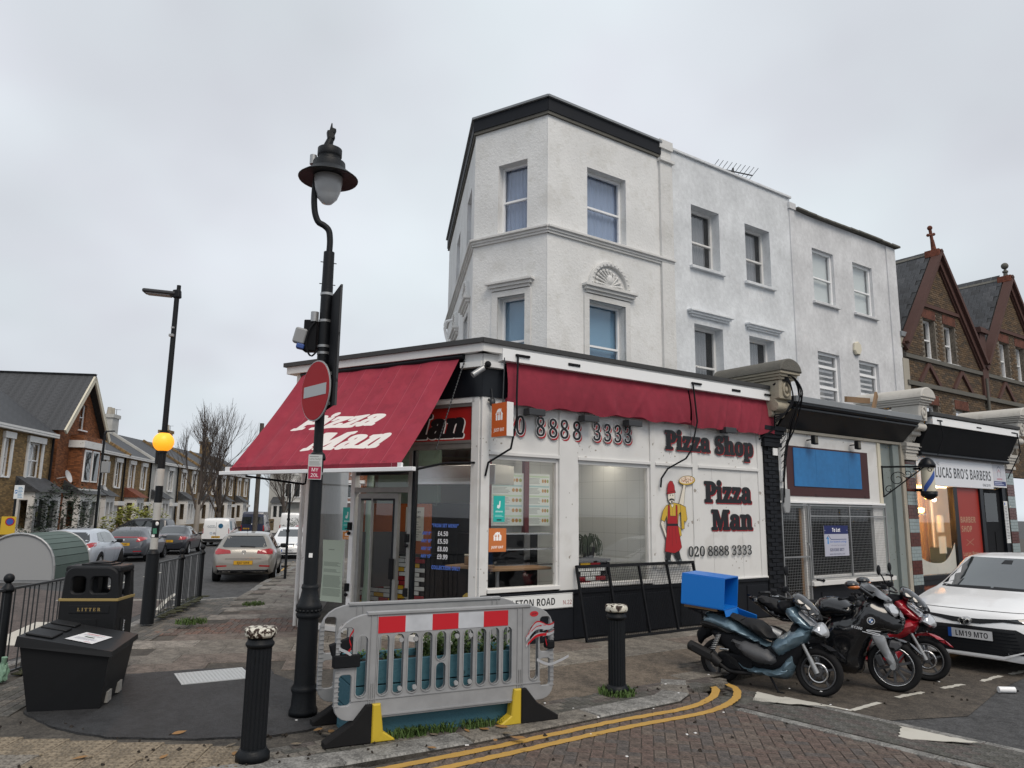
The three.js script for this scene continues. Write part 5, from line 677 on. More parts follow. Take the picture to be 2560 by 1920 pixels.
{
const b = thing('empty_shop', 'empty shop front with bare blue sign panel in a dark red border and meshed window', 'shop', [OX, 0, OZ], R(RA)), P = (n, f, m) => f.mesh(n, m, b);
const lean = new THREE.Shape([[0, 3.55], [0.02, 3.55], [0.44, 3.98], [0.44, 4.0], [0, 4.0]].map(p => new THREE.Vector2(...p)));
P('fascia', B(new THREE.Matrix4().makeRotationY(-Math.PI / 2).setPosition(11.62, 0, 0)).ext(lean, 0, 4.75), M.blackgloss);
P('cornice', B().box(6.87, 11.62, 3.99, 4.03, -0.1, 0.47).box(6.87, 11.62, 3.9, 3.93, 0.36, 0.42), M.blackgloss); P('lead_edge', B().box(6.87, 11.66, 4.03, 4.15, -2.6, 0.5, 0.012), M.lead);
P('cornice_rail', B().box(6.85, 11.6, 3.49, 3.55, -0.1, 0.06, 0.008), M.stone);
P('sign_board', B().box(6.84, 10.5, 2.14, 3.49, -0.1, 0.0), M.whitewood); P('board_edge', B().box(10.5, 10.62, 2.14, 3.49, -0.1, 0.03, 0.006), M.cream); P('bottom_rail', B().box(6.84, 10.64, 2.1, 2.14, -0.1, 0.05, 0.006), M.whitegloss);
P('sign_border', B().box(7.15, 10.09, 2.24, 3.235, 0, 0.012), M.redbrown); P('sign_panel', B().box(7.37, 8.12, 2.435, 3.2, 0.012, 0.026).box(8.124, 9.3, 2.435, 3.2, 0.012, 0.026).box(9.304, 9.78, 2.435, 3.2, 0.012, 0.026), M.bluepaint);
P('stall_riser', B().box(7.72, 10.66, 0, 0.5, -0.2, 0.0).box(8.1, 10.3, 0.1, 0.36, 0, 0.015), M.blackpaint); P('window_sill', B().box(7.7, 10.76, 0.5, 0.585, -0.1, 0.12, 0.008), M.whitewood);
for (const [a, c] of [[7.64, 7.76], [10.2, 10.6]]) P('post', B().box(a, c, 0.06, 2.1, -0.1, 0.0), M.whitewood); P('window_rail', B().box(7.76, 10.2, 0.585, 0.68, -0.1, -0.02), M.whitewood); P('head_rail', B().box(6.84, 10.6, 2.0, 2.1, -0.1, -0.01), M.greywood);
P('pane', B().box(7.76, 10.2, 0.68, 2.0, -0.07, -0.066), M.tintglass); const d = P('door', B().box(6.86, 6.92, 0.05, 2.0, -0.09, -0.05).box(7.58, 7.64, 0.05, 2.0, -0.09, -0.05).box(6.92, 7.58, 0.05, 0.2, -0.09, -0.05), M.wood); B().box(6.92, 7.58, 0.2, 2.0, -0.075, -0.071).mesh('pane', M.tintglass, d); B().tube([[7.7, 1.05, 0.0], [7.7, 1.08, 0.05], [7.7, 1.3, 0.05], [7.7, 1.33, 0.0]], 0.012, 12).mesh('handle', M.galv, d);
P('room', B().box(6.9, 11.5, 0, 3.4, -4, -3.9).box(6.88, 6.9, 0, 3.4, -4, -0.2).box(11.4, 11.5, 0, 3.4, -4, -0.2), mat('emptyroom', [0.12, 0.115, 0.11], 0.9)); P('room_floor', B().box(6.9, 11.4, 0.0, 0.04, -4, -0.1), M.wood); P('room_door', B().box(9.6, 9.9, 0.05, 2.0, -2.5, -2.4), M.redbrown);
// grey side door recess
P('side_panel', B().box(10.62, 11.42, 0, 3.5, -0.2, -0.06).box(10.66, 10.86, 0.05, 3.45, -0.06, -0.04).box(11.16, 11.42, 0.0, 3.5, -0.06, 0.02, 0.006), M.greywood); P('side_post', B().box(11.44, 11.58, 0, 3.5, -0.2, 0.06, 0.01), M.stone);
}
{ // mesh grilles
const t = thing('window_grille', 'galvanised wire mesh grille over the window and door of the empty shop', 'grille', [OX, 0, OZ], R(RA)), f = B();
for (const x of [6.85, 7.7, 7.76, 9.17, 10.6]) f.box(x, x + 0.03, x < 7.75 ? 0.1 : 0.62, 2.08, 0.03, 0.06); for (const [a, c, ys] of [[6.85, 7.73, [0.1, 1.05, 2.05]], [7.76, 10.63, [0.62, 1.84, 2.05]]]) for (const y of ys) f.box(a, c, y, y + 0.025, 0.032, 0.058); f.mesh('frame', M.galv, t);
const w = B(); for (let y = 0.14; y < 2.05; y += 0.052) { if (y > 0.65) w.box(7.78, 10.6, y, y + 0.004, 0.04, 0.044); w.box(6.87, 7.71, y, y + 0.004, 0.04, 0.044); } for (let x = 6.9; x < 10.6; x += 0.052) w.box(x, x + 0.003, x < 7.74 ? 0.12 : 0.65, 2.06, 0.044, 0.047); w.mesh('wire_mesh', M.galv, t).userData.kind = 'stuff';
const lk = B(); for (const x of [7.9, 10.45]) lk.cyl([x - 0.08, 0.62, 0.1], [x + 0.1, 0.6, 0.13], 0.018).ball([x + 0.1, 0.6, 0.13], 0.03, 8); lk.mesh('bolt', M.blackmatte, t);
}
function flood(x, y, label) { const t = thing('flood_lamp', label, 'flood lamp', [...RW(x, 0.02)].reduce((a, v, i) => (a[i * 2] = v, a), [0, y, 0]), R(RA + 12), 'flood lamps over the blue panel'); B().box(-0.1, 0.1, -0.09, 0.09, 0.12, 0.2, 0.012).mesh('housing', M.blackmatte, t); B().box(-0.075, 0.075, -0.065, 0.065, 0.198, 0.204).mesh('lens', M.stonedark, t); B().cyl([0, 0, 0], [-0.12, 0, 0.14], 0.012).cyl([-0.12, -0.02, 0.14], [0.12, 0.0, 0.14], 0.01).mesh('bracket', M.blackmatte, t); }
flood(7.85, 3.37, 'black flood lamp above the left end of the blue panel'); flood(9.42, 3.36, 'black flood lamp above the right end of the blue panel');
{
const t = thing('letting_board', 'blue and grey letting board fixed to the meshed shop window', 'sign', [OX, 0, OZ], R(RA)); B().box(8.2, 9.06, 1.055, 1.665, 0.06, 0.066).mesh('board', M.white, t);
const f = B(); sheet(f, 8.2, 9.06, 1.055, 1.665, 0.069); f.mesh('board_face', printMat('letting_print', 512, 400, (x, w, h) => { x.fillStyle = '#b3b5c4'; x.fillRect(0, 0, w, h); x.fillStyle = '#14205c'; x.fillRect(0, 0, w, h * 0.28); txt(x, 'To Let', w / 2, h * 0.145, 'bold 70px sans-serif', '#fff', { sx: 0.85 }); x.fillStyle = '#fff'; x.fillRect(14, 60, 10, 6); x.fillRect(w - 26, 60, 10, 6); x.strokeStyle = '#1a2c66'; x.lineWidth = 8; x.beginPath(); x.moveTo(40, 170); x.lineTo(86, 130); x.lineTo(140, 182); x.lineTo(470, 182); x.stroke(); x.fillStyle = '#3f8ccc'; x.beginPath(); x.moveTo(70, 140); x.lineTo(100, 175); x.lineTo(84, 178); x.lineTo(90, 240); x.lineTo(58, 240); x.lineTo(64, 178); x.lineTo(46, 175); x.fill(); txt(x, 'Star Estates & Lettings', 290, 212, 'bold 36px sans-serif', '#3f67b4', { sx: 0.9 }); txt(x, 'Sales Lettings Property Management', 290, 258, 'italic 18px serif', '#333a66'); txt(x, '020 8365 8877', 256, 318, 'bold 54px sans-serif', '#20264e', { sx: 0.86 }); txt(x, 'www.starestates.com', 256, 372, '34px sans-serif', '#20264e'); }), t);
}
{ // scroll bracket
const t = thing('scroll_bracket', 'empty black wrought iron scroll bracket beside the grey panel', 'bracket', [...RW(10.62, 0.03)].reduce((a, v, i) => (a[i * 2] = v, a), [0, 0, 0]), R(RA - 62)); B().box(-0.02, 0.02, 2.28, 2.98, 0, 0.02).box(-0.02, 0.95, 2.93, 2.97, 0.0, 0.025).mesh('bar', M.blackmatte, t); const c = B(); c.cyl([0.02, 2.3, 0.01], [0.82, 2.93, 0.01], 0.014); const sp = (cx, cy, r0, tn, a0) => { const p = []; for (let i = 0; i <= 20; i++) { const a = a0 + i / 20 * tn, r = r0 * (1 - i / 26); p.push([cx + Math.cos(a) * r, cy + Math.sin(a) * r, 0.01]); } c.tube(p, 0.009, 40, 5); }; sp(0.3, 2.68, 0.17, 8, 0.5); sp(0.5, 2.8, 0.1, 7, 3.5); sp(0.12, 2.45, 0.09, 6, 1); sp(0.95, 2.88, 0.06, 6, 1.6); c.mesh('scroll', M.blackmatte, t);
}
{
const t = thing('timber_offcuts', 'two old timber offcuts lying on the flat roof edge of the empty shop', 'timber', [...RW(9.9, 0.1)].reduce((a, v, i) => (a[i * 2] = v, a), [0, 4.15, 0]), R(RA)); B().cb(-0.2, 0.22, 0, 1.1, 0.12, 0.06, 0.1, 0.1, 0.06).mesh('plank', M.wood, t); B().cb(0.45, 0.2, 0.02, 0.55, 0.16, 0.05, 0.1, 0.3, 1.0).mesh('plank', M.wood, t);
}
{
const b = thing('barber_shop', 'barber shop front with white sign, red door panel, warm wooden interior', 'shop', [OX, 0, OZ], R(RA)), P = (n, f, m) => f.mesh(n, m, b);
P('lead_edge', B().box(12.06, 16.9, 4.2, 4.29, -2.6, 0.5, 0.012), M.felt); P('blind_box', B().box(12.2, 16.86, 4.0, 4.18, 0.3, 0.47, 0.006), M.whitegloss); P('blind_slot', B().box(12.4, 12.65, 4.09, 4.12, 0.47, 0.48).box(14.4, 14.65, 4.07, 4.1, 0.47, 0.48).box(16.4, 16.7, 4.08, 4.11, 0.47, 0.48), M.blackmatte);
const lean = new THREE.Shape([[0, 3.34], [0.12, 3.34], [0.44, 4.0], [0, 4.0]].map(p => new THREE.Vector2(...p))); P('black_blind', B(new THREE.Matrix4().makeRotationY(-Math.PI / 2).setPosition(16.86, 0, 0)).ext(lean, 0, 4.78), M.blackmatte); P('blind_roller', B().cyl([12.12, 3.33, 0.15], [16.8, 3.33, 0.15], 0.05), M.blackgloss);
P('arm', B().poly([[12.5, 4.1, 0.49], [12.55, 3.75, 0.52], [12.45, 3.3, 0.4]], 0.012), M.blackmatte); P('arm', B().poly([[16.7, 4.1, 0.49], [16.75, 3.6, 0.5], [16.6, 2.9, 0.2]], 0.014), M.blackmatte);
P('sign_box', B().box(12.1, 16.04, 2.6, 3.3, -0.05, 0.06, 0.008), M.whitegloss); const f = B(); sheet(f, 12.62, 16.03, 2.61, 3.29, 0.0625);
P('sign_face', f, printMat('barber_print', 1536, 306, (x, w, h) => { x.fillStyle = '#d9dce2'; x.fillRect(0, 0, w, h); txt(x, 'Est. 1982', 190, 66, '52px sans-serif', '#2a2f38', { sx: 0.72 }); txt(x, "LUCAS BRO'S BARBERS", 820, 160, 'bold 158px sans-serif', '#12151c', { sx: 0.8 }); txt(x, '07466 328 919', 1360, 270, 'bold 42px sans-serif', '#2a2f38', { sx: 0.72 }); x.strokeStyle = '#2b3350'; x.lineWidth = 7; x.beginPath(); x.moveTo(18, 30); x.lineTo(70, 120); x.moveTo(84, 20); x.lineTo(20, 130); x.stroke(); x.strokeStyle = '#b0233a'; x.beginPath(); x.moveTo(10, 110); x.lineTo(96, 96); x.stroke(); x.strokeStyle = '#2f68b8'; x.lineWidth = 11; x.beginPath(); x.arc(18, 160, 66, -0.5, 1.4); x.stroke(); }, { roughness: 0.3 }));
const f2 = B().box(16.06, 16.86, 2.66, 3.28, 0, 0.05); P('small_sign', f2, M.whitegloss); const f3 = B(); sheet(f3, 16.08, 16.84, 2.68, 3.26, 0.053); P('small_sign_face', f3, printMat('crest_print', 256, 200, (x, w, h) => { x.fillStyle = '#c6c9d2'; x.fillRect(0, 0, w, h); x.fillStyle = '#26356e'; x.fillRect(8, 152, 240, 40); x.strokeStyle = '#444a60'; x.lineWidth = 5; x.beginPath(); x.arc(128, 56, 38, 2.6, 6.8); x.lineTo(158, 110); x.moveTo(94, 76); x.lineTo(98, 110); x.stroke(); x.strokeStyle = '#a83048'; x.beginPath(); x.moveTo(100, 70); x.lineTo(126, 44); x.lineTo(152, 72); x.stroke(); txt(x, 'BARBERING', 128, 130, 'bold 20px sans-serif', '#a83048'); lines(x, 20, 230, 162, 2, 14, '#cfd6ee', 5, rng(4)); }));
P('window_frame', B().box(12.08, 13.94, 0.42, 0.52, -0.1, 0.05, 0.008).box(12.08, 13.94, 0.3, 0.42, -0.1, 0.02), M.blackgloss); P('frame_post', B().box(13.88, 14.08, 0.1, 2.6, -0.12, 0.02), M.blackgloss); P('pane', B().box(12.08, 13.88, 0.52, 2.6, -0.05, -0.046), M.glass); P('stall_riser', B().box(12.08, 13.94, 0, 0.3, -0.1, 0.0), M.terracotta);
const fr = new THREE.Shape(); fr.moveTo(12.1, 0.53); fr.lineTo(13.87, 0.53); fr.lineTo(13.87, 1.25); fr.quadraticCurveTo(13.5, 0.75, 13.0, 0.78); fr.quadraticCurveTo(12.4, 0.78, 12.1, 1.0); P('frosting', B().ext(fr, -0.044, -0.042), mat('frost', [0.55, 0.55, 0.5], 0.8, { map: tGrime }));
P('red_panel', B().box(14.08, 15.32, 0.1, 2.6, -0.1, -0.03), mat('doorred', [0.30, 0.025, 0.015], 0.45)); lettering2('panel_lettering', b, 14.1, 15.3, 0.7, 2.0, -0.027, 360, 390, (x) => { const c = '#b08a72'; txt(x, 'BARBER', 160, 60, 'bold 60px sans-serif', c, { sx: 1.1 }); txt(x, 'SHOP', 130, 128, 'bold 60px sans-serif', c, { sx: 1.1 }); txt(x, 'Lucas Bros.', 170, 310, 'bold 44px sans-serif', c, { sx: 1.1 }); txt(x, 'Est. 1982', 190, 362, '38px sans-serif', c, { sx: 1.1 }); x.strokeStyle = c; x.lineWidth = 4; x.beginPath(); x.moveTo(100, 250); x.lineTo(230, 200); x.moveTo(110, 205); x.lineTo(220, 250); x.stroke(); });
P('door_frame', B().box(15.32, 15.5, 0, 2.6, -0.15, 0.02).box(16.62, 16.88, 0, 2.66, -0.15, 0.02), M.blackgloss); const d = P('side_door', B().box(15.5, 16.62, 0.05, 2.6, -0.14, -0.06).box(15.6, 15.95, 0.2, 1.5, -0.06, -0.045).box(16.15, 16.5, 0.2, 1.5, -0.06, -0.045), M.blackmatte); B().box(15.7, 16.4, 1.75, 2.5, -0.062, -0.05).mesh('pane', M.tintglass, d);
P('interior_wall', B().box(12.0, 17.2, 0, 2.7, -1.6, -1.5), M.cream); P('interior_side', B().box(12.0, 12.05, 0, 2.7, -1.5, -0.15), M.cream); P('interior_side', B().box(17.0, 17.1, 0, 2.7, -1.5, -0.15), M.cream); mat('slatwood', [0.36, 0.23, 0.10], 0.6, { map: tGrime }); for (let i = 0; i < 6; i++) P('wood_slat', B().box(14.5 + i * 0.2, 14.5 + i * 0.2 + 0.15, 0.35, 2.6, -1.48, -1.44), i % 2 ? M.slatwood : M.wood); P('interior_box', B().box(15.2, 15.9, 0.35, 1.05, -1.3, -0.9), M.leafdark); P('mirror_frame', B().box(15.75, 15.82, 0.9, 2.4, -1.46, -1.42), M.whitegloss); P('interior_floor', B().box(12.05, 17, 0.3, 0.34, -1.5, -0.16), M.wood); P('interior_ceiling', B().box(12.05, 17, 2.62, 2.66, -1.5, -0.13), M.white);
for (const [x, y, w, h] of [[13.05, 1.5, 0.36, 0.4], [13.1, 1.0, 0.36, 0.4]]) { const q = B(); sheet(q, x, x + w, y, y + h, -0.05); P('paper_notice', q, M.cream); }
for (let i = 0; i < 3; i++) { const q = B().ball([12.62 + i * 0.19, 2.02, -0.35], 0.07, 12).mesh('lamp_bulb', mat('bulbglow', [1, 0.7, 0.25], 0.5, { emissive: new THREE.Color(1, 0.62, 0.16), emissiveIntensity: 5 }), b); } P('lamp_bar', B().box(12.5, 13.12, 1.9, 1.94, -0.4, -0.3), M.galv);
const L = new THREE.PointLight(0xffa94a, 9, 0, 2); const lp = V(12.81, 2.02, -0.35).applyMatrix4(FR); L.position.copy(lp); scene.add(L); const L2 = new THREE.PointLight(0xffdfb0, 6, 0, 2); L2.position.copy(V(14.4, 2.3, -0.7).applyMatrix4(FR)); scene.add(L2);
P('spot_lamp', B().ball([14.4, 2.3, -0.7], 0.06, 8), M.litteron);
}
function lettering2(name, parent, x0, x1, y0, y1, z, w, h, draw) { const b = B(), g = new THREE.PlaneGeometry(x1 - x0, y1 - y0); g.translate((x0 + x1) / 2, (y0 + y1) / 2, z); b.add(g, null, true); return b.mesh(name, printMat(name + '_print', w, h, draw, { transparent: true, alphaTest: 0.5 }), parent); }
{
const t = thing('barber_pole', 'striped barber pole lamp with black domed ends on the tiled pier', 'barber pole', [...RW(11.98, 0.36)].reduce((a, v, i) => (a[i * 2] = v, a), [0, 2.24, 0]), R(RA));
B().cyl([0, 0.2, 0], [0, 0.74, 0], 0.14, 0.14, 24).mesh('glass_tube', M.cream, t); const s = new Bld(); for (let i = 0; i < 36; i++) { const a = -1.75 + i * 0.052, y = 0.24 + i * 0.0105; s.cb(Math.sin(a) * 0.143, y, Math.cos(a) * 0.143, 0.03, 0.13, 0.004, 0, a, 0); } s.mesh('stripe', mat('poleblue', [0.03, 0.09, 0.36], 0.35), t);
B().lathe([[0, 0], [0.08, 0.02], [0.17, 0.1], [0.18, 0.2], [0, 0.2]], [0, 0, 0], 24).mesh('lower_cap', M.blackgloss, t); B().lathe([[0, 0.74], [0.18, 0.74], [0.18, 0.82], [0.12, 0.92], [0.05, 0.97], [0, 0.97]], [0, 0, 0], 24).mesh('dome', M.blackgloss, t); B().box(-0.02, 0.02, 0.2, 0.26, -0.32, -0.1).box(-0.02, 0.02, 0.7, 0.75, -0.32, -0.1).mesh('bracket', M.blackmatte, t);
}
{ // notices on the end pier
const t = thing('notice_strip', 'tall white parking notice on the right tiled pier', 'sign', [OX, 0, OZ], R(RA)); B().box(16.62, 16.84, 1.2, 2.3, 0.02, 0.03).mesh('board', M.white, t); const f = B(); sheet(f, 16.63, 16.83, 1.22, 2.28, 0.033); f.mesh('board_face', printMat('strip_print', 96, 512, (x, w, h) => { x.fillStyle = '#d6d8da'; x.fillRect(0, 0, w, h); x.fillStyle = '#2c56a4'; x.fillRect(8, 8, 26, 30); const r = rng(8); lines(x, 10, 88, 60, 22, 19, '#3a3f48', 7, r); }), t);
}
// ---------- street furniture ----------
mat('whitechip', [0.62, 0.60, 0.55], 0.7, { map: dataTex(256, (x, y, i) => { const j = (y * 2 % 512) * 512 + (x * 2 % 512), c = sst(0.52, 0.56, N3[j]); return mixc([1, 1, 0.98], [0.22, 0.14, 0.1], c); }, true, 4), bumpMap: bStucco, bumpScale: 0.004 });
mat('bandwhite', [0.55, 0.55, 0.53], 0.5, { map: tPaint }); mat('signred', [0.36, 0.014, 0.02], 0.6, { specularIntensity: 0.4 }); mat('magenta', [0.32, 0.012, 0.05], 0.5); mat('plategrey', [0.42, 0.44, 0.45], 0.45); mat('barriergrey', [0.36, 0.37, 0.385], 0.5, { map: tMottle }); mat('barrierred', [0.50, 0.012, 0.022], 0.35); mat('barrierwhite', [0.62, 0.65, 0.70], 0.35, { map: tMottle }); mat('footyellow', [0.58, 0.42, 0.03], 0.5, { map: tGrime });
// fluted cast-iron bollards
function bollard(label, p, h, capY) {
const t = thing('bollard', label, 'bollard', p), s = new THREE.Shape(), n = 20; for (let i = 0; i <= n * 6; i++) { const a = i / (n * 6) * Math.PI * 2, r = 0.092 - 0.007 * Math.abs(Math.sin(a * n / 2)) ** 0.6; i ? s.lineTo(Math.cos(a) * r, Math.sin(a) * r) : s.moveTo(Math.cos(a) * r, Math.sin(a) * r); }
const b = B(new THREE.Matrix4().makeRotationX(-Math.PI / 2)); b.ext(s, 0.06, h - 0.13, 0.004, 1); b.mesh('shaft', M.ironblack, t);
B().lathe([[0, 0], [0.125, 0], [0.125, 0.05], [0.105, 0.075], [0.1, 0.09], [0, 0.09]], [0, 0, 0], 24).mesh('base', M.ironblack, t);
B().lathe([[0, h - 0.15], [0.094, h - 0.15], [0.108, h - 0.13], [0.108, h - 0.115], [0.095, h - 0.1], [0.095, h - 0.07], [0, h - 0.07]], [0, 0, 0], 24).mesh('collar', M.ironblack, t);
B().lathe([[0, h - 0.075], [0.112, h - 0.07], [0.122, h - 0.05], [0.122, h - 0.018], [0.11, h], [0, h + 0.004]], [0, 0, 0], 24).mesh('cap', M.whitechip, t); return t;
}
bollard('black fluted bollard with chipped white cap, left of the grey plastic barrier', [-1.924, 0, -5.99], 0.965);
bollard('black fluted bollard with rusty flaking cap and grass at its foot, before the mesh screen', [1.15, 0, -8.23], 0.9);
function tuft(name, label, p, n, h, spread, m = M.grass, seed = 1) { const r = rng(seed), v = []; for (let i = 0; i < n; i++) { const a = r() * 6.28, q = Math.sqrt(r()) * spread, x = Math.cos(a) * q, z = Math.sin(a) * q, l = h * (0.5 + r()), b = r() * 6.28, w = 0.004 + 0.004 * r(), lx = x + Math.cos(b) * l * 0.6, lz = z + Math.sin(b) * l * 0.6, cx = Math.cos(b + 1.57) * w, cz = Math.sin(b + 1.57) * w; v.push(x - cx, 0, z - cz, x + cx, 0, z + cz, (x + lx) / 2 + cx, l * 0.75, (z + lz) / 2 + cz, x - cx, 0, z - cz, (x + lx) / 2 + cx, l * 0.75, (z + lz) / 2 + cz, (x + lx) / 2 - cx, l * 0.75, (z + lz) / 2 - cz, (x + lx) / 2 - cx, l * 0.75, (z + lz) / 2 - cz, (x + lx) / 2 + cx, l * 0.75, (z + lz) / 2 + cz, lx, l, lz); } const g = new THREE.BufferGeometry(); g.setAttribute('position', new THREE.Float32BufferAttribute(v, 3)); g.computeVertexNormals(); const o = B(T(...p)).add(g).mesh(name, m); o.userData.kind = 'stuff'; o.userData.label = label; return o; }
tuft('grass', 'short grass round the foot of the rusty-capped bollard', [1.15, 0, -8.21], 420, 0.05, 0.2, M.grass, 3);
tuft('grass', 'grass tufts in the paving joints by the far railing', [-5.2, 0, -12.6], 300, 0.06, 0.25, M.grass, 5); tuft('grass', 'grass growing beside the railing foot', [-5.0, 0, -15.0], 260, 0.05, 0.22, M.grass, 7);
{ const o = tuft('moss', 'moss and weeds along the railing foot', [0, 0, 0], 1, 0.01, 0.01, M.grass, 1); o.geometry.dispose(); const r = rng(41), q = []; for (let i = 0; i < 26; i++) { const k = i / 26; const t = B(T(-6.15 - 0.5 * k + 0.2 * r(), 0, -13.2 - 3.2 * k)); q.push(t); } const bb = B(); for (const t of q) { t.cb(0, 0.008, 0, 0.12 + 0.2 * r(), 0.02, 0.08 + 0.1 * r(), 0, r() * 3, 0, 0.008); bb.g.push(...t.g); } for (let i = 0; i < 30; i++) { const k = i / 30; bb.cb(-5.62 - 0.15 * k + 0.12 * r(), 0.006, -8.9 - 1.6 * k + 0.2 * r(), 0.06 + 0.12 * r(), 0.016, 0.05 + 0.1 * r(), 0, r() * 3, 0, 0.006); } mat('mossy', [0.055, 0.06, 0.022], 0.95, { map: tGrit, bumpMap: bStucco, bumpScale: 0.02 }); o.geometry = bb.geo(); o.material = M.mossy; }
// ornate lamp post with signs
{
const X = -1.887, Z = -7.236, t = thing('lamp_post', 'tall black ornate lamp post with swan-neck pipe and hooded glass lantern', 'lamp post', [X, 0, Z]);
B().lathe([[0, 0], [0.13, 0], [0.13, 0.05], [0.115, 0.08], [0.108, 0.2], [0.12, 0.22], [0.12, 0.25], [0.098, 0.28], [0.094, 0.86], [0.11, 0.87], [0.118, 0.9], [0.1, 0.92], [0.118, 0.95], [0.12, 0.98], [0.105, 1.0], [0.085, 1.06], [0.073, 1.12], [0.082, 1.14], [0.075, 1.17], [0, 1.17]], [0, 0, 0], 28).mesh('base', M.ironblack, t);
const bd = B(); for (let i = 0; i < 18; i++) { const a = i / 18 * 6.283; bd.ball([Math.cos(a) * 0.108, 0.935, Math.sin(a) * 0.108], 0.016, 6); } bd.mesh('bead_ring', M.ironblack, t);
B().cyl([0, 1.15, 0], [0, 2.36, 0], 0.066, 0.06, 20).lathe([[0, 2.33], [0.075, 2.34], [0.08, 2.36], [0.07, 2.4], [0.05, 2.42], [0, 2.42]]).mesh('lower_shaft', M.ironblack, t);
B().cyl([0, 2.4, 0], [0, 4.44, 0], 0.046, 0.044, 18).mesh('upper_shaft', M.ironblack, t); B().cyl([0, 3.28, 0], [0, 4.1, 0], 0.06, 0.058, 18).cyl([0, 4.1, 0], [0, 4.46, 0], 0.056, 0.054, 18).mesh('clamp_sleeve', M.ironblack, t);
const ct = (dx, y) => [dx * 0.97, y, dx * -0.25]; B().tube([ct(0, 4.42), ct(0.0, 4.6), ct(-0.02, 4.7), ct(-0.07, 4.745), ct(-0.12, 4.77), ct(-0.155, 4.84), ct(-0.175, 4.95), ct(-0.18, 5.1), ct(-0.165, 5.3), ct(-0.15, 5.42)], 0.032, 48, 12).mesh('swan_neck', M.ironblack, t);
const l = T(-0.05, 0, 0.01); B(l).lathe([[0.13, 5.28], [0.3, 5.245], [0.305, 5.255], [0.17, 5.36], [0.165, 5.43], [0.15, 5.44], [0.11, 5.45], [0.11, 5.5], [0.125, 5.505], [0.125, 5.58], [0.09, 5.6], [0.03, 5.61], [0.03, 5.64], [0, 5.64]], [0, 0, 0], 32).mesh('hood', M.ironblack, t);
mat('milkglass', [0.62, 0.63, 0.64], 0.25, { transmission: 0.35, thickness: 0 }); B(l).lathe([[0.0, 4.97], [0.05, 4.985], [0.1, 5.04], [0.13, 5.12], [0.143, 5.2], [0.145, 5.29]], [0, 0, 0], 28).mesh('glass_bowl', M.milkglass, t); B(l).cyl([0, 5.27, 0], [0, 5.3, 0], 0.15, 0.16, 24).mesh('bowl_rim', M.darksteel, t);
B(l).cyl([-0.03, 5.6, 0], [0.0, 5.7, 0], 0.05, 0.035, 10).cb(0.0, 5.74, 0, 0.075, 0.1, 0.07, 0, 0.4, 0.15, 0.012).cb(0.02, 5.79, 0, 0.06, 0.06, 0.06, 0, 0.2, -0.3, 0.012).cyl([0.0, 5.8, 0], [0.005, 5.88, 0], 0.018, 0.006, 8).mesh('finial', M.ironblack, t); B(l).cyl([-0.16, 5.4, 0.03], [-0.16, 5.5, 0.03], 0.035, 0.035, 10).mesh('photocell', M.galv, t);
for (const y of [4.0, 3.72, 3.46, 3.39, 2.2]) B().cyl([0, y, 0], [0, y + 0.025, 0], 0.064, 0.064, 18).mesh('steel_band', M.galv, t);
for (const [y, a] of [[4.35, 0.4], [4.12, 0.4]]) B().cyl([-0.08 * Math.cos(a), y, 0.08 * Math.sin(a)], [0.08 * Math.cos(a), y, -0.08 * Math.sin(a)], 0.005).mesh('step_bolt', M.darksteel, t);
B().box(-0.2, -0.07, 3.42, 3.74, -0.06, 0.05, 0.01).mesh('control_box', M.blackmatte, t); B().cyl([-0.1, 3.72, 0.03], [-0.1, 3.82, 0.03], 0.04, 0.04, 12).mesh('junction_cap', M.galv, t); B().cb(-0.23, 3.57, 0.04, 0.12, 0.16, 0.1, 0.1, 0.2, -0.25, 0.02).mesh('socket', M.plasticgrey, t); B().cb(-0.22, 3.46, 0.05, 0.08, 0.05, 0.08, 0, 0.2, -0.2, 0.012).mesh('plug', mat('plugblue', [0.03, 0.08, 0.3], 0.5), t); B().tube([[-0.08, 3.72, 0.06], [-0.13, 3.62, 0.09], [-0.15, 3.45, 0.09], [-0.1, 3.36, 0.08], [-0.04, 3.42, 0.07]], 0.01, 24, 6).mesh('cable', M.blackmatte, t);
B().box(-0.012, 0.022, 1.42, 1.46, 0.06, 0.068).mesh('paper_scrap', M.white, t);
const ne = thing('no_entry_sign', 'round red no entry sign with white bar on the lamp post', 'sign', [X - 0.03, 3.012, Z + 0.09], R(-49)); const rot = new THREE.Matrix4().makeRotationX(Math.PI / 2); B().add(new THREE.CylinderGeometry(0.3, 0.3, 0.012, 48), rot).mesh('rim', M.plategrey, ne); B(T(0, 0, 0.008)).add(new THREE.CylinderGeometry(0.288, 0.288, 0.006, 48), rot).mesh('disc', M.signred, ne); B().box(-0.235, 0.235, -0.055, 0.055, 0.01, 0.0135).mesh('bar', M.plategrey, ne); B().box(-0.25, 0.25, 0.13, 0.16, -0.03, -0.006).box(-0.25, 0.25, -0.16, -0.13, -0.03, -0.006).mesh('rail', M.galv, ne);
const dp = thing('direction_plate', 'tall dark sign plate seen nearly edge-on, fixed to the lamp post', 'sign', [X + 0.09, 0, Z + 0.08], R(-66)); B().box(-0.22, 0.36, 2.83, 3.99, 0.0, 0.006).mesh('plate', M.blackmatte, dp); B().box(-0.22, 0.36, 3.97, 4.0, -0.02, 0.0).box(-0.22, -0.19, 2.83, 3.98, -0.02, 0).box(0.33, 0.36, 2.83, 3.98, -0.02, 0).box(-0.22, 0.36, 3.5, 3.53, -0.02, 0.0).box(-0.22, 0.36, 3.05, 3.08, -0.02, 0.0).mesh('edge_rib', M.darksteel, dp);
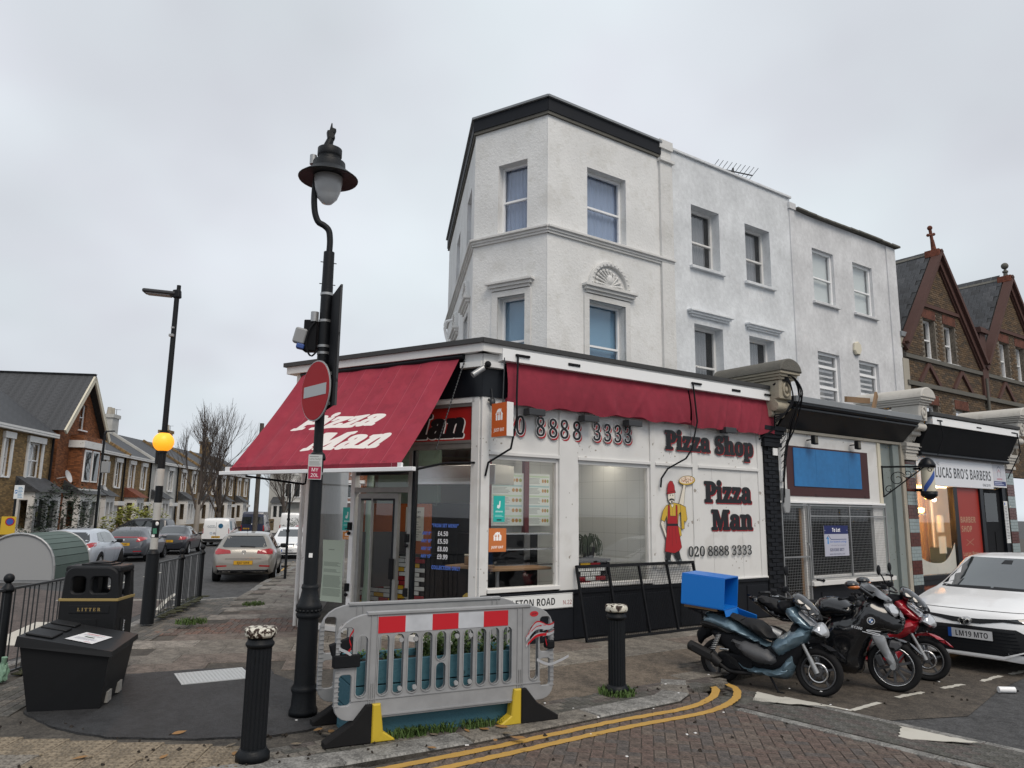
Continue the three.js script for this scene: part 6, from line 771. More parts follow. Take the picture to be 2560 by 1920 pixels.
const lp = thing('lamp_number_plate', 'small grey and magenta lamp number plate low on the lamp post', 'sign', [X + 0.0, 2.27, Z + 0.075], R(13)); B().box(-0.065, 0.065, -0.12, 0.12, 0, 0.008, 0.003).mesh('plate', M.plategrey, lp); const lf = B(); sheet(lf, -0.064, 0.064, -0.118, 0.118, 0.0095); lf.mesh('plate_face', printMat('lampplate_print', 192, 352, (x, w, h) => { x.fillStyle = '#b9bdbd'; x.fillRect(0, 0, w, h); x.fillStyle = '#9c1740'; x.fillRect(8, 168, w - 16, 176); txt(x, 'Lamp faulty?', 96, 60, '30px sans-serif', '#555', { sx: 0.95 }); lines(x, 14, 178, 22, 1, 10, '#666', 8, rng(2)); lines(x, 14, 178, 96, 4, 16, '#777', 7, rng(5), 0.2); txt(x, 'MY', 96, 214, '70px sans-serif', '#eee'); txt(x, '20L', 96, 292, '70px sans-serif', '#eee'); }), lp);
}
// lit crossing beacon with a street light on top
{
const t = thing('beacon_lamp_post', 'tall crossing post with black and white bands, glowing amber globe and street light head', 'lamp post', [-5.96, -0.03, -12.68]);
B().cyl([0, 0, 0], [0, 1.11, 0], 0.105, 0.1, 20).lathe([[0, 1.1], [0.1, 1.1], [0.1, 1.13], [0.065, 1.2], [0, 1.2]]).mesh('base', M.ironblack, t);
[[1.15, 1.39, 1], [1.39, 1.68, 0], [1.68, 1.97, 1], [1.97, 2.25, 0], [2.25, 2.54, 1], [2.54, 2.83, 0]].forEach(([a, c, w]) => B().cyl([0, a, 0], [0, c, 0], 0.063, 0.061, 18).mesh(w ? 'white_band' : 'black_band', w ? M.bandwhite : M.ironblack, t));
mat('amber', [0.9, 0.45, 0.05], 0.4, { emissive: new THREE.Color(1, 0.34, 0.01), emissiveIntensity: 0.8 }); B().ball([0, 2.995, 0], 0.17, 28).mesh('globe_lamp', M.amber, t); B().cyl([0, 2.81, 0], [0, 2.85, 0], 0.075).cyl([0, 3.14, 0], [0, 3.18, 0], 0.075).mesh('globe_collar', M.ironblack, t);
B().cyl([0, 3.15, 0], [0, 5.55, 0], 0.047, 0.042, 16).mesh('upper_pole', M.ironblack, t); B().cb(0.0, 5.62, 0, 0.13, 0.16, 0.12, 0, 0, 0.1, 0.03).cyl([0.02, 5.68, 0], [0.02, 5.78, 0], 0.035).mesh('lamp_neck', M.ironblack, t); B().cb(-0.3, 5.64, 0, 0.56, 0.07, 0.24, 0, 0.15, -0.06, 0.03).mesh('lamp_head', M.darksteel, t); B().cb(-0.32, 5.602, 0, 0.4, 0.012, 0.18, 0, 0.15, -0.06).mesh('lens', M.plasticgrey, t); B().cb(-0.01, 4.86, 0.05, 0.08, 0.05, 0.06, 0, 0, 0, 0.01).cb(0, 5.0, 0.04, 0.05, 0.03, 0.05).mesh('sensor', M.plasticgrey, t);
B().ball([0.04, 1.62, 0.05], 0.035, 8, 1, 1, 0.3).mesh('round_sticker', M.white, t); B().cb(0.02, 1.5, 0.06, 0.06, 0.09, 0.008, 0, 0.3, 0.1).mesh('green_sticker', mat('stickergreen', [0.05, 0.2, 0.13], 0.5), t); B().cb(0.0, 1.42, 0.062, 0.05, 0.045, 0.008).mesh('small_sticker', M.white, t); B().cyl([-0.075, 2.62, 0], [-0.075, 2.88, 0], 0.04).mesh('pole_box', M.ironblack, t);
const L = new THREE.PointLight(0xffa030, 2.2, 0, 2); L.position.set(-5.96, 2.965, -12.68); L.shadow.radius = 8; scene.add(L);
}
// pedestrian railings: posts with ball tops, rails and upright bars
function railing(label, a, b, group, gaps, posts) {
const L = Math.hypot(b[0] - a[0], b[1] - a[1]), t = thing('railing', label, 'railing', [a[0], dip(b[0], b[1]) * 0.5, a[1]], Math.atan2(-(b[1] - a[1]), b[0] - a[0]), group);
for (const k of posts) { const x = k * L; B(T(x, 0, 0)).cyl([0, 0, 0], [0, 0.96, 0], 0.05, 0.05, 14).lathe([[0, 0.94], [0.062, 0.94], [0.066, 0.98], [0.03, 1.03], [0.02, 1.05], [0, 1.05]]).mesh('post', M.ironblack, t); B(T(x, 0, 0)).ball([0, 1.085, 0], 0.055, 14).mesh('ball_finial', M.ironblack, t); }
B().box(0, L, 0.955, 0.98, -0.016, 0.016).mesh('top_rail', M.rail, t); B().box(0, L, 0.05, 0.072, -0.014, 0.014).mesh('bottom_rail', M.rail, t);
const n = Math.round(L / 0.1); for (let i = 1; i < n; i++) { if (gaps && i % 5 === 0) continue; const x = i * L / n; B().cyl([x, 0.07, 0], [x, 0.96, 0], 0.0085, 0.0085, 6).mesh('bar', M.rail, t); } return t;
}
railing('black ball-topped pedestrian railing behind the grit bin', [-5.42, -7.2], [-5.66, -9.97], 'pedestrian railings at the crossing', true, [0.445, 1]);
railing('black ball-topped pedestrian railing beyond the banded crossing post', [-5.99, -12.75], [-6.54, -16.14], 'pedestrian railings at the crossing', true, [0.53, 1]);
{ // litter bin
const t = thing('litter_bin', 'black plastic litter bin with gold bands beside the railing', 'litter bin', [-4.62, 0, -8.62], R(6)), m = M.plasticblack;
const body = new THREE.Shape(); B().box(-0.3, 0.3, 0, 0.17, -0.22, 0.22, 0.03).mesh('base', m, t); B().box(-0.315, 0.3, 0.17, 0.88, -0.235, 0.235, 0.03).mesh('body', m, t);
const front = new THREE.Shape(); front.moveTo(-0.3, 0.86); front.lineTo(0.295, 0.86); front.lineTo(0.27, 1.14); front.quadraticCurveTo(0.25, 1.2, 0.15, 1.21); front.lineTo(-0.18, 1.21); front.quadraticCurveTo(-0.28, 1.2, -0.285, 1.1); front.holes.push(rrect(-0.2, 0.93, 0.14, 0.17, 0.04)); front.holes.push(rrect(0.0, 0.93, 0.2, 0.17, 0.04)); B().ext(front, 0.17, 0.23, 0.015).ext(front, -0.23, -0.17, 0.015).mesh('hood_face', m, t);
B().box(-0.3, 0.29, 1.14, 1.22, -0.2, 0.2, 0.03).box(0.225, 0.285, 0.86, 1.15, 0.1, 0.19).box(0.225, 0.285, 0.86, 1.15, -0.19, -0.1).box(-0.295, -0.24, 0.86, 1.15, -0.19, 0.19).box(-0.06, 0.0, 0.88, 1.15, -0.05, 0.05).mesh('hood', m, t); B().box(-0.16, 0.16, 1.215, 1.24, -0.14, 0.14, 0.01).lathe([[0, 1.27], [0.08, 1.255], [0.14, 1.24], [0, 1.235]], [0, 0, 0], 16).mesh('stub_plate', M.plasticblack, t);
const gold = mat('goldband', [0.30, 0.22, 0.08], 0.5); for (const y of [0.845, 0.19]) B().box(-0.318, 0.303, y, y + 0.03, -0.238, 0.238, 0.004).mesh('gold_band', gold, t);
B().box(-0.2, 0.22, 0.72, 0.8, 0.235, 0.242, 0.003).box(-0.17, 0.1, 0.4, 0.66, 0.235, 0.243, 0.003).box(0.3, 0.306, 0.3, 0.66, -0.1, 0.12, 0.002).mesh('moulded_panel', m, t); const f = B(); sheet(f, -0.19, 0.21, 0.725, 0.795, 0.2435); f.mesh('lettering', printMat('litter_print', 400, 70, (x) => txt(x, 'L I T T E R', 200, 36, 'bold 48px serif', '#9a8452'), { transparent: true, alphaTest: 0.4 }), t);
const sd = new Bld(new THREE.Matrix4().makeRotationY(Math.PI / 2).multiply(new THREE.Matrix4().makeRotationZ(-Math.PI / 2)).setPosition(0.308, 0.52, 0.02)); sheet(sd, -0.16, 0.16, -0.03, 0.03, 0); sd.mesh('side_lettering', printMat('littermaker_print', 320, 60, (x) => txt(x, 'Hackney', 160, 32, 'italic bold 50px serif', '#d8dade'), { transparent: true, alphaTest: 0.4 }), t);
}
{ // grit bin with sloped lid: four corner points of the base decide its place
const t = thing('grit_bin', 'low black grit bin with sloping lid and white notice on top', 'grit bin', [-4.22, 0, -7.68], R(14.3)), m = M.plasticblack;
const hull = (b, lo, hi) => { const v = [], q = (a, c, d, e) => v.push(...a, ...c, ...d, ...a, ...d, ...e); for (let i = 0; i < 4; i++) { const j = (i + 1) % 4; q(lo[i], lo[j], hi[j], hi[i]); } q(hi[0], hi[1], hi[2], hi[3]); q(lo[3], lo[2], lo[1], lo[0]); const g = new THREE.BufferGeometry(); g.setAttribute('position', new THREE.Float32BufferAttribute(v, 3)); g.computeVertexNormals(); return b.add(g); };
hull(B(), [[-0.3, 0, 0.42], [0.3, 0, 0.42], [0.3, 0, -0.42], [-0.3, 0, -0.42]], [[-0.4, 0.62, 0.5], [0.36, 0.5, 0.5], [0.36, 0.5, -0.5], [-0.4, 0.62, -0.5]]).mesh('body', m, t);
const lid = hull(B(), [[-0.43, 0.6, 0.53], [0.39, 0.48, 0.53], [0.39, 0.48, -0.53], [-0.43, 0.6, -0.53]], [[-0.42, 0.69, 0.52], [0.385, 0.53, 0.52], [0.385, 0.53, -0.52], [-0.42, 0.69, -0.52]]).mesh('lid', m, t);
const sl = Math.atan2(0.16, 0.805), lm = T(-0.02, 0.612, 0).multiply(new THREE.Matrix4().makeRotationZ(-sl)); B(lm).box(-0.38, -0.14, 0, 0.022, 0.1, 0.42, 0.01).box(-0.38, -0.14, 0, 0.022, -0.16, 0.02, 0.01).box(-0.38, -0.14, 0, 0.022, -0.46, -0.26, 0.01).mesh('lid_rib', m, lid);
const nt = new Bld(lm), g = new THREE.PlaneGeometry(0.26, 0.46); g.rotateX(-Math.PI / 2); g.rotateY(-0.15); g.translate(0.1, 0.006, 0.12); nt.add(g, null, true); nt.mesh('notice', printMat('grit_print', 200, 352, (x, w, h) => { x.fillStyle = '#e4e4e6'; x.fillRect(0, 0, w, h); const r = rng(6); x.fillStyle = '#b02a3a'; x.fillRect(30, 30, 130, 10); x.fillRect(30, 48, 90, 10); lines(x, 24, 180, 78, 3, 14, '#556', 5, r); x.fillStyle = '#2e4638'; x.fillRect(60, 140, 70, 34); lines(x, 24, 180, 200, 5, 16, '#446', 5, r); txt(x, 'jHL', 150, 316, 'bold 28px sans-serif', '#b02a3a'); }, { roughness: 0.4 }), t);
const fl = B(); for (const z of [-0.2, 0.2]) fl.box(0.29, 0.33, 0.02, 0.12, z - 0.07, z + 0.07); fl.mesh('fork_pocket', M.room, t);
}
{ // curved cycle hangar
const t = thing('cycle_hangar', 'green corrugated cycle hangar with perforated grey end', 'bike shelter', [-13.9, -0.3, -22.4], R(-81)); mat('hangargreen', [0.055, 0.095, 0.075], 0.5, { map: tGrime });
const W = 2.4, n = 16, pr = i => { const a = Math.PI * i / n; return [-Math.cos(a) * 1.0 * (0.96 + 0.04 * Math.sin(a)), 0.12 + Math.pow(Math.sin(a), 0.75) * 1.24]; };
for (let i = 0; i < n; i++) { const [z0, y0] = pr(i), [z1, y1] = pr(i + 1), L = Math.hypot(z1 - z0, y1 - y0), a = Math.atan2(y1 - y0, z1 - z0); B().cb(0, (y0 + y1) / 2, (z0 + z1) / 2, W, 0.03, L - 0.012, -a, 0, 0, 0.006).mesh('panel', M.hangargreen, t); }
const s = new THREE.Shape(); s.moveTo(-0.98, 0.1); for (let i = 0; i <= n; i++) { const q = pr(i); s.lineTo(q[0] * 0.985, q[1] - 0.02); } s.lineTo(0.98, 0.1); for (const x of [-W / 2, W / 2]) B(new THREE.Matrix4().makeRotationY(-Math.PI / 2).setPosition(x, 0, 0)).ext(s, -0.02, 0.02, 0, 4).mesh('end_panel', M.plasticgrey, t);
const r1 = B(); for (const x of [-W / 2 - 0.03, W / 2 + 0.03]) for (let i = 0; i < n; i++) r1.cyl([x, pr(i)[1] + 0.01, pr(i)[0]], [x, pr(i + 1)[1] + 0.01, pr(i + 1)[0]], 0.035, 0.035, 8); r1.mesh('end_rim', M.galv, t); B().box(-W / 2, W / 2, 0, 0.12, -1.0, 1.0).mesh('base_frame', M.galv, t);
}
function pole(name, label, p, h, r, m, extra) { const t = thing(name, label, name === 'telegraph_pole' ? 'pole' : 'post', p); B().cyl([0, 0, 0], [0, h, 0], r, r * 0.85, 12).mesh('shaft', m, t); if (extra) extra(t); return t; }
pole('sign_post', 'slim black post on the pavement behind the shop', [-6.647, -0.19, -22.567], 2.5, 0.04, M.ironblack, t => { B().cyl([0, 1.36, 0], [0, 1.42, 0], 0.055).cyl([0, 1.7, 0], [0, 1.76, 0], 0.05).mesh('collar', M.ironblack, t); });
pole('street_lamp', 'slim black street lamp with grey box in front of the terrace', [-21.9, -0.5, -39.8], 6.2, 0.07, M.ironblack, t => { B().cyl([0, 6.2, 0], [0.1, 6.35, 0], 0.06).cb(0.3, 6.33, 0, 0.4, 0.06, 0.16, 0, 0, 0.05).mesh('lamp_head', M.darksteel, t); B().box(0.04, 0.42, 4.1, 4.7, -0.12, 0.12, 0.02).mesh('grey_box', M.plasticgrey, t); });
pole('telegraph_pole', 'dark wooden telegraph pole behind the blue van', [-19.3, -0.7, -57], 9, 0.19, M.bark); pole('telegraph_pole', 'thin dark pole far down the street near the red bin', [-18.9, -0.8, -69], 9, 0.15, M.bark);
pole('parking_post', 'black post with small white parking sign at the left edge', [-20.2, -0.35, -30.6], 3.2, 0.05, M.ironblack, t => { B().box(-0.05, 0.35, 2.45, 3.0, 0.06, 0.075, 0.004).mesh('sign_plate', M.whitegloss, t); const f = B(); sheet(f, -0.04, 0.34, 2.46, 2.99, 0.078); f.mesh('plate_face', printMat('parking_print', 128, 176, (x, w, h) => { x.fillStyle = '#d4d9dc'; x.fillRect(0, 0, w, h); x.fillStyle = '#2a6ca8'; x.fillRect(10, 60, 34, 48); txt(x, 'P', 27, 86, 'bold 40px sans-serif', '#fff'); lines(x, 52, 118, 20, 8, 19, '#4d81a8', 8, rng(3)); }), t); });
{ const t = thing('no_waiting_board', 'yellow board with blue and red no-waiting disc at the left edge', 'sign', [-19.9, -0.3, -29.9], R(20)); B().box(-0.25, 0.25, 1.0, 1.7, 0, 0.02).mesh('board', M.signyellow, t); B(new THREE.Matrix4().makeRotationX(Math.PI / 2).setPosition(0.05, 1.5, 0.025)).add(new THREE.CylinderGeometry(0.16, 0.16, 0.01, 24)).mesh('red_disc', M.signred, t); B(new THREE.Matrix4().makeRotationX(Math.PI / 2).setPosition(0.05, 1.5, 0.031)).add(new THREE.CylinderGeometry(0.12, 0.12, 0.01, 24)).mesh('blue_disc', mat('discblue', [0.03, 0.08, 0.35], 0.4), t); B().cyl([0, 0, -0.02], [0, 1.7, -0.02], 0.025).mesh('stake', M.darksteel, t); }
// plastic barriers round the planter
function barrierPanel(t) {
const x0 = -0.36, x1 = 1.68, s = new THREE.Shape(); s.moveTo(x0 + 0.16, 0.18); s.lineTo(x1 - 0.16, 0.18); s.quadraticCurveTo(x1, 0.18, x1, 0.34); s.lineTo(x1, 0.78); s.quadraticCurveTo(x1, 1.0, x1 - 0.3, 1.02); s.lineTo(x0 + 0.3, 1.02); s.quadraticCurveTo(x0, 1.0, x0, 0.78); s.lineTo(x0, 0.34); s.quadraticCurveTo(x0, 0.18, x0 + 0.16, 0.18);
const slot = (a, b, w) => rrect(a, b[0], w, b[1] - b[0], w / 2 - 0.002), H = s.holes, slots = [];
const add = (a, y, w = 0.088) => { H.push(slot(a, y, w)); slots.push([a, y, w]); };
add(-0.185, [0.36, 0.84]); for (let i = 0; i < 10; i++) { const a = 0.0 + i * 0.128; if (i === 4) { add(a, [0.36, 0.58]); add(a, [0.6, 0.84]); } else add(a, [0.36, 0.84]); } add(1.425, [0.36, 0.84]);
for (const a of [-0.325, 1.535]) { H.push(rrect(a, 0.6, 0.105, 0.31, 0.03)); H.push(rrect(a, 0.3, 0.105, 0.24, 0.03)); }
B().ext(s, -0.018, 0.018, 0.004, 6).mesh('panel', M.barriergrey, t);
const rim = B(); for (const [a, y, w] of slots) { const o = rrect(a - 0.008, y[0] - 0.008, w + 0.016, y[1] - y[0] + 0.016, w / 2 + 0.006, THREE.Shape); o.holes.push(slot(a, y, w)); rim.ext(o, -0.026, 0.026, 0, 6); } for (const x of [-0.075, 1.295]) { for (let i = 0; i < 4; i++) rim.box(x + i * 0.018, x + i * 0.018 + 0.005, 0.2, i < 1 || i > 2 ? 1.0 : 0.46, -0.028, 0.028); } rim.box(x0 + 0.2, x1 - 0.2, 0.2, 0.212, -0.03, 0.03).box(x0 + 0.14, x1 - 0.14, 0.33, 0.34, -0.025, 0.025).box(x0 + 0.25, x1 - 0.25, 1.0, 1.03, -0.03, 0.03, 0.008);
for (const a of [-0.36, 1.64]) for (let i = 0; i < 15; i++) rim.box(a, a + 0.04, 0.3 + i * 0.038, 0.305 + i * 0.038, -0.025, 0.025); for (const x of [0.19, 0.32, 0.7, 0.83]) { rim.cyl([x, 0.4, 0.015], [x, 0.4, 0.034], 0.02); rim.cyl([x, 0.79, 0.015], [x, 0.79, 0.034], 0.02); } rim.mesh('moulded_ribs', M.barriergrey, t);
for (let i = 0; i < 5; i++) B().box(-0.02 + i * 0.244, -0.02 + (i + 1) * 0.244, 0.852, 0.985, 0.018, 0.022).mesh('reflective_block', i % 2 ? M.barrierwhite : M.barrierred, t);
for (const [x, k] of [[-0.045, 0], [1.33, 1]]) { const w = new THREE.Shape([[-0.38, 0.0], [0, 0.0], [0, 0.3], [-0.05, 0.3], [-0.16, 0.17], [-0.38, 0.04]].map(p => new THREE.Vector2(...p))), y = new THREE.Shape([[0, 0.0], [0.2, 0.0], [0.2, 0.015], [0.1, 0.08], [0.07, 0.3], [0, 0.3]].map(p => new THREE.Vector2(...p))); const q = B(k ? T(x, 0, 0).multiply(new THREE.Matrix4().makeRotationY(Math.PI)) : T(x, 0, 0)); q.ext(w, -0.06, 0.06, 0.01).mesh('foot', M.rubber, t); B(k ? T(x, 0, 0).multiply(new THREE.Matrix4().makeRotationY(Math.PI)) : T(x, 0, 0)).ext(y, -0.055, 0.055, 0.01).mesh('yellow_foot', M.footyellow, t); }
}
{
const t = thing('plastic_barrier', 'grey plastic barrier with red and white blocks, in front of the teal planter', 'barrier', [-1.092, 0, -6.491], R(26.4)); barrierPanel(t);
const lg = B(); { const g = new THREE.CircleGeometry(0.045, 24); g.scale(1, 0.55, 1); g.translate(1.47, 0.94, 0.0195); lg.add(g, null, true); } lg.mesh('maker_badge', printMat('badge_print', 128, 128, (x, w, h) => { x.fillStyle = '#b51c28'; x.fillRect(0, 0, w, h); txt(x, 'JSP', 64, 66, 'bold italic 46px sans-serif', '#14161b'); }), t);
B().box(-0.38, -0.16, 0.6, 0.7, -0.03, 0.05, 0.01).mesh('clip', M.blackmatte, t); B().cb(-0.3, 0.76, -0.02, 0.2, 0.1, 0.06, 0, 0, 0.3, 0.01).mesh('clip', M.blackmatte, t); B().box(1.6, 1.68, 0.62, 0.7, -0.05, 0.05, 0.02).mesh('clip', M.blackmatte, t);
const b2 = thing('plastic_barrier', 'second grey plastic barrier standing behind the teal planter', 'barrier', [-1.092 + 0.8957 * 1.33 - 0.4445 * 0.66, 0, -6.491 - 0.4445 * 1.33 - 0.8957 * 0.66], R(26.4 + 180)); barrierPanel(b2);
// hazard tape knotted on the barrier ends
const tp = thing('hazard_tape', 'torn red and white tape knotted round the right end of the barrier', 'tape', [-1.092, 0, -6.491], R(26.4)), r = rng(19); const ribbon = (pts, m) => { const c = new THREE.CatmullRomCurve3(pts.map(p => V(...p))), n = 24, v = [], u = pts.u || [0, 0.025, 0.004]; for (let i = 0; i < n; i++) { const a = c.getPoint(i / n), b = c.getPoint((i + 1) / n); v.push(a.x, a.y, a.z, b.x, b.y, b.z, b.x + u[0], b.y + u[1], b.z + u[2], a.x, a.y, a.z, b.x + u[0], b.y + u[1], b.z + u[2], a.x + u[0], a.y + u[1], a.z + u[2]); } const g = new THREE.BufferGeometry(); g.setAttribute('position', new THREE.Float32BufferAttribute(v, 3)); g.computeVertexNormals(); return g; };
const tr = M.barrierred.clone(), tw = M.barrierwhite.clone(); tr.side = tw.side = THREE.DoubleSide; tr.name = 'tape_red'; tw.name = 'tape_white';
for (let k = 0; k < 7; k++) { const y = 0.74 + 0.1 * r(); B().add(ribbon([[1.38, y - 0.1, 0.03], [1.48, y - 0.02 + 0.06 * r(), 0.05], [1.6, y, 0.06], [1.69, y + 0.06 * (r() - 0.3), 0.0], [1.6, y - 0.03, -0.05]], 0)).mesh('strip', k % 2 ? tr : tw, tp); } B().add(ribbon([[1.62, 0.8, 0.03], [1.58, 0.72, 0.04], [1.6, 0.64, 0.03]])).mesh('strip', tr, tp); B().add(ribbon([[1.5, 0.52, 0.02], [1.6, 0.48, 0.06], [1.72, 0.5, 0.05], [1.84, 0.53, 0.02]])).mesh('strip', tw, tp);
const t2 = thing('hazard_tape', 'red and white tape scrap hanging on the left end of the barrier', 'tape', [-1.092, 0, -6.491], R(26.4)); B().add(ribbon([[-0.22, 0.88, 0.02], [-0.26, 0.82, 0.04], [-0.24, 0.74, 0.03], [-0.28, 0.7, 0.04]])).mesh('strip', tr, t2); B().add(ribbon([[-0.34, 0.74, 0.03], [-0.26, 0.7, 0.05], [-0.22, 0.66, 0.03]])).mesh('strip', tw, t2);
// planter of teal planks
const p = thing('planter', 'worn teal wooden plank planter with weeds, enclosed by the barriers', 'planter', [-1.092, 0, -6.491], R(26.4)), PX = [-0.18, 1.4], PZ = [-0.56, -0.1];
for (let j = 0; j < 3; j++) { const y = 0.02 + j * 0.2; B().box(PX[0], PX[1], y, y + 0.19, PZ[1] - 0.03, PZ[1] + 0.002 * j, 0.006).mesh('plank', M.tealwood, p); B().box(PX[0], PX[1], y, y + 0.19, PZ[0], PZ[0] + 0.03, 0.006).mesh('plank', M.tealwood, p); B().box(PX[0], PX[0] + 0.03, y, y + 0.19, PZ[0] + 0.032, PZ[1] - 0.032, 0.006).mesh('plank', M.tealwood, p); B().box(PX[1] - 0.03, PX[1], y, y + 0.19, PZ[0] + 0.032, PZ[1] - 0.032, 0.006).mesh('plank', M.tealwood, p); }
for (const x of [-0.05, 1.28]) for (const y of [0.3, 0.52]) B().ball([x, y, PZ[1]], 0.022, 8, 1, 1, 0.5).mesh('bolt_head', M.tealwood, p); B().box(PX[0] + 0.03, PX[1] - 0.03, 0.02, 0.55, PZ[0] + 0.03, PZ[1] - 0.03).mesh('soil', M.soil, p); B().box(PX[0], PX[1], 0.0, 0.02, PZ[0], PZ[1]).mesh('base_board', M.tealwood, p);
const wd = B(), r2 = rng(71); const leaf = (x, y, z, l, a, el, m) => { const dx = Math.cos(a) * Math.cos(el), dz = Math.sin(a) * Math.cos(el), dy = Math.sin(el), sx = -Math.sin(a) * l * 0.22, sz = Math.cos(a) * l * 0.22; return [x, y, z, x + dx * l * 0.5 + sx, y + dy * l * 0.55, z + dz * l * 0.5 + sz, x + dx * l, y + dy * l * 0.8, z + dz * l, x, y, z, x + dx * l, y + dy * l * 0.8, z + dz * l, x + dx * l * 0.5 - sx, y + dy * l * 0.55, z + dz * l * 0.5 - sz]; };
const v = []; for (let k = 0; k < 70; k++) { const gx = 0.5 + 0.75 * r2() * (0.4 + r2()), gz = -0.5 + 0.35 * r2(), h = 0.08 + 0.17 * r2() * (1.3 - Math.abs(gx - 0.9)); for (let i = 0; i < 16; i++) v.push(...leaf(gx + 0.05 * (r2() - 0.5), 0.55 + h * i / 16, gz + 0.05 * (r2() - 0.5), 0.04 + 0.04 * r2(), r2() * 6.28, 0.2 + 0.8 * r2())); } for (let k = 0; k < 10; k++) { const gx = -0.05 + 0.4 * r2(), gz = -0.45 + 0.25 * r2(); for (let i = 0; i < 8; i++) v.push(...leaf(gx, 0.55 + 0.01 * i, gz, 0.05 + 0.03 * r2(), r2() * 6.28, 0.4 + 0.5 * r2())); }
const wg = new THREE.BufferGeometry(); wg.setAttribute('position', new THREE.Float32BufferAttribute(v, 3)); wg.computeVertexNormals(); wd.add(wg).mesh('weeds', M.leafgreen, p).userData.kind = 'stuff';
const tg = tuft('grass', 'weeds growing along the foot of the planter', [0, 0, 0], 1, 0.01, 0.01, M.grass, 2); const rr = rng(22), gs = []; for (let k = 0; k < 12; k++) { const q = 0.1 + 1.2 * rr(), x = -1.092 + 0.8957 * q - 0.4445 * 0.09 * -1 * 0.2, z = -6.491 - 0.4445 * q - 0.05; const g = tuft('grass', '', [x, 0, z], 60, 0.05, 0.09, M.grass, 100 + k); scene.remove(g); gs.push(g.geometry); } tg.geometry = mergeGeometries(gs);
}
{ // leaves, can, bits of litter lying about
const r = rng(61), leafG = (() => { const s = new THREE.Shape(); s.moveTo(0, -0.035); s.quadraticCurveTo(0.03, -0.01, 0.012, 0.02); s.lineTo(0, 0.04); s.lineTo(-0.012, 0.02); s.quadraticCurveTo(-0.03, -0.01, 0, -0.035); const g = new THREE.ShapeGeometry(s, 3), p = g.attributes.position; for (let i = 0; i < p.count; i++) p.setZ(i, 0.35 * Math.abs(p.getX(i)) + 4 * p.getY(i) ** 2); g.rotateX(-Math.PI / 2); g.computeVertexNormals(); return clean(g); })();
const spots = [[-1.52, -6.62], [-1.45, -6.56], [-1.5, -6.7], [-1.62, -6.75], [-1.38, -6.6], [-0.35, -6.78], [-0.2, -6.82], [-0.05, -6.9], [-0.62, -6.65], [-0.1, -6.52], [0.05, -6.62], [0.1, -6.58], [0.0, -6.7], [-2.6, -6.0], [-2.75, -6.6], [-3.2, -5.95], [-2.2, -6.3], [2.05, -8.9], [-2.1, -6.1], [-0.6, -6.3], [-1.7, -6.35], [2.3, -8.1]];
spots.forEach(([x, z], i) => { const m = new THREE.Mesh(leafG, i % 4 ? M.deadleaf : M.tactile); m.name = numbered('fallen_leaf'); m.position.set(x, x > 2 ? -0.07 : 0.008, z); m.rotation.set(0.3 * (r() - 0.5), r() * 6, 0.3 * (r() - 0.5)); m.scale.setScalar(0.9 + 0.9 * r()); scene.add(m); tag(m, 'small brown dead leaf lying on the paving near the barrier and kerb', 'leaf', 'dead leaves on the paving'); });
const c = thing('drink_can', 'white aerosol can lying on the road in front of the white car', 'can', [5.7, -0.062, -8.9], R(-3)); B().cyl([-0.1, 0, 0], [0.08, 0, 0], 0.033, 0.033, 18).mesh('can_body', M.whitegloss, c); B().cyl([0.08, 0, 0], [0.1, 0, 0], 0.033, 0.018, 16).cyl([0.1, 0, 0], [0.115, 0, 0], 0.02).mesh('can_top', M.darksteel, c);
const bits = B(); for (let i = 0; i < 90; i++) { const s = -4 + 9 * r(), z = 2.3 + 2.6 * r(), [x, q] = RW(s, z), y = z > 3.4 ? (s > 1 ? -0.092 : -0.025) : z > 2.8 && s > 1 ? -0.092 : 0.004; bits.cb(x, y + 0.003, q, 0.012 + 0.03 * r() * r(), 0.008 + 0.01 * r(), 0.012 + 0.02 * r(), r(), r() * 3, r()); } for (let i = 0; i < 50; i++) bits.cb(-4.6 + 4 * r(), 0.008, -6.9 + 1.3 * r(), 0.01 + 0.03 * r() * r(), 0.01, 0.01 + 0.02 * r(), r(), r() * 3, r()); const d = bits.mesh('road_debris', M.soil); d.userData.kind = 'stuff'; d.userData.label = 'crumbs of dirt and grit along the kerb';
const wb = B(); for (let i = 0; i < 30; i++) { const [x, z] = RW(-3.5 + 8 * r(), 1.6 + 3 * r()); wb.cb(x, 0.006, z, 0.012 + 0.02 * r(), 0.004, 0.01 + 0.012 * r(), 0, r() * 3, 0); } const wm = wb.mesh('paper_debris', M.white); wm.userData.kind = 'stuff'; wm.userData.label = 'tiny white scraps on the ground';
const bag = thing('plastic_bag', 'crumpled pale green plastic bag hanging at the foot of the railing', 'bag', [-5.42, 0.0, -8.35]); const bg = new THREE.IcosahedronGeometry(0.06, 3), bp = bg.attributes.position; for (let i = 0; i < bp.count; i++) { const k = 1 + 0.35 * Math.sin(bp.getX(i) * 90) * Math.sin(bp.getY(i) * 70 + 1) * Math.cos(bp.getZ(i) * 80); bp.setXYZ(i, bp.getX(i) * k * 0.9, bp.getY(i) * k * 1.7 + 0.1, bp.getZ(i) * k * 0.9); } bg.computeVertexNormals(); B().add(bg).mesh('bag', mat('baggreen', [0.2, 0.34, 0.25], 0.5), bag); B().cyl([0, 0.17, 0], [0.01, 0.26, 0.01], 0.02, 0.03, 8).mesh('knot', M.baggreen, bag);
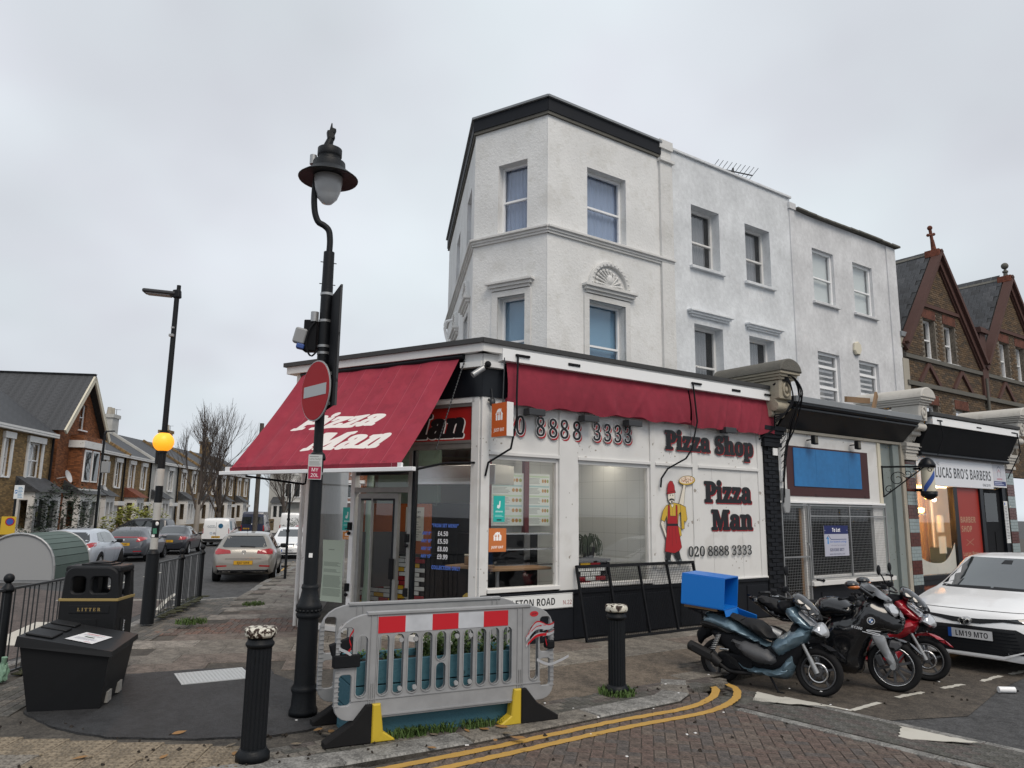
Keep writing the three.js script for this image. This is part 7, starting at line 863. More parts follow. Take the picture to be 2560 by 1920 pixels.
const mc = thing('access_cover', 'grey checker plate access cover in the dark tarmac', 'cover', [-3.32, 0.006, -8.77], R(31)); B().box(-0.37, 0.37, -0.02, 0.006, -0.3, 0.3).mesh('plate', M.plategrey, mc); const st = B(); for (let i = 0; i < 18; i++) for (let j = 0; j < 14; j++) st.cb(-0.34 + i * 0.04, 0.007, -0.27 + j * 0.0415, 0.024, 0.004, 0.007, 0, (i + j) & 1 ? 0.78 : -0.78, 0); st.mesh('tread', M.plategrey, mc).userData.kind = 'stuff';
}
// ---------- vehicles ----------
const paint = (n, c, rough = 0.3, o = {}) => mat(n, c, rough, { clearcoat: 0.7, clearcoatRoughness: 0.06, ...o });
paint('car_beige', [0.29, 0.275, 0.25], 0.35, { metalness: 0.35 }); paint('car_silver', [0.50, 0.54, 0.60], 0.35, { metalness: 0.35 }); paint('car_grey', [0.075, 0.08, 0.095], 0.35, { metalness: 0.3 }); paint('car_dark', [0.018, 0.02, 0.026], 0.3); paint('car_white', [0.78, 0.79, 0.80], 0.35); paint('van_blue', [0.012, 0.018, 0.05], 0.35); paint('car_red', [0.28, 0.02, 0.025], 0.3);
mat('carglass', [0.022, 0.027, 0.03], 0.03, { clearcoat: 1, clearcoatRoughness: 0.02 }); mat('carglass_light', [0.022, 0.027, 0.03], 0.03, { clearcoat: 1, clearcoatRoughness: 0.02 }); mat('taillight', [0.34, 0.01, 0.014], 0.12, { clearcoat: 1 }); mat('lampclear', [0.5, 0.52, 0.55], 0.08, { metalness: 0.3, clearcoat: 1 }); mat('trim', [0.012, 0.013, 0.015], 0.55, { specularIntensity: 0.5 }); mat('tyre', [0.013, 0.013, 0.014], 0.85, { specularIntensity: 0.4 }); mat('alloy', [0.48, 0.49, 0.5], 0.3, { metalness: 0.85 }); mat('chrome', [0.75, 0.75, 0.76], 0.12, { metalness: 0.95 });
const lerpTab = (tab, x) => { if (x <= tab[0][0]) return tab[0][1]; for (let i = 1; i < tab.length; i++) if (x <= tab[i][0]) { const a = tab[i - 1], b = tab[i], t = (x - a[0]) / (b[0] - a[0] || 1); return a[1] + (b[1] - a[1]) * t; } return tab[tab.length - 1][1]; };
const smoothTab = (tab, k = 0.05) => x => (lerpTab(tab, x - k) + 2 * lerpTab(tab, x) + lerpTab(tab, x + k)) / 4;
const wheelCache = {};
function wheel(parent, x, z, r, wdt, spokes, rimM, steer = 0, side = 1) {
const key = [r, wdt, spokes, rimM.name].join(); if (!wheelCache[key]) {
const t = new THREE.LatheGeometry([[r * 0.66, -wdt / 2], [r * 0.93, -wdt / 2], [r, -wdt * 0.32], [r, wdt * 0.32], [r * 0.93, wdt / 2], [r * 0.66, wdt / 2], [r * 0.66, -wdt / 2]].map(p => new THREE.Vector2(...p)), 32).rotateX(Math.PI / 2);
const b = B(); b.add(new THREE.LatheGeometry([[r * 0.6, 0.0], [r * 0.66, wdt * 0.3], [r * 0.7, wdt * 0.46], [r * 0.66, wdt * 0.48], [r * 0.58, wdt * 0.3]].map(p => new THREE.Vector2(...p)), 32).rotateX(Math.PI / 2)); for (let i = 0; i < spokes; i++) { const a = i / spokes * 6.283; b.cb(Math.cos(a) * r * 0.34, Math.sin(a) * r * 0.34, wdt * 0.36, r * 0.56, r * 0.14, 0.022, 0, 0, a, 0.006); } b.cyl([0, 0, wdt * 0.3], [0, 0, wdt * 0.44], r * 0.15, r * 0.13, 14);
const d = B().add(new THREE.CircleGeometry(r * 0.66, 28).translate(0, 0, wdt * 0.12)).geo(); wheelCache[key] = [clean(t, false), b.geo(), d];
}
const [tg, rg, dg] = wheelCache[key], w = new THREE.Mesh(tg, M.tyre); w.name = 'wheel'; w.position.set(x, r, z); w.rotation.y = (side < 0 ? Math.PI : 0) + steer; parent.add(w); const rm = new THREE.Mesh(rg, rimM); rm.name = 'rim'; w.add(rm); const bd = new THREE.Mesh(dg, M.trim); bd.name = 'brake_shadow'; bd.name = 'hub_shade_disc'; w.add(bd); return w;  // dark disc behind the spokes: shade inside the wheel put in as colour
}
const evaluator = new Evaluator(); evaluator.attributes = ['position', 'normal']; evaluator.useGroups = false;
// a car body lofted along its length from tables of height and width; x = forward
function carBody(c) {
const top = smoothTab(c.top, c.k || 0.04), belt = smoothTab(c.belt, 0.1), hw = smoothTab(c.half, 0.03), rw = smoothTab(c.roof, 0.08), bot = smoothTab(c.bot, 0.06), x0 = -c.L / 2, x1 = c.L / 2;
const sec = x => {   // half section from the sill centre round to the roof centre: [z, y]
const w = hw(x), yb = bot(x), yt = top(x), ye = Math.min(belt(x), yt - 0.03), r = Math.min(rw(x), w * 0.97), mid = yb + (ye - yb) * 0.55, cr = Math.min(0.05, (yt - ye) * 0.5);
const p = [[0, yb], [w * 0.84, yb], [w * 0.95, yb + 0.06], [w * 0.985, yb + (mid - yb) * 0.55], [w, mid], [w * 0.995, mid + (ye - mid) * 0.5], [w * 0.975, ye - 0.02], [w * 0.955, ye + 0.012]];
const ts = w * 0.945; for (let i = 1; i <= 4; i++) { const t = i / 4, b = 1 - t; p.push([ts + (r - ts) * (t * 0.85 + 0.15 * t * t), ye + 0.012 + (yt - cr - ye - 0.012) * (1 - Math.pow(b, 1.12))]); } p.push([r * 0.9, yt - cr * 0.45], [r * 0.6, yt - cr * 0.14], [r * 0.3, yt - cr * 0.03], [0, yt]); return p;
};
const N = c.N || 74, xs = []; for (let i = 0; i <= N; i++) { const t = i / N; xs.push(x0 + (x1 - x0) * (t - 0.06 * Math.sin(2 * Math.PI * t) * 1.0)); }
const S = xs.map(sec), n = S[0].length, ring = s => [...s.map(([z, y]) => [z, y]), ...s.slice(1, -1).reverse().map(([z, y]) => [-z, y])], rings = S.map(ring), m = rings[0].length, pos = [], idx = [];
rings.forEach((r, i) => r.forEach(([z, y]) => pos.push(xs[i], y, z)));
for (let i = 0; i < N; i++) for (let j = 0; j < m; j++) { const a = i * m + j, b = i * m + (j + 1) % m, d = (i + 1) * m + j, e = (i + 1) * m + (j + 1) % m; idx.push(a, d, b, b, d, e); }
for (const [i, f] of [[0, 0], [N, 1]]) { const k = pos.length / 3, cy = (rings[i][0][1] + rings[i][n - 1][1]) / 2; pos.push(xs[i], cy, 0); for (let j = 0; j < m; j++) { const a = i * m + j, b = i * m + (j + 1) % m; f ? idx.push(k, b, a) : idx.push(k, a, b); } }
let g = new THREE.BufferGeometry(); g.setAttribute('position', new THREE.Float32BufferAttribute(pos, 3)); g.setIndex(idx); g.computeVertexNormals();
// outward check
const zAt = (x, y) => { const s = sec(Math.max(x0 + 1e-4, Math.min(x1 - 1e-4, x))); let z = 0; for (let i = 1; i < s.length; i++) { const [za, ya] = s[i - 1], [zb, yb] = s[i]; if ((y - ya) * (y - yb) <= 0 && Math.abs(yb - ya) > 1e-6) z = Math.max(z, za + (zb - za) * (y - ya) / (yb - ya)); } return z; };
const inside = (x, y, z) => { if (x <= x0 || x >= x1) return false; const yt = top(x), yb = bot(x); return y > yb && y < yt && Math.abs(z) <= zAt(x, y) + 1e-4 && (Math.abs(z) > 1e-3 || true); };
const xAt = (y, z, dir) => { let last = dir > 0 ? x1 : x0; const st = 0.02; for (let x = last; dir > 0 ? x > x0 : x < x1; x -= dir * st) { const yt = top(x), s = sec(Math.max(x0 + 1e-4, Math.min(x1 - 1e-4, x))); let ok = y > bot(x) - 0.02 && Math.abs(z) <= zAt(x, y) && y <= yt; if (ok) { let a = x, b = x + dir * st; for (let i = 0; i < 12; i++) { const q = (a + b) / 2; (y <= top(q) && y > bot(q) - 0.02 && Math.abs(z) <= zAt(q, y) && q > x0 && q < x1) ? (a = q) : (b = q); } return a; } last = x; } return dir > 0 ? x0 : x1; };
return { g, zAt, xAt, top, sec, x0, x1, bot };
}
function cutArches(geo, c, hw) {
let b = new Brush(geo); b.updateMatrixWorld(); for (const x of c.axles) for (const s of [-1, 1]) { const cg = new THREE.CylinderGeometry(c.arch, c.arch, 0.5, 30).rotateX(Math.PI / 2); for (const k of Object.keys(cg.attributes)) if (!['position', 'normal'].includes(k)) cg.deleteAttribute(k); const q = new Brush(cg); q.position.set(x, c.r + 0.01, s * (hw - 0.02)); q.updateMatrixWorld(); b = evaluator.evaluate(b, q, SUBTRACTION); b.updateMatrixWorld(); }
return b.geometry;
}
// a panel laid on the body: outline in (x,y) for the sides, (z,y) for front and rear
function panelOn(body, mode, pts, off, name, mt, parent, len = 0.07, both = true) {
const curve = pts.smooth, poly = curve ? new THREE.CatmullRomCurve3(pts.map(p => V(p[0], p[1], 0)), true, 'centripetal').getPoints(pts.length * 4).slice(0, -1).map(p => new THREE.Vector2(p.x, p.y)) : pts.map(p => new THREE.Vector2(...p));
let flat = new TessellateModifier(len, 6).modify(new THREE.ShapeGeometry(new THREE.Shape(poly)).toNonIndexed()); flat = flat.index ? flat.toNonIndexed() : flat;
const out = []; for (const s of mode === 'side' ? (both === true ? [1, -1] : [both]) : [1]) {
const g = flat.clone(), p = g.attributes.position; for (let i = 0; i < p.count; i++) { const a = p.getX(i), y = p.getY(i); if (mode === 'side') p.setXYZ(i, a, y, s * (body.zAt(a, y) + off)); else { const d = mode === 'front' ? 1 : -1, x = body.xAt(y, a, d); p.setXYZ(i, x + d * off, y, a); } }
let q = mergeVertices(g.deleteAttribute('normal') && g, 1e-4); q.deleteAttribute('uv'); q = mergeVertices(q, 1e-4); q.computeVertexNormals(); out.push(B().add(q).mesh(name, mt, parent));
} return out;
}
const sm = a => { a.smooth = true; return a; };
function plate(parent, body, dir, y, text, bg, w = 0.52, zc = 0, h = 0.11, out = 0.012) { const x = body.xAt(y, zc, dir) + dir * out; const b = B(new THREE.Matrix4().makeRotationY(dir > 0 ? Math.PI / 2 : -Math.PI / 2).setPosition(x, y, zc)); B(new THREE.Matrix4().makeTranslation(x - dir * 0.008, y, zc)).box(-0.007, 0.007, -h / 2 - 0.004, h / 2 + 0.004, -w / 2 - 0.004, w / 2 + 0.004).mesh('plate_back', M.trim, parent); const g = new THREE.PlaneGeometry(w, h); b.add(g, null, true); return b.mesh('number_plate', printMat('plate_' + text.replace(/ /g, '').toLowerCase(), 416, 88, (q, W, H) => { q.fillStyle = bg; q.fillRect(0, 0, W, H); if (dir > 0) { q.fillStyle = '#1c4fa0'; q.fillRect(0, 0, 34, H); } txt(q, text, dir > 0 ? W / 2 + 14 : W / 2, H / 2 + 3, 'bold 72px sans-serif', '#15161a', { sx: dir > 0 ? 0.86 : 0.9 }); }, { roughness: 0.35 }), parent); }
function vehicle(name, label, cat, p, az, c, build, scale = 1) {
const t = thing(name, label, cat, [p[0], p[2] ?? -0.1 + dip(p[0], p[1]), p[1]], R(90 - az)); t.scale.setScalar(scale);
const body = carBody(c), g = c.axles ? cutArches(body.g, c, Math.max(...c.half.map(q => q[1]))) : body.g; const m = B().add(toCreasedNormals(mergeVertices((g.deleteAttribute('normal'), g.deleteAttribute('uv'), g), 1e-4), 0.55)).mesh('body', c.paint, t);
const hw = Math.max(...c.half.map(q => q[1])); for (const [i, x] of c.axles.entries()) for (const s of [-1, 1]) wheel(t, x, s * (hw - 0.1), c.r, 0.2, c.spokes || 10, c.rim || M.alloy, i === 1 ? c.steer || 0 : 0, s);
B().box(c.x0 ?? -c.L / 2 + 0.3, c.L / 2 - 0.35, c.bot[1][1] + 0.02, c.bot[1][1] + 0.16, -hw + 0.24, hw - 0.24).mesh('underbody', M.trim, t); build(t, body, c); return t;
}
const mirror = (t, x, y, z, m) => { for (const s of [-1, 1]) B().cb(x, y, s * z, 0.12, 0.13, 0.2, 0, s * 0.2, 0, 0.04).cyl([x + 0.02, y - 0.03, s * (z - 0.1)], [x + 0.03, y - 0.06, s * (z - 0.17)], 0.025).mesh('door_mirror', m, t); };
const lineOn = (t, body, pts, w, name = 'shut_line') => { for (let i = 1; i < pts.length; i++) { const [a, b] = [pts[i - 1], pts[i]], L = Math.hypot(b[0] - a[0], b[1] - a[1]), nx = -(b[1] - a[1]) / L * w, ny = (b[0] - a[0]) / L * w; panelOn(body, 'side', [[a[0] - nx, a[1] - ny], [b[0] - nx, b[1] - ny], [b[0] + nx, b[1] + ny], [a[0] + nx, a[1] + ny]], 0.003, name, M.trim, t, 0.15); } };
const handles = (t, body, xs, y, m) => { for (const x of xs) panelOn(body, 'side', [[x - 0.1, y - 0.018], [x + 0.1, y - 0.012], [x + 0.1, y + 0.018], [x - 0.1, y + 0.014]], 0.02, 'door_handle', m, t, 0.1); };
// hatchback tables: tail upright, roof, raked screen, bonnet
function hatch(L, W, H, o = {}) { const a = -L / 2, b = L / 2, h = W / 2; return { L, k: 0.035, top: [[a, 0.62], [a + 0.03, 0.92], [a + 0.1, 1.0], [a + 0.16, 1.06], [a + 0.42, H - 0.1], [a + 0.62, H - 0.03], [a + 1.5, H], [a + 2.1, H - 0.03], [a + 2.45, H - 0.14], [b - 1.12, 0.98], [b - 0.9, 0.93], [b - 0.25, 0.78], [b - 0.06, 0.68], [b, 0.5]], belt: [[a, 0.6], [a + 0.1, 0.92], [a + 0.4, 0.95], [b - 1.2, 0.88], [b - 0.4, 0.72], [b, 0.48]], half: [[a, h * 0.78], [a + 0.06, h * 0.88], [a + 0.22, h * 0.96], [a + 0.7, h], [b - 0.9, h], [b - 0.3, h * 0.9], [b - 0.06, h * 0.7], [b, h * 0.55]], roof: [[a, h * 0.72], [a + 0.3, h * 0.66], [a + 1.6, h * 0.66], [b - 1.3, h * 0.74], [b - 0.5, h * 0.7], [b, h * 0.45]], bot: [[a, 0.34], [a + 0.25, 0.24], [b - 0.4, 0.2], [b, 0.24]], axles: [a + 0.8, b - 0.86], r: 0.315, arch: 0.365, ...o }; }
{ // beige hatchback, rear view
const c = hatch(4.25, 1.79, 1.46, { paint: M.car_beige, spokes: 10 }), a = -2.125;
vehicle('parked_car', 'beige metallic hatchback parked by the near kerb, seen from behind', 'car', [-8.28, -24.2], -14, c, (t, b) => {
panelOn(b, 'rear', [[-0.56, 1.03], [0.56, 1.03], [0.62, 1.06], [0.5, 1.35], [-0.5, 1.35], [-0.62, 1.06]], 0.006, 'rear_window', M.carglass_light, t);
panelOn(b, 'rear', [[-0.52, 1.355], [0.52, 1.355], [0.5, 1.385], [-0.5, 1.385]], 0.03, 'spoiler', M.car_beige, t); panelOn(b, 'rear', [[-0.12, 1.05], [0.3, 1.03], [0.3, 1.06], [-0.12, 1.08]], 0.02, 'wiper', M.trim, t);
for (const s of [-1, 1]) { panelOn(b, 'rear', [[s * 0.36, 0.86], [s * 0.8, 0.83], [s * 0.8, 0.97], [s * 0.72, 1.0], [s * 0.38, 0.95]], 0.008, 'tail_light', M.taillight, t); panelOn(b, 'rear', [[s * 0.45, 0.49], [s * 0.74, 0.48], [s * 0.74, 0.52], [s * 0.45, 0.53]], 0.006, 'reflector', M.taillight, t); }
panelOn(b, 'side', [[a + 0.2, 0.86], [a + 0.42, 0.86], [a + 0.36, 0.97], [a + 0.2, 0.98]], 0.004, 'tail_light', M.taillight, t);
plate(t, b, -1, 0.6, 'EJ67 UHX', '#c99a22'); B(new THREE.Matrix4().makeRotationY(Math.PI / 2).setPosition(b.xAt(0.9, 0, -1) - 0.012, 0.9, 0)).add(new THREE.TorusGeometry(0.052, 0.008, 6, 20)).cb(-0.014, 0, 0, 0.008, 0.08, 0.01, 0, 0, 0.35).cb(0.014, 0, 0, 0.008, 0.08, 0.01, 0, 0, -0.35).mesh('badge', M.chrome, t);
panelOn(b, 'rear', [[-0.72, 0.30], [0.72, 0.30], [0.7, 0.41], [-0.7, 0.41]], 0.012, 'lower_bumper', M.trim, t); panelOn(b, 'rear', [[-0.66, 0.395], [0.66, 0.395], [0.66, 0.415], [-0.66, 0.415]], 0.018, 'bumper_strip', M.chrome, t); panelOn(b, 'rear', [[-0.5, 0.7], [0.5, 0.7], [0.5, 0.712], [-0.5, 0.712]], 0.003, 'shut_line', M.trim, t);
panelOn(b, 'side', [[a + 0.55, 0.98], [a + 1.15, 0.97], [a + 1.15, 1.33], [a + 0.75, 1.31]], 0.006, 'side_window', M.carglass, t); panelOn(b, 'side', [[a + 1.2, 0.97], [a + 2.55, 0.93], [a + 2.2, 1.27], [a + 1.8, 1.34], [a + 1.2, 1.335]], 0.006, 'side_window', M.carglass, t); panelOn(b, 'front', [[-0.58, 1.0], [0.58, 1.0], [0.5, 1.34], [-0.5, 1.34]], 0.006, 'windscreen', M.carglass, t);
mirror(t, a + 2.55, 0.98, 0.98, M.trim); handles(t, b, [a + 1.0, a + 1.95], 0.82, M.car_beige); lineOn(t, b, [[a + 1.17, 0.3], [a + 1.17, 0.95]], 0.005); lineOn(t, b, [[a + 2.35, 0.3], [a + 2.35, 0.92]], 0.005); B().cyl([a + 0.75, 1.45, 0], [a + 0.62, 1.56, 0], 0.008).mesh('aerial', M.trim, t);
});
}
{ // silver hatchback, rear three-quarter
const c = hatch(4.06, 1.69, 1.445, { paint: M.car_silver, spokes: 10, steer: 0.45 }), a = -2.03;
vehicle('parked_car', 'silver hatchback with tinted rear window parked beside the green bike shelter', 'car', [-14.95, -26.8], -12, c, (t, b) => {
panelOn(b, 'rear', [[-0.6, 1.0], [0.6, 1.0], [0.62, 1.06], [0.52, 1.33], [-0.52, 1.33], [-0.62, 1.06]], 0.006, 'rear_window', M.carglass, t); panelOn(b, 'rear', [[-0.1, 1.03], [0.3, 1.02], [0.3, 1.05], [-0.1, 1.07]], 0.02, 'wiper', M.trim, t);
for (const s of [-1, 1]) panelOn(b, 'rear', sm([[s * 0.44, 0.85], [s * 0.7, 0.84], [s * 0.78, 0.9], [s * 0.78, 1.0], [s * 0.6, 0.97]]), 0.008, 'tail_light', M.taillight, t); panelOn(b, 'side', [[a + 0.18, 0.86], [a + 0.34, 0.9], [a + 0.42, 1.0], [a + 0.2, 0.99]], 0.004, 'tail_light', M.taillight, t);
plate(t, b, -1, 0.53, 'E60 BOV', '#c99a22'); panelOn(b, 'rear', [[-0.05, 0.84], [0.05, 0.84], [0.05, 0.91], [-0.05, 0.91]], 0.012, 'badge', M.chrome, t); panelOn(b, 'rear', [[-0.72, 0.3], [0.72, 0.3], [0.72, 0.42], [-0.72, 0.42]], 0.012, 'lower_bumper', M.trim, t); panelOn(b, 'rear', [[-0.46, 0.71], [0.46, 0.71], [0.46, 0.72], [-0.46, 0.72]], 0.003, 'shut_line', M.trim, t);
panelOn(b, 'side', [[a + 0.6, 1.04], [a + 1.1, 0.99], [a + 1.1, 1.31], [a + 0.85, 1.3]], 0.006, 'side_window', M.carglass, t); panelOn(b, 'side', [[a + 1.15, 0.98], [a + 2.5, 0.92], [a + 2.15, 1.25], [a + 1.7, 1.325], [a + 1.15, 1.32]], 0.006, 'side_window', M.carglass, t); panelOn(b, 'front', [[-0.55, 1.0], [0.55, 1.0], [0.46, 1.33], [-0.46, 1.33]], 0.006, 'windscreen', M.carglass, t);
mirror(t, a + 2.45, 0.98, 0.93, M.trim); handles(t, b, [a + 0.95, a + 1.85], 0.84, M.car_silver); lineOn(t, b, [[a + 1.13, 0.3], [a + 1.13, 0.96]], 0.005); lineOn(t, b, [[a + 2.28, 0.3], [a + 2.28, 0.9]], 0.005); B().cyl([a + 0.9, 1.43, 0], [a + 0.75, 1.53, 0], 0.008).mesh('aerial', M.trim, t);
});
}
{ // dark grey hatchback with red light bar
const c = hatch(4.3, 1.77, 1.44, { paint: M.car_grey, spokes: 7, rim: M.darksteel }), a = -2.15; c.top = [[a, 0.62], [a + 0.04, 0.98], [a + 0.12, 1.05], [a + 0.55, 1.3], [a + 1.0, 1.41], [a + 1.6, 1.44], [a + 2.2, 1.41], [a + 3.1, 1.0], [a + 3.3, 0.93], [a + 4.0, 0.78], [a + 4.25, 0.64], [a + 4.3, 0.5]];
vehicle('parked_car', 'dark grey hatchback with red light bar behind the banded crossing post', 'car', [-16.3, -33.1], -12, c, (t, b) => {
panelOn(b, 'rear', [[-0.6, 1.08], [0.6, 1.08], [0.52, 1.33], [-0.52, 1.33]], 0.006, 'rear_window', M.carglass_light, t); panelOn(b, 'rear', [[-0.68, 1.02], [0.68, 1.02], [0.64, 1.05], [-0.64, 1.05]], 0.012, 'light_bar', M.taillight, t); for (const s of [-1, 1]) panelOn(b, 'rear', [[s * 0.48, 0.86], [s * 0.6, 0.84], [s * 0.8, 0.94], [s * 0.8, 1.03], [s * 0.56, 1.04]], 0.012, 'tail_light', M.taillight, t); panelOn(b, 'side', [[a + 0.2, 0.92], [a + 0.5, 1.0], [a + 0.2, 1.03]], 0.004, 'tail_light', M.taillight, t);
plate(t, b, -1, 0.75, 'LP13 VBF', '#c99a22'); panelOn(b, 'rear', [[-0.05, 0.9], [0.05, 0.9], [0.04, 0.95], [-0.04, 0.95]], 0.012, 'badge', M.chrome, t); panelOn(b, 'rear', [[-0.74, 0.3], [0.74, 0.3], [0.7, 0.4], [-0.7, 0.4]], 0.012, 'lower_bumper', M.trim, t); for (const s of [-1, 1]) panelOn(b, 'rear', [[s * 0.4, 0.44], [s * 0.72, 0.46], [s * 0.72, 0.49], [s * 0.42, 0.48]], 0.01, 'reflector', M.taillight, t);
panelOn(b, 'side', [[a + 0.9, 1.05], [a + 1.35, 1.0], [a + 1.35, 1.3], [a + 1.1, 1.28]], 0.006, 'side_window', M.carglass, t); panelOn(b, 'side', [[a + 1.4, 0.99], [a + 2.8, 0.93], [a + 2.4, 1.22], [a + 1.9, 1.31], [a + 1.4, 1.31]], 0.006, 'side_window', M.carglass, t); mirror(t, a + 2.7, 0.98, 0.97, M.car_grey); handles(t, b, [a + 2.0], 0.84, M.car_grey); lineOn(t, b, [[a + 1.38, 0.3], [a + 1.38, 0.97]], 0.005); B().cyl([a + 0.95, 1.41, 0], [a + 0.83, 1.5, 0], 0.01).mesh('aerial', M.trim, t);
});
}
const saloonTop = (a, H) => [[a, 0.6], [a + 0.03, 0.92], [a + 0.12, 1.0], [a + 0.5, 1.03], [a + 0.7, 1.06], [a + 1.35, H - 0.05], [a + 1.7, H], [a + 2.2, H - 0.01], [a + 2.6, H - 0.09], [a + 3.3, 1.0], [a + 3.45, 0.95], [a + 4.3, 0.8], [a + 4.5, 0.68], [a + 4.56, 0.5]];
const saloon = (o) => { const c = hatch(4.56, 1.77, 1.43, o); c.top = saloonTop(-2.28, 1.43); c.belt = [[-2.28, 0.6], [-2.1, 0.9], [-1.4, 0.95], [1.1, 0.9], [1.9, 0.74], [2.28, 0.48]]; return c; };
{
const c = saloon({ paint: M.car_dark, spokes: 10 }), a = -2.28;
vehicle('parked_car', 'black saloon parked farthest along the left row of parked cars', 'car', [-17.35, -39.5], -12, c, (t, b) => {
panelOn(b, 'rear', [[-0.56, 1.08], [0.56, 1.08], [0.48, 1.34], [-0.48, 1.34]], 0.006, 'rear_window', M.carglass_light, t); for (const s of [-1, 1]) panelOn(b, 'rear', [[s * 0.5, 0.76], [s * 0.8, 0.78], [s * 0.8, 0.95], [s * 0.56, 0.93]], 0.008, 'tail_light', M.taillight, t); panelOn(b, 'side', [[a + 0.2, 0.78], [a + 0.5, 0.86], [a + 0.42, 0.94], [a + 0.2, 0.94]], 0.004, 'tail_light', M.taillight, t); plate(t, b, -1, 0.7, 'LT08 KXC', '#c99a22');
panelOn(b, 'side', [[a + 1.15, 1.0], [a + 1.75, 0.99], [a + 1.75, 1.31], [a + 1.5, 1.29]], 0.006, 'side_window', M.carglass_light, t); panelOn(b, 'side', [[a + 1.8, 0.99], [a + 3.1, 0.95], [a + 2.65, 1.24], [a + 2.25, 1.31], [a + 1.8, 1.315]], 0.006, 'side_window', M.carglass_light, t); mirror(t, a + 3.0, 1.0, 0.96, M.car_dark); handles(t, b, [a + 1.6, a + 2.5], 0.85, M.chrome);
});
const w = saloon({ paint: M.car_white, spokes: 7 });
vehicle('parked_car', 'white saloon with upright grille facing the camera behind the slim post', 'car', [-10.75, -37.2], 168, w, (t, b) => {
panelOn(b, 'front', [[-0.6, 1.0], [0.6, 1.0], [0.5, 1.33], [-0.5, 1.33]], 0.006, 'windscreen', M.carglass_light, t); panelOn(b, 'front', [[-0.25, 0.56], [0.25, 0.56], [0.3, 0.72], [-0.3, 0.72]], 0.012, 'grille', M.trim, t); for (let i = 0; i < 5; i++) panelOn(b, 'front', [[-0.25, 0.575 + i * 0.03], [0.25, 0.575 + i * 0.03], [0.25, 0.585 + i * 0.03], [-0.25, 0.585 + i * 0.03]], 0.02, 'grille_bar', M.chrome, t); for (const s of [-1, 1]) for (const [z, r] of [[0.45, 0.1], [0.64, 0.075]]) { const p = []; for (let i = 0; i < 14; i++) p.push([s * z + Math.cos(i / 14 * 6.283) * r, 0.66 + Math.sin(i / 14 * 6.283) * r]); panelOn(b, 'front', p, 0.012, 'headlight', M.lampclear, t); } plate(t, b, 1, 0.42, 'OS03 ZCM', '#d8dade'); panelOn(b, 'front', [[-0.5, 0.27], [0.5, 0.27], [0.5, 0.33], [-0.5, 0.33]], 0.01, 'lower_grille', M.trim, t);
panelOn(b, 'side', [[-0.45, 0.99], [0.85, 0.95], [0.4, 1.24], [0, 1.31], [-0.45, 1.315]], 0.006, 'side_window', M.carglass_light, t); mirror(t, 0.75, 1.0, 0.97, M.car_white);
});
}
// vans
const vanTab = (L, W, H, o) => { const a = -L / 2, b = L / 2, h = W / 2; return { L, top: [[a, H * 0.86], [a + 0.04, H * 0.97], [a + 0.2, H], [b - 1.9, H], [b - 1.4, H - 0.15], [b - 0.75, 1.25], [b - 0.6, 1.12], [b - 0.1, 0.95], [b, 0.6]], belt: [[a, H * 0.5], [b - 1, 1.1], [b, 0.6]], half: [[a, h * 0.95], [a + 0.08, h * 0.99], [a + 0.3, h], [b - 0.7, h], [b - 0.1, h * 0.85], [b, h * 0.7]], roof: [[a, h * 0.82], [b - 1.5, h * 0.82], [b, h * 0.7]], bot: [[a, 0.34], [a + 0.3, 0.26], [b - 0.4, 0.24], [b, 0.28]], axles: [a + 0.95, b - 0.9], r: 0.33, arch: 0.38, spokes: 5, rim: M.galv, ...o }; };
vehicle('parked_van', 'small white van with blue round logo on its rear doors, past the black saloon', 'van', [-19.5, -51.0], -12, vanTab(4.3, 1.81, 1.82, { paint: M.car_white }), (t, b) => {
const x = b.x0 - 0.014, lg = B(new THREE.Matrix4().makeRotationY(-Math.PI / 2).setPosition(x, 1.1, 0)); const g = new THREE.PlaneGeometry(1.4, 0.95); lg.add(g, null, true); lg.mesh('door_lettering', printMat('van_print', 448, 304, (q, w, h) => { q.fillStyle = '#1d5a7c'; q.beginPath(); q.arc(310, 80, 48, 0, 7); q.fill(); txt(q, 'Brown', 150, 74, '32px sans-serif', '#47606e', { align: 'center' }); txt(q, 'Solutions', 160, 104, '32px sans-serif', '#47606e'); q.strokeStyle = '#47606e'; q.lineWidth = 5; q.beginPath(); q.arc(72, 92, 16, 0, 7); q.stroke(); q.strokeStyle = '#3f7fae'; q.beginPath(); q.arc(130, 230, 20, 0, 7); q.stroke(); lines(q, 170, 230, 214, 3, 14, '#667', 5, rng(3)); q.fillStyle = '#223'; q.fillRect(222, 0, 4, 300); }, { transparent: true, alphaTest: 0.5 }), t);
plate(t, b, -1, 0.62, 'BD70 XBL', '#c99a22'); for (const s of [-1, 1]) panelOn(b, 'rear', [[s * 0.76, 0.85], [s * 0.88, 0.85], [s * 0.87, 1.2], [s * 0.76, 1.18]], 0.014, 'tail_light', M.taillight, t); panelOn(b, 'rear', [[-0.85, 0.34], [0.85, 0.34], [0.85, 0.5], [-0.85, 0.5]], 0.02, 'bumper', M.trim, t); panelOn(b, 'side', [[-1.9, 1.05], [-1.2, 1.05], [-1.2, 1.62], [-1.85, 1.62]], 0.006, 'side_panel', mat('vanteal', [0.10, 0.19, 0.24], 0.4), t); panelOn(b, 'side', [[0.0, 1.1], [1.35, 1.08], [0.95, 1.5], [0.0, 1.56]], 0.006, 'side_window', M.carglass, t); mirror(t, 1.1, 1.15, 1.0, M.trim);
});
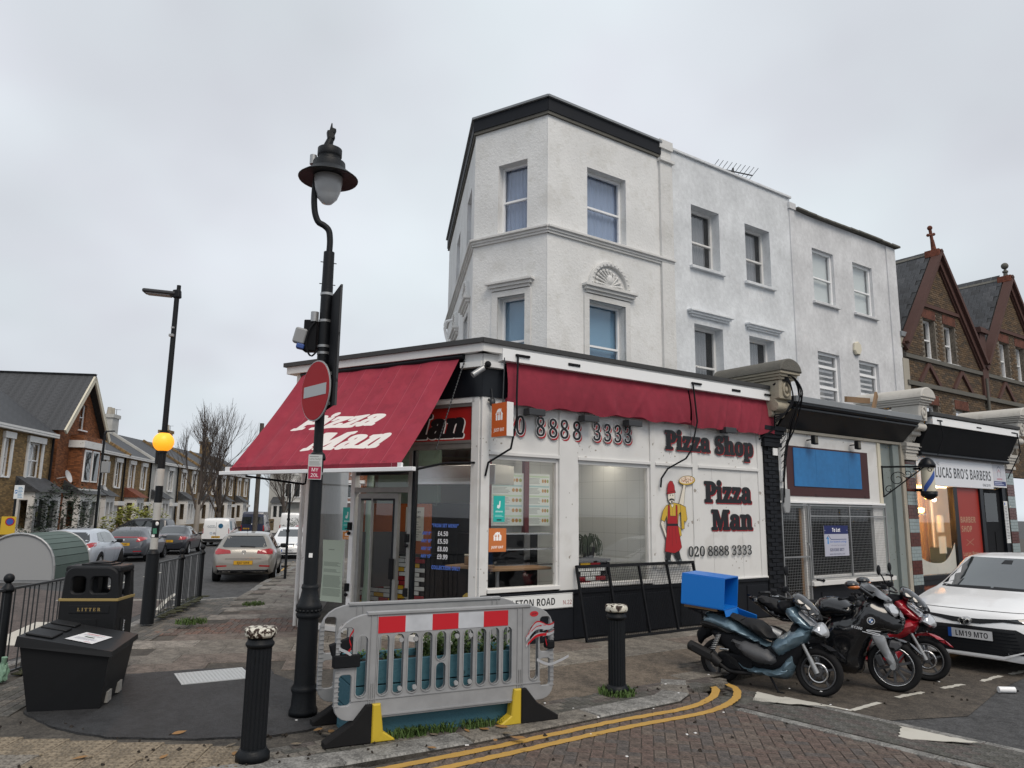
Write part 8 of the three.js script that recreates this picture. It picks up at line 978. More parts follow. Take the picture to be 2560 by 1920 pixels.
const bigVan = (label, p, m, rear) => vehicle('parked_van', label, 'van', p, -12, vanTab(5.6, 2.05, 2.4, { paint: m, r: 0.35, arch: 0.4 }), (t, b) => { if (rear) for (const s of [-1, 1]) { panelOn(b, 'rear', [[s * 0.1, 1.35], [s * 0.85, 1.35], [s * 0.8, 1.95], [s * 0.1, 1.95]], 0.012, 'rear_window', M.carglass, t); panelOn(b, 'rear', sm([[s * 0.03, 1.3], [s * 0.1, 1.3], [s * 0.1, 1.37], [s * 0.03, 1.37]]), 0.02, 'handle_disc', M.white, t); } for (const s of [-1, 1]) panelOn(b, 'rear', [[s * 0.88, 0.75], [s * 0.99, 0.75], [s * 0.98, 1.25], [s * 0.88, 1.25]], 0.014, 'tail_light', M.taillight, t); panelOn(b, 'rear', [[-0.9, 0.34], [0.9, 0.34], [0.9, 0.55], [-0.9, 0.55]], 0.03, 'bumper', M.trim, t); if (rear) plate(t, b, -1, 0.95, 'LX64 OEW', '#b98d2a', 0.52, -0.5); panelOn(b, 'side', [[-2.5, 0.5], [1.9, 0.5], [1.9, 0.72], [-2.5, 0.72]], 0.012, 'side_strip', M.trim, t); panelOn(b, 'side', [[0.6, 1.35], [1.75, 1.3], [1.3, 1.85], [0.6, 1.9]], 0.006, 'side_window', M.carglass, t); mirror(t, 1.6, 1.45, 1.16, M.trim); });
bigVan('dark blue van with rear windows parked beyond the small white van', [-22.9, -68], M.van_blue, true); bigVan('tall white van parked in front of the dark blue van', [-22.3, -77], M.car_white, false);
vehicle('parked_car', 'dark people carrier parked on a drive behind the black saloon', 'car', [-21.6, -43.5], -95, hatch(4.6, 1.85, 1.78, { paint: M.car_dark }), (t, b) => { panelOn(b, 'side', [[-1.9, 1.08], [0.9, 1.05], [0.5, 1.55], [-1.7, 1.62]], 0.006, 'side_window', M.carglass, t); });
vehicle('parked_car', 'small red car mostly hidden behind the shop edge down the side street', 'car', [-13.6, -50], 168, hatch(4.0, 1.7, 1.45, { paint: M.car_red }), (t, b) => { panelOn(b, 'front', [[-0.55, 1.0], [0.55, 1.0], [0.46, 1.33], [-0.46, 1.33]], 0.006, 'windscreen', M.carglass_light, t); });
{ const t = thing('post_bin', 'red lidded bin by the hedge far down the side street', 'bin', [-16.5, -0.85, -62]); B().box(-0.35, 0.35, 0, 1.0, -0.35, 0.35, 0.04).mesh('body', M.signred, t); B().cb(0, 1.03, 0, 0.8, 0.1, 0.8, 0.1, 0, 0, 0.03).mesh('lid', M.signred, t); }
{ // white hatchback at the right edge, seen from the front
const L = 4.37, a = -L / 2, b0 = L / 2, h = 0.895, c = { L, k: 0.03, N: 90, top: [[a, 0.7], [a + 0.05, 1.0], [a + 0.5, 1.3], [a + 1.2, 1.42], [a + 1.9, 1.435], [a + 2.3, 1.4], [b0 - 1.12, 1.0], [b0 - 1.0, 0.97], [b0 - 0.6, 0.9], [b0 - 0.2, 0.80], [b0 - 0.07, 0.74], [b0 - 0.03, 0.66], [b0, 0.5]], belt: [[a, 0.7], [a + 0.4, 0.96], [b0 - 1.2, 0.9], [b0 - 0.5, 0.77], [b0 - 0.1, 0.66], [b0, 0.47]], half: [[a, h * 0.8], [a + 0.4, h * 0.97], [a + 1, h], [b0 - 0.75, h], [b0 - 0.4, h * 0.95], [b0 - 0.16, h * 0.84], [b0 - 0.05, h * 0.7], [b0, h * 0.52]], roof: [[a, h * 0.6], [a + 1.6, h * 0.67], [b0 - 1.3, h * 0.76], [b0 - 0.5, h * 0.78], [b0 - 0.1, h * 0.66], [b0, h * 0.48]], bot: [[a, 0.3], [a + 0.3, 0.2], [b0 - 0.5, 0.17], [b0 - 0.1, 0.16], [b0, 0.2]], axles: [a + 0.78, b0 - 0.95], r: 0.325, arch: 0.38, spokes: 10, paint: M.car_white };
const dx = -Math.sin(R(50)), dz = Math.cos(R(50)), cx = 6.0 - dx * (L / 2), cz = -10.1 - dz * (L / 2);
vehicle('parked_car', 'white hatchback with black trapezoid grille facing out beside the red scooter', 'car', [cx, cz], 230, c, (t, b) => {
const ws = [[-0.66, 0.985], [0.66, 0.985], [0.7, 1.0], [0.545, 1.37], [-0.545, 1.37], [-0.7, 1.0]]; panelOn(b, 'front', ws, 0.006, 'windscreen', M.carglass, t, 0.05); panelOn(b, 'front', [[-0.68, 0.972], [0.68, 0.972], [0.66, 0.992], [-0.66, 0.992]], 0.012, 'scuttle', M.trim, t, 0.05);
for (const s of [-1, 1]) { panelOn(b, 'front', [[s * 0.02, 0.99], [s * 0.5, 0.985], [s * 0.5, 0.999], [s * 0.02, 1.006]], 0.02, 'wiper', M.trim, t); }
panelOn(b, 'front', [[-0.5, 1.0], [-0.2, 1.0], [-0.26, 1.045], [-0.46, 1.055]], 0.008, 'dashboard_paper', M.paleblind, t); panelOn(b, 'front', [[-0.19, 0.998], [0.06, 0.998], [0.0, 1.02], [-0.18, 1.035]], 0.008, 'dashboard_paper', M.paleblind, t); panelOn(b, 'front', [[-0.06, 1.29], [0.08, 1.29], [0.06, 1.345], [-0.05, 1.345]], 0.008, 'mirror_mount', M.trim, t);
// nose: black band with headlights, badge, grille, lip
panelOn(b, 'front', [[-0.84, 0.73], [-0.5, 0.695], [-0.14, 0.67], [0.14, 0.67], [0.5, 0.695], [0.84, 0.73], [0.82, 0.69], [0.8, 0.64], [0.42, 0.655], [0.16, 0.61], [-0.16, 0.61], [-0.42, 0.655], [-0.8, 0.64], [-0.82, 0.69]], 0.007, 'nose_band', M.trim, t, 0.04);
for (const s of [-1, 1]) { panelOn(b, 'front', [[s * 0.46, 0.688], [s * 0.83, 0.72], [s * 0.8, 0.648], [s * 0.66, 0.655]], 0.011, 'headlight', M.carglass, t, 0.03); panelOn(b, 'front', [[s * 0.62, 0.665], [s * 0.8, 0.66], [s * 0.815, 0.7], [s * 0.795, 0.7], [s * 0.785, 0.675], [s * 0.62, 0.678]], 0.016, 'daytime_light', M.lampclear, t, 0.03); }
panelOn(b, 'front', [[-0.56, 0.575], [0.56, 0.575], [0.64, 0.53], [0.78, 0.3], [0.72, 0.27], [0.5, 0.27], [0.44, 0.235], [-0.44, 0.235], [-0.5, 0.27], [-0.72, 0.27], [-0.78, 0.3], [-0.64, 0.53]], 0.008, 'grille', M.trim, t, 0.04);
for (let i = 0; i < 7; i++) { const y = 0.27 + i * 0.042, w = 0.62 - i * 0.012; panelOn(b, 'front', [[-w, y], [w, y], [w, y + 0.008], [-w, y + 0.008]], 0.014, 'grille_bar', M.blackgloss, t, 0.08); }
panelOn(b, 'front', [[-0.42, 0.215], [0.42, 0.215], [0.66, 0.315], [0.62, 0.315], [0.42, 0.245], [-0.42, 0.245], [-0.62, 0.315], [-0.66, 0.315]], 0.03, 'bumper_lip', M.car_white, t, 0.05); for (const s of [-1, 1]) panelOn(b, 'front', sm([[s * 0.69, 0.3], [s * 0.73, 0.3], [s * 0.73, 0.335], [s * 0.69, 0.335]]), 0.014, 'fog_light', M.lampclear, t, 0.03);
plate(t, b, 1, 0.475, 'LM19 MTO', '#c9cacb', 0.52, -0.05, 0.115, 0.03); const bx = b.xAt(0.638, 0, 1) + 0.012; const bm = new THREE.Matrix4().makeRotationY(Math.PI / 2).setPosition(bx, 0.638, 0), e = (rx, ry) => new THREE.Matrix4().makeScale(rx, ry, 1); B(bm).add(new THREE.TorusGeometry(1, 0.1, 6, 28), e(0.066, 0.044)).add(new THREE.TorusGeometry(1, 0.18, 6, 22), e(0.024, 0.04)).add(new THREE.TorusGeometry(1, 0.16, 6, 22), e(0.044, 0.018).setPosition(0, 0.018, 0)).mesh('badge', M.alloy, t);
panelOn(b, 'front', [[-0.74, 0.765], [0.74, 0.765], [0.74, 0.772], [-0.74, 0.772]], 0.003, 'shut_line', M.trim, t, 0.06);
panelOn(b, 'side', [[a + 0.7, 1.02], [a + 1.5, 0.99], [a + 1.5, 1.33], [a + 1.0, 1.3]], 0.006, 'side_window', M.carglass, t); panelOn(b, 'side', [[a + 1.56, 0.98], [b0 - 1.35, 0.95], [a + 2.5, 1.25], [a + 2.0, 1.33], [a + 1.56, 1.335]], 0.006, 'side_window', M.carglass, t); handles(t, b, [a + 1.3, a + 2.2], 0.86, M.car_white); lineOn(t, b, [[a + 1.53, 0.3], [a + 1.53, 0.96]], 0.005); lineOn(t, b, [[b0 - 1.28, 0.3], [b0 - 1.28, 0.92]], 0.005);
});
}
// ---------- scooters and the motorbike (x forward, z to the rider's right) ----------
paint('scooterblue', [0.13, 0.20, 0.25], 0.32, { metalness: 0.35 }); paint('scooterred', [0.33, 0.008, 0.018], 0.28); paint('bikeblack', [0.007, 0.0075, 0.009], 0.16); mat('smoked', [0.02, 0.021, 0.023], 0.12, { clearcoat: 1 }); mat('seatblack', [0.012, 0.012, 0.013], 0.6, { specularIntensity: 0.6 }); mat('boxblue', [0.006, 0.17, 0.60], 0.35); mat('orangelens', [0.5, 0.13, 0.01], 0.15, { clearcoat: 1 }); mat('castgrey', [0.07, 0.072, 0.078], 0.55); mat('forkgrey', [0.34, 0.35, 0.36], 0.35, { metalness: 0.5 });
function bikeWheel(t, x, r, w, rimM, discR, dz, spokes, ringM) {
const m = new THREE.Mesh(clean(new THREE.LatheGeometry([[r * 0.72, -w * 0.42], [r * 0.9, -w * 0.5], [r * 0.98, -w * 0.26], [r, 0], [r * 0.98, w * 0.26], [r * 0.9, w * 0.5], [r * 0.72, w * 0.42], [r * 0.72, -w * 0.42]].map(p => new THREE.Vector2(...p)), 40).rotateX(Math.PI / 2)), M.tyre); m.name = 'wheel'; m.position.set(x, r, 0); t.add(m);
const b = B().add(new THREE.LatheGeometry([[r * 0.66, -w * 0.4], [r * 0.735, -w * 0.45], [r * 0.735, w * 0.45], [r * 0.66, w * 0.4], [r * 0.66, -w * 0.4]].map(p => new THREE.Vector2(...p)), 36).rotateX(Math.PI / 2)); for (let i = 0; i < spokes; i++) { const a = i / spokes * 6.283 + 0.3; b.cb(Math.cos(a) * r * 0.4, Math.sin(a) * r * 0.4, 0, r * 0.6, r * 0.085, w * 0.45, 0, 0, a, 0.004); } b.cyl([0, 0, -w * 0.6], [0, 0, w * 0.6], r * 0.16); b.mesh('rim', rimM, m);
if (ringM) B().add(new THREE.TorusGeometry(r * 0.735, 0.006, 6, 40).translate(0, 0, w * 0.45)).mesh('rim_edge', ringM, m);
if (discR) { const s = new THREE.Shape(); s.absarc(0, 0, discR, 0, 6.2832); const h = new THREE.Path(); h.absarc(0, 0, discR * 0.72, 0, 6.2832, true); s.holes.push(h); for (let i = 0; i < 20; i++) { const a = i / 20 * 6.283, q = new THREE.Path(); q.absarc(Math.cos(a) * discR * 0.86, Math.sin(a) * discR * 0.86, discR * 0.05, 0, 6.2832, true); s.holes.push(q); } B(T(0, 0, dz)).ext(s, 0, 0.005, 0, 6).mesh('brake_disc', M.chrome, m); }
return m;
}
function scooter(label, p, az, pm, o = {}) {
const t = thing('scooter', label, 'scooter', [p[0], -0.1, p[1]], R(90 - az)), P = (n, pts, half, rim, m, z = 0, op) => B(z ? T(0, 0, z) : null).add(pillow(pts, half, rim, op)).mesh(n, m, t);
bikeWheel(t, 0, 0.25, 0.12, M.castgrey, 0, 0, 3); bikeWheel(t, 1.125, 0.256, 0.1, M.castgrey, 0.115, -0.06, 5, null); B(T(1.125, 0.256, 0.056)).add(new THREE.TorusGeometry(0.1, 0.016, 4, 28).scale(1, 1, 0.2)).mesh('brake_disc', M.chrome, t);
P('inner_frame', [[-0.12, 0.62], [0.2, 0.62], [0.58, 0.5], [0.78, 0.62], [0.9, 0.78], [1.02, 0.66], [0.9, 0.3], [0.5, 0.2], [0.22, 0.3], [0.0, 0.45]], 0.13, 0.08, M.blackmatte);
P('rear_fairing', [[-0.2, 0.66], [-0.2, 0.74], [-0.15, 0.8], [0.0, 0.8], [0.16, 0.75], [0.34, 0.65], [0.52, 0.55], [0.65, 0.5], [0.74, 0.42], [0.62, 0.44], [0.5, 0.48], [0.3, 0.545], [0.1, 0.59], [-0.06, 0.62]], 0.2, 0.13, pm, 0, { taper: (x, y) => 0.75 + 0.25 * sst(-0.2, 0.3, x) });
P('tail_panel', [[-0.22, 0.62], [-0.2, 0.73], [-0.02, 0.72], [0.2, 0.64], [0.36, 0.56], [0.2, 0.55], [0.0, 0.58]], 0.17, 0.08, M.seatblack);
P('side_cover', [[0.13, 0.53], [0.25, 0.55], [0.46, 0.51], [0.62, 0.465], [0.735, 0.375], [0.68, 0.28], [0.58, 0.265], [0.44, 0.28], [0.32, 0.34], [0.22, 0.43]], 0.215, 0.1, M.castgrey);
P('lower_skirt', [[0.14, 0.4], [0.2, 0.29], [0.32, 0.17], [0.55, 0.14], [0.82, 0.155], [0.91, 0.42], [0.87, 0.46], [0.78, 0.38], [0.68, 0.265], [0.5, 0.25], [0.32, 0.27], [0.24, 0.33]], 0.2, 0.12, pm);
P('leg_shield', [[0.62, 0.5], [0.74, 0.61], [0.94, 0.73], [1.09, 0.72], [1.05, 0.6], [0.95, 0.5], [0.86, 0.44], [0.78, 0.385], [0.72, 0.37], [0.66, 0.43]], 0.22, 0.13, pm);
P('front_fairing', [[0.71, 0.985], [0.8, 0.985], [0.9, 0.965], [0.96, 0.91], [1.05, 0.83], [1.13, 0.74], [1.1, 0.695], [0.98, 0.71], [0.87, 0.77], [0.78, 0.87]], 0.19, 0.14, pm, 0, { taper: (x, y) => 0.6 + 0.4 * sst(0.7, 1.0, x) });
P('headlight', [[1.04, 0.7], [1.12, 0.775], [1.19, 0.795], [1.245, 0.73], [1.255, 0.66], [1.22, 0.63], [1.12, 0.65]], 0.17, 0.12, M.lampclear); P('indicator', [[0.92, 0.91], [0.96, 0.905], [1.06, 0.835], [1.14, 0.76], [1.1, 0.74], [1.0, 0.82]], 0.185, 0.06, M.lampclear); P('indicator', [[0.97, 0.885], [1.02, 0.855], [1.06, 0.82], [1.03, 0.815]], 0.195, 0.05, M.taillight); P('headlight_chin', [[1.04, 0.66], [1.2, 0.645], [1.22, 0.6], [1.15, 0.6]], 0.14, 0.06, M.seatblack);
P('screen', [[0.875, 1.05], [0.9, 1.1], [0.96, 1.095], [1.07, 1.01], [1.15, 0.92], [1.2, 0.82], [1.15, 0.81], [1.02, 0.89], [0.89, 0.96]], 0.16, 0.12, M.smoked); P('cockpit', [[0.7, 0.98], [0.86, 1.0], [0.92, 0.96], [0.8, 0.85], [0.72, 0.9]], 0.14, 0.08, M.blackmatte);
P('seat', [[-0.12, 0.8], [0.1, 0.82], [0.3, 0.775], [0.5, 0.755], [0.57, 0.72], [0.63, 0.64], [0.68, 0.56], [0.62, 0.535], [0.5, 0.57], [0.34, 0.645], [0.16, 0.72], [0.0, 0.765]], 0.16, 0.1, M.seatblack); B().box(-0.34, 0.1, 0.82, 0.84, -0.16, 0.16, 0.008).poly([[-0.3, 0.83, 0.14], [-0.1, 0.76, 0.15]], 0.012).mesh('rack', M.blackmatte, t);
B().cyl([-0.31, 0.415, 0.2], [-0.05, 0.32, 0.2], 0.058, 0.062, 16).cyl([-0.05, 0.32, 0.2], [0.06, 0.24, 0.19], 0.062, 0.05, 16).cyl([-0.325, 0.42, 0.2], [-0.31, 0.415, 0.2], 0.035, 0.058, 16).cb(-0.14, 0.355, 0.255, 0.26, 0.07, 0.02, 0, 0, -0.35, 0.008).tube([[0.05, 0.24, 0.19], [0.16, 0.17, 0.16], [0.4, 0.16, 0.1]], 0.022, 16, 8).mesh('exhaust', M.seatblack, t); B().box(0.06, 0.17, 0.395, 0.42, 0.17, 0.2, 0.008).mesh('heel_plate', M.chrome, t);
const sp = [], N = 60; for (let i = 0; i <= N; i++) { const k = i / N, a = k * 6.283 * 8; sp.push([0.04 - 0.08 * k + Math.cos(a) * 0.025, 0.56 - 0.18 * k, 0.155 + Math.sin(a) * 0.025]); } B().tube(sp, 0.007, 160, 5).mesh('spring', M.galv, t); B().cyl([0.045, 0.58, 0.155], [-0.05, 0.36, 0.155], 0.012).mesh('damper', M.darksteel, t);
P('rear_mudguard', [[-0.3, 0.52], [-0.25, 0.4], [-0.2, 0.46], [-0.06, 0.55], [0.02, 0.62], [-0.16, 0.66]], 0.07, 0.05, M.blackmatte); B().box(0.0, 0.42, 0.17, 0.36, -0.1, 0.13, 0.03).cyl([0.0, 0.25, -0.1], [0.0, 0.25, 0.15], 0.06, 0.06, 14).mesh('engine', M.blackmatte, t); const fn = B(); for (let i = 0; i < 7; i++) fn.cb(0.17 + i * 0.018, 0.32 - 0.01 * i, 0.2, 0.006, 0.12, 0.02, 0, 0, 0.5); fn.mesh('radiator_fin', M.trim, t);
P('front_mudguard', [[0.9, 0.4], [0.95, 0.49], [1.06, 0.56], [1.18, 0.565], [1.3, 0.52], [1.42, 0.42], [1.3, 0.47], [1.18, 0.525], [1.06, 0.52], [0.98, 0.46]], 0.075, 0.04, o.guard || M.blackmatte);
for (const s of [-1, 1]) B().cyl([0.985, 0.55, s * 0.085], [1.05, 0.42, s * 0.085], 0.02).cyl([1.05, 0.42, s * 0.085], [1.125, 0.256, s * 0.085], 0.026, 0.03).mesh('fork_leg', M.forkgrey, t);
B().tube([[0.63, 1.1, -0.36], [0.7, 1.1, -0.26], [0.83, 1.03, -0.08], [0.83, 1.03, 0.08], [0.7, 1.1, 0.26], [0.63, 1.1, 0.36]], 0.014, 32, 7).mesh('handlebar', M.darksteel, t); for (const s of [-1, 1]) { B().cyl([0.62, 1.1, s * 0.37], [0.69, 1.1, s * 0.26], 0.019).cb(0.73, 1.1, s * 0.22, 0.08, 0.07, 0.08, 0, 0, 0, 0.02).mesh('grip', M.blackmatte, t); B().tube([[0.74, 1.09, s * 0.34], [0.72, 1.07, s * 0.28], [0.78, 1.06, s * 0.2]], 0.008, 12, 5).mesh('brake_lever', M.chrome, t); if (!o.noMirror || s < 0) { B().tube([[0.76, 1.13, s * 0.2], [0.74, 1.22, s * 0.26], [0.72, 1.28, s * 0.32]], 0.008, 12, 5).ball([0.715, 1.31, s * 0.34], 0.07, 12, 0.3, 0.9, 1).mesh('mirror', M.blackmatte, t); } }
B().cyl([0.6, 0.18, 0.1], [0.72, 0.01, 0.15], 0.012).cyl([0.7, 0.012, 0.15], [0.78, 0.012, 0.15], 0.008).mesh('side_stand', M.blackmatte, t); return t;
}
const HB = 127, hb = [Math.sin(R(HB)), -Math.cos(R(HB))];
scooter('blue-grey maxi scooter carrying an open blue delivery box, nearest of the parked bikes', [2.555, -9.311], HB, M.scooterblue, { noMirror: true });
scooter('red scooter with dark screen parked behind the black motorbike', [5.157 - 1.165 * hb[0], -9.461 - 1.165 * hb[1]], HB, M.scooterred, { guard: M.scooterred });
{ // delivery box on the rack: open at the front
const t = thing('delivery_box', 'bright blue open-fronted delivery box on the back of the blue-grey scooter', 'delivery box', [2.555, -0.1, -9.311], R(90 - HB)), m = T(-0.13, 0.87, 0).multiply(new THREE.Matrix4().makeRotationZ(-0.07)), L = 0.27, W = 0.22, H = 0.37;
B(m).box(-L, L, 0, 0.012, -W, W).mesh('floor', M.boxblue, t); B(m).box(-L, L, H - 0.012, H, -W, W).mesh('top', M.boxblue, t); for (const s of [-1, 1]) B(m).box(-L, L, 0.0125, H - 0.0125, s * W - 0.006, s * W + 0.006).mesh('side', M.boxblue, t); B(m).box(-L, -L + 0.012, 0.0125, H - 0.0125, -W + 0.007, W - 0.007).mesh('back', M.boxblue, t);
B(m).cb(L + 0.02, -0.035, 0, 0.01, 0.075, 2 * W, 0, 0, 0.3).mesh('lip', M.boxblue, t); B(m).cb(L + 0.14, -0.06, -0.16, 0.28, 0.085, 0.012, 0.3, -0.25, -0.08, 0.005).mesh('flap', M.boxblue, t); for (const z of [-0.13, 0.13]) B(m).box(-L + 0.02, L - 0.1, -0.035, -0.004, z - 0.04, z + 0.04).mesh('wooden_slat', M.wood, t);
}
{
const t = thing('motorbike', 'black sports motorbike with silver rim and white badge between the two scooters', 'motorbike', [4.498, -0.1, -8.852], R(90 - 125)), P = (n, pts, half, rim, m, op) => B().add(pillow(pts, half, rim, op)).mesh(n, m, t);
bikeWheel(t, -0.085, 0.285, 0.12, M.castgrey, 0.155, 0.062, 10, M.chrome); bikeWheel(t, -1.46, 0.3, 0.18, M.castgrey, 0.13, 0.1, 6);
P('engine_block', [[-1.2, 0.5], [-0.6, 0.6], [-0.45, 0.3], [-0.6, 0.17], [-1.0, 0.17], [-1.2, 0.3]], 0.17, 0.08, M.blackmatte);
P('side_fairing', [[-0.3, 1.04], [-0.18, 1.0], [-0.06, 0.93], [0.02, 0.82], [0.05, 0.73], [-0.02, 0.64], [-0.14, 0.63], [-0.24, 0.62], [-0.32, 0.5], [-0.38, 0.36], [-0.42, 0.18], [-0.58, 0.14], [-0.74, 0.2], [-0.86, 0.4], [-0.84, 0.62], [-0.72, 0.78], [-0.52, 0.84], [-0.46, 0.92]], 0.22, 0.15, M.bikeblack, { taper: (x, y) => 0.55 + 0.45 * sst(0.1, -0.35, x) });
P('tank', [[-0.92, 0.88], [-0.87, 0.97], [-0.74, 1.01], [-0.56, 0.98], [-0.44, 0.91], [-0.46, 0.8], [-0.7, 0.76], [-0.88, 0.78]], 0.18, 0.13, M.bikeblack); P('seat', [[-1.62, 0.95], [-1.4, 0.93], [-1.1, 0.84], [-0.9, 0.86], [-0.88, 0.76], [-1.2, 0.72], [-1.5, 0.82]], 0.14, 0.08, M.seatblack); P('tail', [[-1.75, 0.96], [-1.5, 0.88], [-1.2, 0.74], [-1.0, 0.7], [-1.3, 0.66], [-1.6, 0.82]], 0.11, 0.06, M.bikeblack); P('tank_panel', [[-0.86, 0.92], [-0.76, 0.965], [-0.6, 0.94], [-0.5, 0.88], [-0.64, 0.82], [-0.8, 0.85]], 0.19, 0.14, M.castgrey);
P('screen', [[-0.41, 1.15], [-0.37, 1.2], [-0.28, 1.19], [-0.19, 1.12], [-0.05, 0.99], [-0.1, 0.96], [-0.24, 1.02], [-0.37, 1.06]], 0.17, 0.12, M.smoked); P('headlight', [[-0.17, 0.985], [-0.06, 0.975], [0.01, 0.88], [0.045, 0.78], [-0.03, 0.81], [-0.13, 0.89]], 0.165, 0.1, M.lampclear); P('lamp_surround', [[-0.02, 0.95], [0.04, 0.86], [0.06, 0.76], [0.02, 0.74], [0.0, 0.85]], 0.13, 0.06, M.smoked);
for (const s of [-1, 1]) B(T(0, 0, s * 0.1)).add(pillow([[-0.3, 0.62], [-0.16, 0.62], [-0.12, 0.5], [-0.06, 0.36], [-0.055, 0.3], [-0.085, 0.26], [-0.12, 0.3], [-0.18, 0.4]], 0.022, 0.03, M.forkgrey)).mesh('fork_arm', M.forkgrey, t);
B().cyl([-0.085, 0.285, -0.13], [-0.085, 0.285, 0.13], 0.03, 0.03, 14).mesh('axle', M.galv, t); P('front_mudguard', [[-0.3, 0.5], [-0.2, 0.56], [-0.08, 0.6], [0.06, 0.57], [0.16, 0.5], [0.22, 0.42], [0.1, 0.5], [-0.06, 0.565], [-0.2, 0.52]], 0.08, 0.04, M.bikeblack); P('mudguard_side', [[-0.14, 0.57], [0.0, 0.58], [0.04, 0.52], [-0.06, 0.44], [-0.12, 0.47]], 0.095, 0.03, M.castgrey); B().cb(-0.22, 0.34, 0.09, 0.08, 0.13, 0.05, 0, 0, 0.4, 0.015).mesh('brake_caliper', M.darksteel, t);
B().tube([[-0.52, 1.02, -0.34], [-0.48, 1.03, -0.2], [-0.42, 0.99, 0], [-0.48, 1.03, 0.2], [-0.54, 1.02, 0.36]], 0.014, 24, 7).mesh('handlebar', M.darksteel, t); for (const s of [-1, 1]) { B().cyl([-0.56, 1.02, s * 0.38], [-0.5, 1.03, s * 0.24], 0.019).cb(-0.46, 1.02, s * 0.2, 0.07, 0.07, 0.07, 0, 0, 0, 0.02).mesh('grip', M.blackmatte, t); B().tube([[-0.24, 1.05, s * 0.16], [-0.32, 1.12, s * 0.24], [-0.38, 1.17, s * 0.3]], 0.022, 12, 6).ball([-0.42, 1.19, s * 0.34], 0.1, 14, 0.8, 0.42, 0.9).mesh('mirror', M.bikeblack, t); B().ball([-0.4, 1.165, s * 0.355], 0.085, 12, 0.8, 0.36, 0.9).mesh('indicator', M.orangelens, t); }
B().ball([-0.4, 0.95, 0.1], 0.05, 10).cb(-0.38, 1.0, 0, 0.1, 0.08, 0.14, 0, 0, 0.4, 0.02).mesh('instruments', M.darksteel, t);
const f = B(); { const g = new THREE.PlaneGeometry(0.36, 0.225); g.translate(-0.31, 0.72, 0); const p = g.attributes.position; const q = new THREE.PlaneGeometry(0.36, 0.225, 10, 6); q.translate(-0.31, 0.72, 0); const a = q.attributes.position; for (let i = 0; i < a.count; i++) a.setZ(i, 0.224 * (0.55 + 0.45 * sst(0.1, -0.35, a.getX(i))) + 0.001); q.computeVertexNormals(); f.add(q, null, true); } f.mesh('badge_lettering', printMat('bike_print', 480, 300, (x) => { x.beginPath(); x.arc(300, 62, 54, 0, 7); x.fillStyle = '#c9ccd0'; x.fill(); x.beginPath(); x.arc(300, 62, 46, 0, 7); x.fillStyle = '#15171c'; x.fill(); for (let i = 0; i < 4; i++) { x.beginPath(); x.moveTo(300, 62); x.arc(300, 62, 29, i * Math.PI / 2, (i + 1) * Math.PI / 2); x.fillStyle = i % 2 ? '#2f66a8' : '#d9dce0'; x.fill(); } txt(x, 'BMW', 300, 27, 'bold 16px sans-serif', '#d9dce0'); txt(x, 'K1200', 90, 178, 'italic bold 56px sans-serif', '#c9ccd0', { rot: 0.16, sx: 1.0 }); x.strokeStyle = '#c9ccd0'; x.lineWidth = 12; x.beginPath(); x.moveTo(420, 214); x.lineTo(250, 200); x.quadraticCurveTo(210, 206, 260, 220); x.lineTo(400, 250); x.quadraticCurveTo(430, 268, 370, 268); x.lineTo(170, 226); x.stroke(); }, { transparent: true, alphaTest: 0.45 }), t);
B().cyl([-0.8, 0.2, -0.12], [-0.86, 0.01, -0.2], 0.014).mesh('side_stand', M.blackmatte, t); B().cyl([-1.3, 0.5, 0.17], [-1.65, 0.62, 0.2], 0.07, 0.08, 16).mesh('exhaust', M.galv, t);
}
